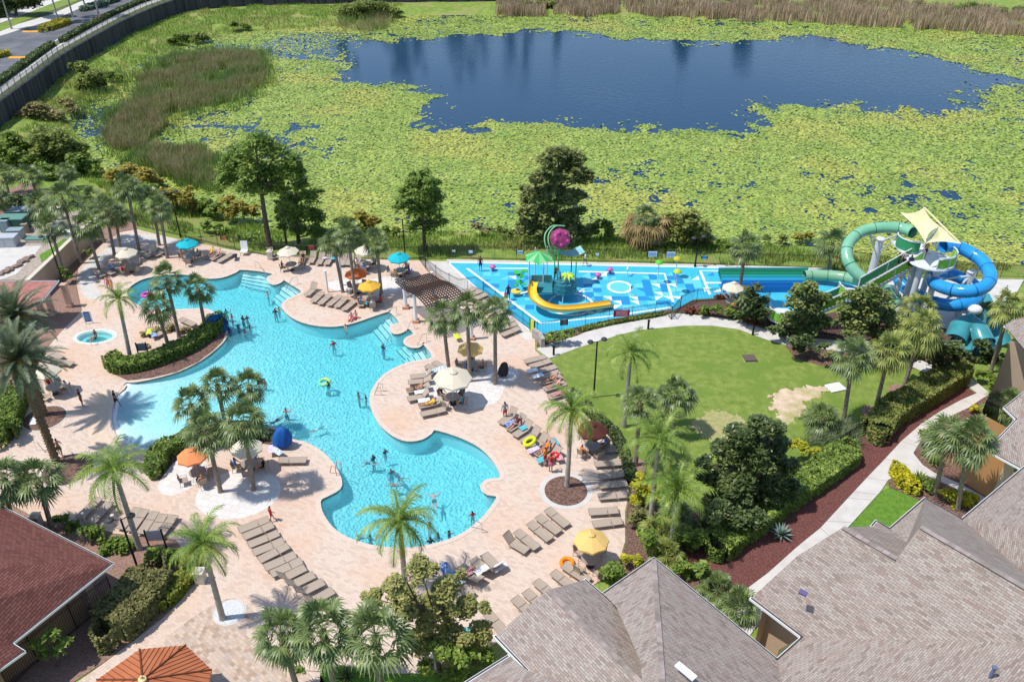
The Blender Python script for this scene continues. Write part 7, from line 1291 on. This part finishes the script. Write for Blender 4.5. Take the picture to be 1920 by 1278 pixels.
def body(pose):
    J,E=skeleton(pose); ks=list(J); ix={k:i for i,k in enumerate(ks)}; me=bpy.data.meshes.new('person'); me.from_pydata([J[k][:3] for k in ks],[(ix[a],ix[b]) for a,b in E],[]); o=bpy.data.objects.new('person_proto',me); COL.objects.link(o)
    o.modifiers.new('s','SKIN'); sv=me.skin_vertices[0].data
    for i,k in enumerate(ks): sv[i].radius=(J[k][3],J[k][3]*(.8 if k in('chest','waist','pelvis') else 1)); sv[i].use_root=(k=='pelvis')
    m=o.modifiers.new('u','SUBSURF'); m.levels=1; m.render_levels=1
    dg_=bpy.context.evaluated_depsgraph_get(); me2=bpy.data.meshes.new_from_object(o.evaluated_get(dg_)); bpy.data.objects.remove(o); me2.name='person'; me2.polygons.foreach_set('use_smooth',[True]*len(me2.polygons)); me2.materials.clear(); me2.materials.append(skinm['tan'])
    seg=[(a,b,Vector(J[a][:3]),Vector(J[b][:3])) for a,b in E]
    def near(p):
        best=None;bd=9
        for a,b,A1,B1 in seg:
            v=B1-A1; t_=max(0,min(1,(p-A1).dot(v)/max(1e-9,v.length_squared))); d=(p-A1-v*t_).length
            if d<bd: bd=d;best=(a,b,t_)
        return best
    lab=[near(Vector(f.center)) for f in me2.polygons]
    def shell(name,fn,off,mat):
        idx=[i for i,l in enumerate(lab) if fn(l,me2.polygons[i].center,me2.polygons[i].normal)]; vm={};vs=[];fs=[]
        for i in idx:
            f=[]
            for v in me2.polygons[i].vertices:
                if v not in vm: vm[v]=len(vs); w=me2.vertices[v]; vs.append(tuple(w.co+w.normal*off))
                f.append(vm[v])
            fs.append(f)
        m_=bpy.data.meshes.new(name); m_.from_pydata(vs,[],fs); m_.materials.append(mat); m_.polygons.foreach_set('use_smooth',[True]*len(fs)); return m_
    hd=Vector(J['head'][:3]); tp=Vector(J['top'][:3]); fc=Vector(J['nose'][:3])-hd; fc.normalize(); upd=(tp-hd).normalized()
    root=bpy.data.objects.new('person',me2); COL.objects.link(root); root.location=(0,0,-50)
    hair=ob('hair',shell('hair',lambda l,c,n:(l[0]in('head','neck') and l[1]!='nose') and ((c-hd).dot(upd)>.045 or (c-hd).dot(fc)<.012 and (c-hd).dot(upd)>-.07),.016,hairm['dark']),root)
    ob('shorts',shell('shorts',lambda l,c,n:(l[0]=='pelvis' and (l[1]!='waist' or l[2]<.5)) or (l[0][:2]=='hi' and l[2]<.55),.014,clothm['navy']),root)
    ob('shirt',shell('shirt',lambda l,c,n:(l[0]in('waist','chest') and l[1]!='neck') or (l[0]=='pelvis' and l[1]=='waist' and l[2]>.4) or (l[0]=='neckb' and l[1][:2]=='sh') or (l[0][:2]=='sh' and l[2]<.4),.013,clothm['white']),root)
    e=MB(); sx=upd.cross(fc)
    for s in (-1,1): e.sphere(hd+fc*.082+sx*s*.03+upd*.02,.011,6)
    e.k=0; eo=e.build('eyes',M('eye_dark',(.01,.01,.01),rough=.2),None); eo.parent=root
    PROTOS.append(root); return root
def person(pose,px,face,label,skin='tan',hair='dark',shorts='navy',shirt=None,z=0.03,sc=1.0,pos=None,water=False):
    if pose not in BP: BP[pose]=body(pose)
    src=BP[pose]; c=pos.copy() if pos is not None else at(px[0],px[1],z)
    if water:
        c=at(px[0],px[1],-.12); fz=float(basin(np.array([c.x]),np.array([c.y]))[0]); c.z=(-1.43*sc if fz<-.7 else max(fz,-1.3*sc)) if pose!='float' else -1.36
    r=src.copy(); COL.objects.link(r); r.location=c; r.rotation_euler=(0,0,face); r.scale=(sc,)*3; r.material_slots[0].link='OBJECT'; r.material_slots[0].material=skinm[skin]
    tag(r,label,'person')
    for ch in src.children:
        k=ch.name.split('.')[0]
        if k=='shirt' and shirt is None: continue
        q=ch.copy(); COL.objects.link(q); q.parent=r; q.location=(0,0,0)
        mt={'hair':hairm[hair],'shorts':clothm[shorts],'shirt':clothm[shirt or 'white']}.get(k)
        if mt: q.material_slots[0].link='OBJECT'; q.material_slots[0].material=mt
    return r
PE=[('stand',(156,762),-1.2,'person in dark dress standing on the deck left of the beach entry','tan','dark','maroon','maroon',1),('walk',(221,764),-1.4,'person in dark swimsuit walking at the water edge on the left','tan','dark','black','black',1),('walk',(116,856),.4,'shirtless person striding beside the front date palm','pink','dark','olive',None,1),('stand',(947,786),.3,'person in grey shirt and red shorts standing above the slanted loungers','tan','dark','red','grey',1),('carry',(1032,885),-.6,'person in red top and pink shorts bending over the lounger pile','tan','dark','pink','red',1),('carry',(1022,872),.9,'person with bare arms beside the lounger pile','fair','brown','red','orange',1),('walk',(510,976),-1.0,'child in red swimsuit walking on the deck above the long lounger row','tan','dark','red','red',.78),('stand',(206,545),.4,'person standing at the top left deck edge, left of a couple','pink','brown','pink',None,1),('stand',(212,546),-.5,'person standing at the top left deck edge, right of a couple','fair','blond','yellow',None,1),('stand',(901,508),0,'person in blue shorts standing on the splash pad corner','tan','dark','navy','maroon',1),('stand',(953,563),.2,'person in navy clothes by the splash pad fence','brown','dark','navy','navy',1),('stand',(948,566),-.5,'child beside the person at the splash pad fence','tan','dark','red','red',.7),('walk',(1097,498),1.2,'person in white top walking on the far rim of the splash pad','fair','dark','black','white',.9),('stand',(403,787),.3,'child in yellow shirt wading in the shallow water','tan','dark','yellow','yellow',.75),('walk',(190,42),.9,'person walking along the road railing at the top left','tan','dark','black','pink',1)]
for p in PE:
    z=3.25 if p[1]==(190,42) else .03; person(p[0],p[1],p[2],p[3],p[4],p[5],p[6],p[7],z,p[8]) if p[1]!=(403,787) else person(p[0],p[1],p[2],p[3],p[4],p[5],p[6],p[7],0,p[8],water=True)
for i,(px,z,l_,sk,sh) in enumerate([((1679,505),4.9,'first person from the left on the slide stairs, in black','tan','black'),((1692,503),5.2,'second person from the left on the slide stairs, in grey','fair','grey'),((1702,510),5.3,'third person on the slide stairs, in navy','brown','navy'),((1732,485),6.4,'person at the top of the slide stairs beside the platform','tan',None),((1042,520),1.6,'person in red on the play structure deck','tan','red'),((1050,530),1.6,'child in blue on the play structure deck','tan','blue')]): person('walk' if i<3 else 'stand',px,-1.2+.5*i,l_,sk,'dark','black',sh,z,1 if i<4 else .7)
WT=[((424,586),'wade'),((434,594),'swim'),((455,598),'swim'),((463,597),'swim'),((468,612),'wade'),((447,615),'swim'),((459,623),'wade'),((425,615),'swim'),((432,622),'swim'),((427,632),'swim'),((502,552),'swim'),((523,581),'wade'),((516,585),'swim'),((648,614),'swim'),((625,645),'wade'),((718,652),'swim'),((615,722),'swim'),((672,742),'swim'),((686,746),'wade'),((536,772),'wade'),((517,782),'float'),((594,798),'float'),((496,716),'swim'),((722,848),'swim'),((695,862),'float'),((733,886),'swim'),((745,889),'float'),((740,902),'float'),((814,936),'float'),((886,965),'swim'),((805,985),'wade'),((842,1002),'swim'),((822,1005),'swim'),((807,1015),'swim'),((694,1010),'wade'),((668,1012),'float'),((280,556),'swim'),((700,860),'swim')]
cs=['navy','red','teal','black','white','pink','olive','blue']; wl_=['near the small blue slide','by the left steps','in the middle of the pool','in the lower pool','close to the pool rim']
reg=lambda x,y:('right beside the little blue slide' if x<475 and y>580 else 'in the upper left arm of the pool' if x<300 else 'near the upper steps' if y<600 and x<560 else 'in the pool just off the curved tongue' if y<630 else 'in the wide middle of the pool' if y<760 else 'below the shade palms of the peninsula' if x<620 and y<820 else 'in the centre of the lower pool basin' if y<950 else 'along the bottom rim of the pool')
from collections import Counter
cnt=Counter(reg(*w[0]) for w in WT); seen=Counter()
WT.sort(key=lambda w:w[0][0])
for i,(px,po) in enumerate(WT):
    r_=reg(*px); k=seen[r_]; seen[r_]+=1; sh=random.choice([None,None,'navy','teal','red','black']); sk=random.choice(['tan','brown','pink','tan','fair'])
    person(po,px,random.uniform(-3,3),f'{ORD[k]} bather from the left {r_}',sk,random.choice(['dark','dark','brown']),random.choice(cs),sh,0,random.choice([.95,1,.8]) if px!=(280,556) else .8,water=True)
person('sit',(182,640),2.6,'person sitting on the inner step of the hot tub','tan','dark','black','maroon',-.5)
for px,f,l_,sk,sh in [((668,603),2.6,'person sitting on the pool edge of the curved tongue, right of two','pink',None),((660,607),2.8,'person sitting on the pool edge of the curved tongue, left of two','fair','pink')]: person('sit',px,f,l_,sk,'dark','red',sh,-.38)
for (fx,fy,hx,hy),l_,sk,sh,so in [((1015,723,1053,713),'sunbather lying on a lounger at the lawn edge, upper of three','tan',None,'black'),((1022,735,1058,724),'sunbather in blue shorts on a lounger at the lawn edge, middle of three','pink',None,'teal'),((1032,750,1066,741),'sunbather in pink swimsuit on a lounger at the lawn edge, lowest of three','fair','pink','pink'),((782,768,828,760),'sunbather in yellow lying on a lounger beside the big cream umbrella','tan','yellow','yellow'),((764,738,800,733),'sunbather in black lying left of the big cream umbrella','tan',None,'black'),((948,815,984,790),'sunbather in dark red on a raised lounger above the lime ring','fair','maroon','maroon'),((1000,862,1040,838),'sunbather with orange top on the sixth raised lounger','tan','orange','red'),((563,503,573,480),'sunbather on a raised lounger by the back fence','tan','black','black'),((385,490,408,472),'person in yellow lounging near the teal umbrella','pink','yellow','yellow'),((397,492,421,476),'person lounging right of the one in yellow near the teal umbrella','fair',None,'blue')]:
    a,b_=at(fx,fy),at(hx,hy); d=b_-a; rz=math.atan2(d.y,d.x)-math.pi/2; u=d.normalized(); person('lie',None,rz,l_,sk,'dark',so,sh,pos=(a+b_)/2-u*.86+Vector((0,0,-.06)))
random.seed(11)
names=['teal umbrella by the back fence','cream umbrella in the upper left palms','fence cream umbrella on the left','fence cream umbrella behind palms','teal umbrella near the splash pad','bright orange umbrella','golden umbrella below the orange one','yellow umbrella by the pergola palms','large cream umbrella on pale paving','cream umbrella at the left edge','coral umbrella on the peninsula','cream umbrella on the peninsula','yellow umbrella at the right deck edge','maroon umbrella at the lawn hedge','white umbrella by the splash pad']
for p,rz,i,k in CH:
    if random.random()<.5 and i!=12:
        sh=random.choice(['white','blue','red','black',None,'orange','teal']); person('sit',None,rz+math.pi,f'person seated in the {k} chair, {names[i]}' if i!=5 else f'person seated in the {k} chair under the bright orange umbrella',random.choice(list(skinm)),random.choice(list(hairm)),random.choice(['black','navy','olive']),sh,pos=p+Vector((0,0,.0)))
done_protos()
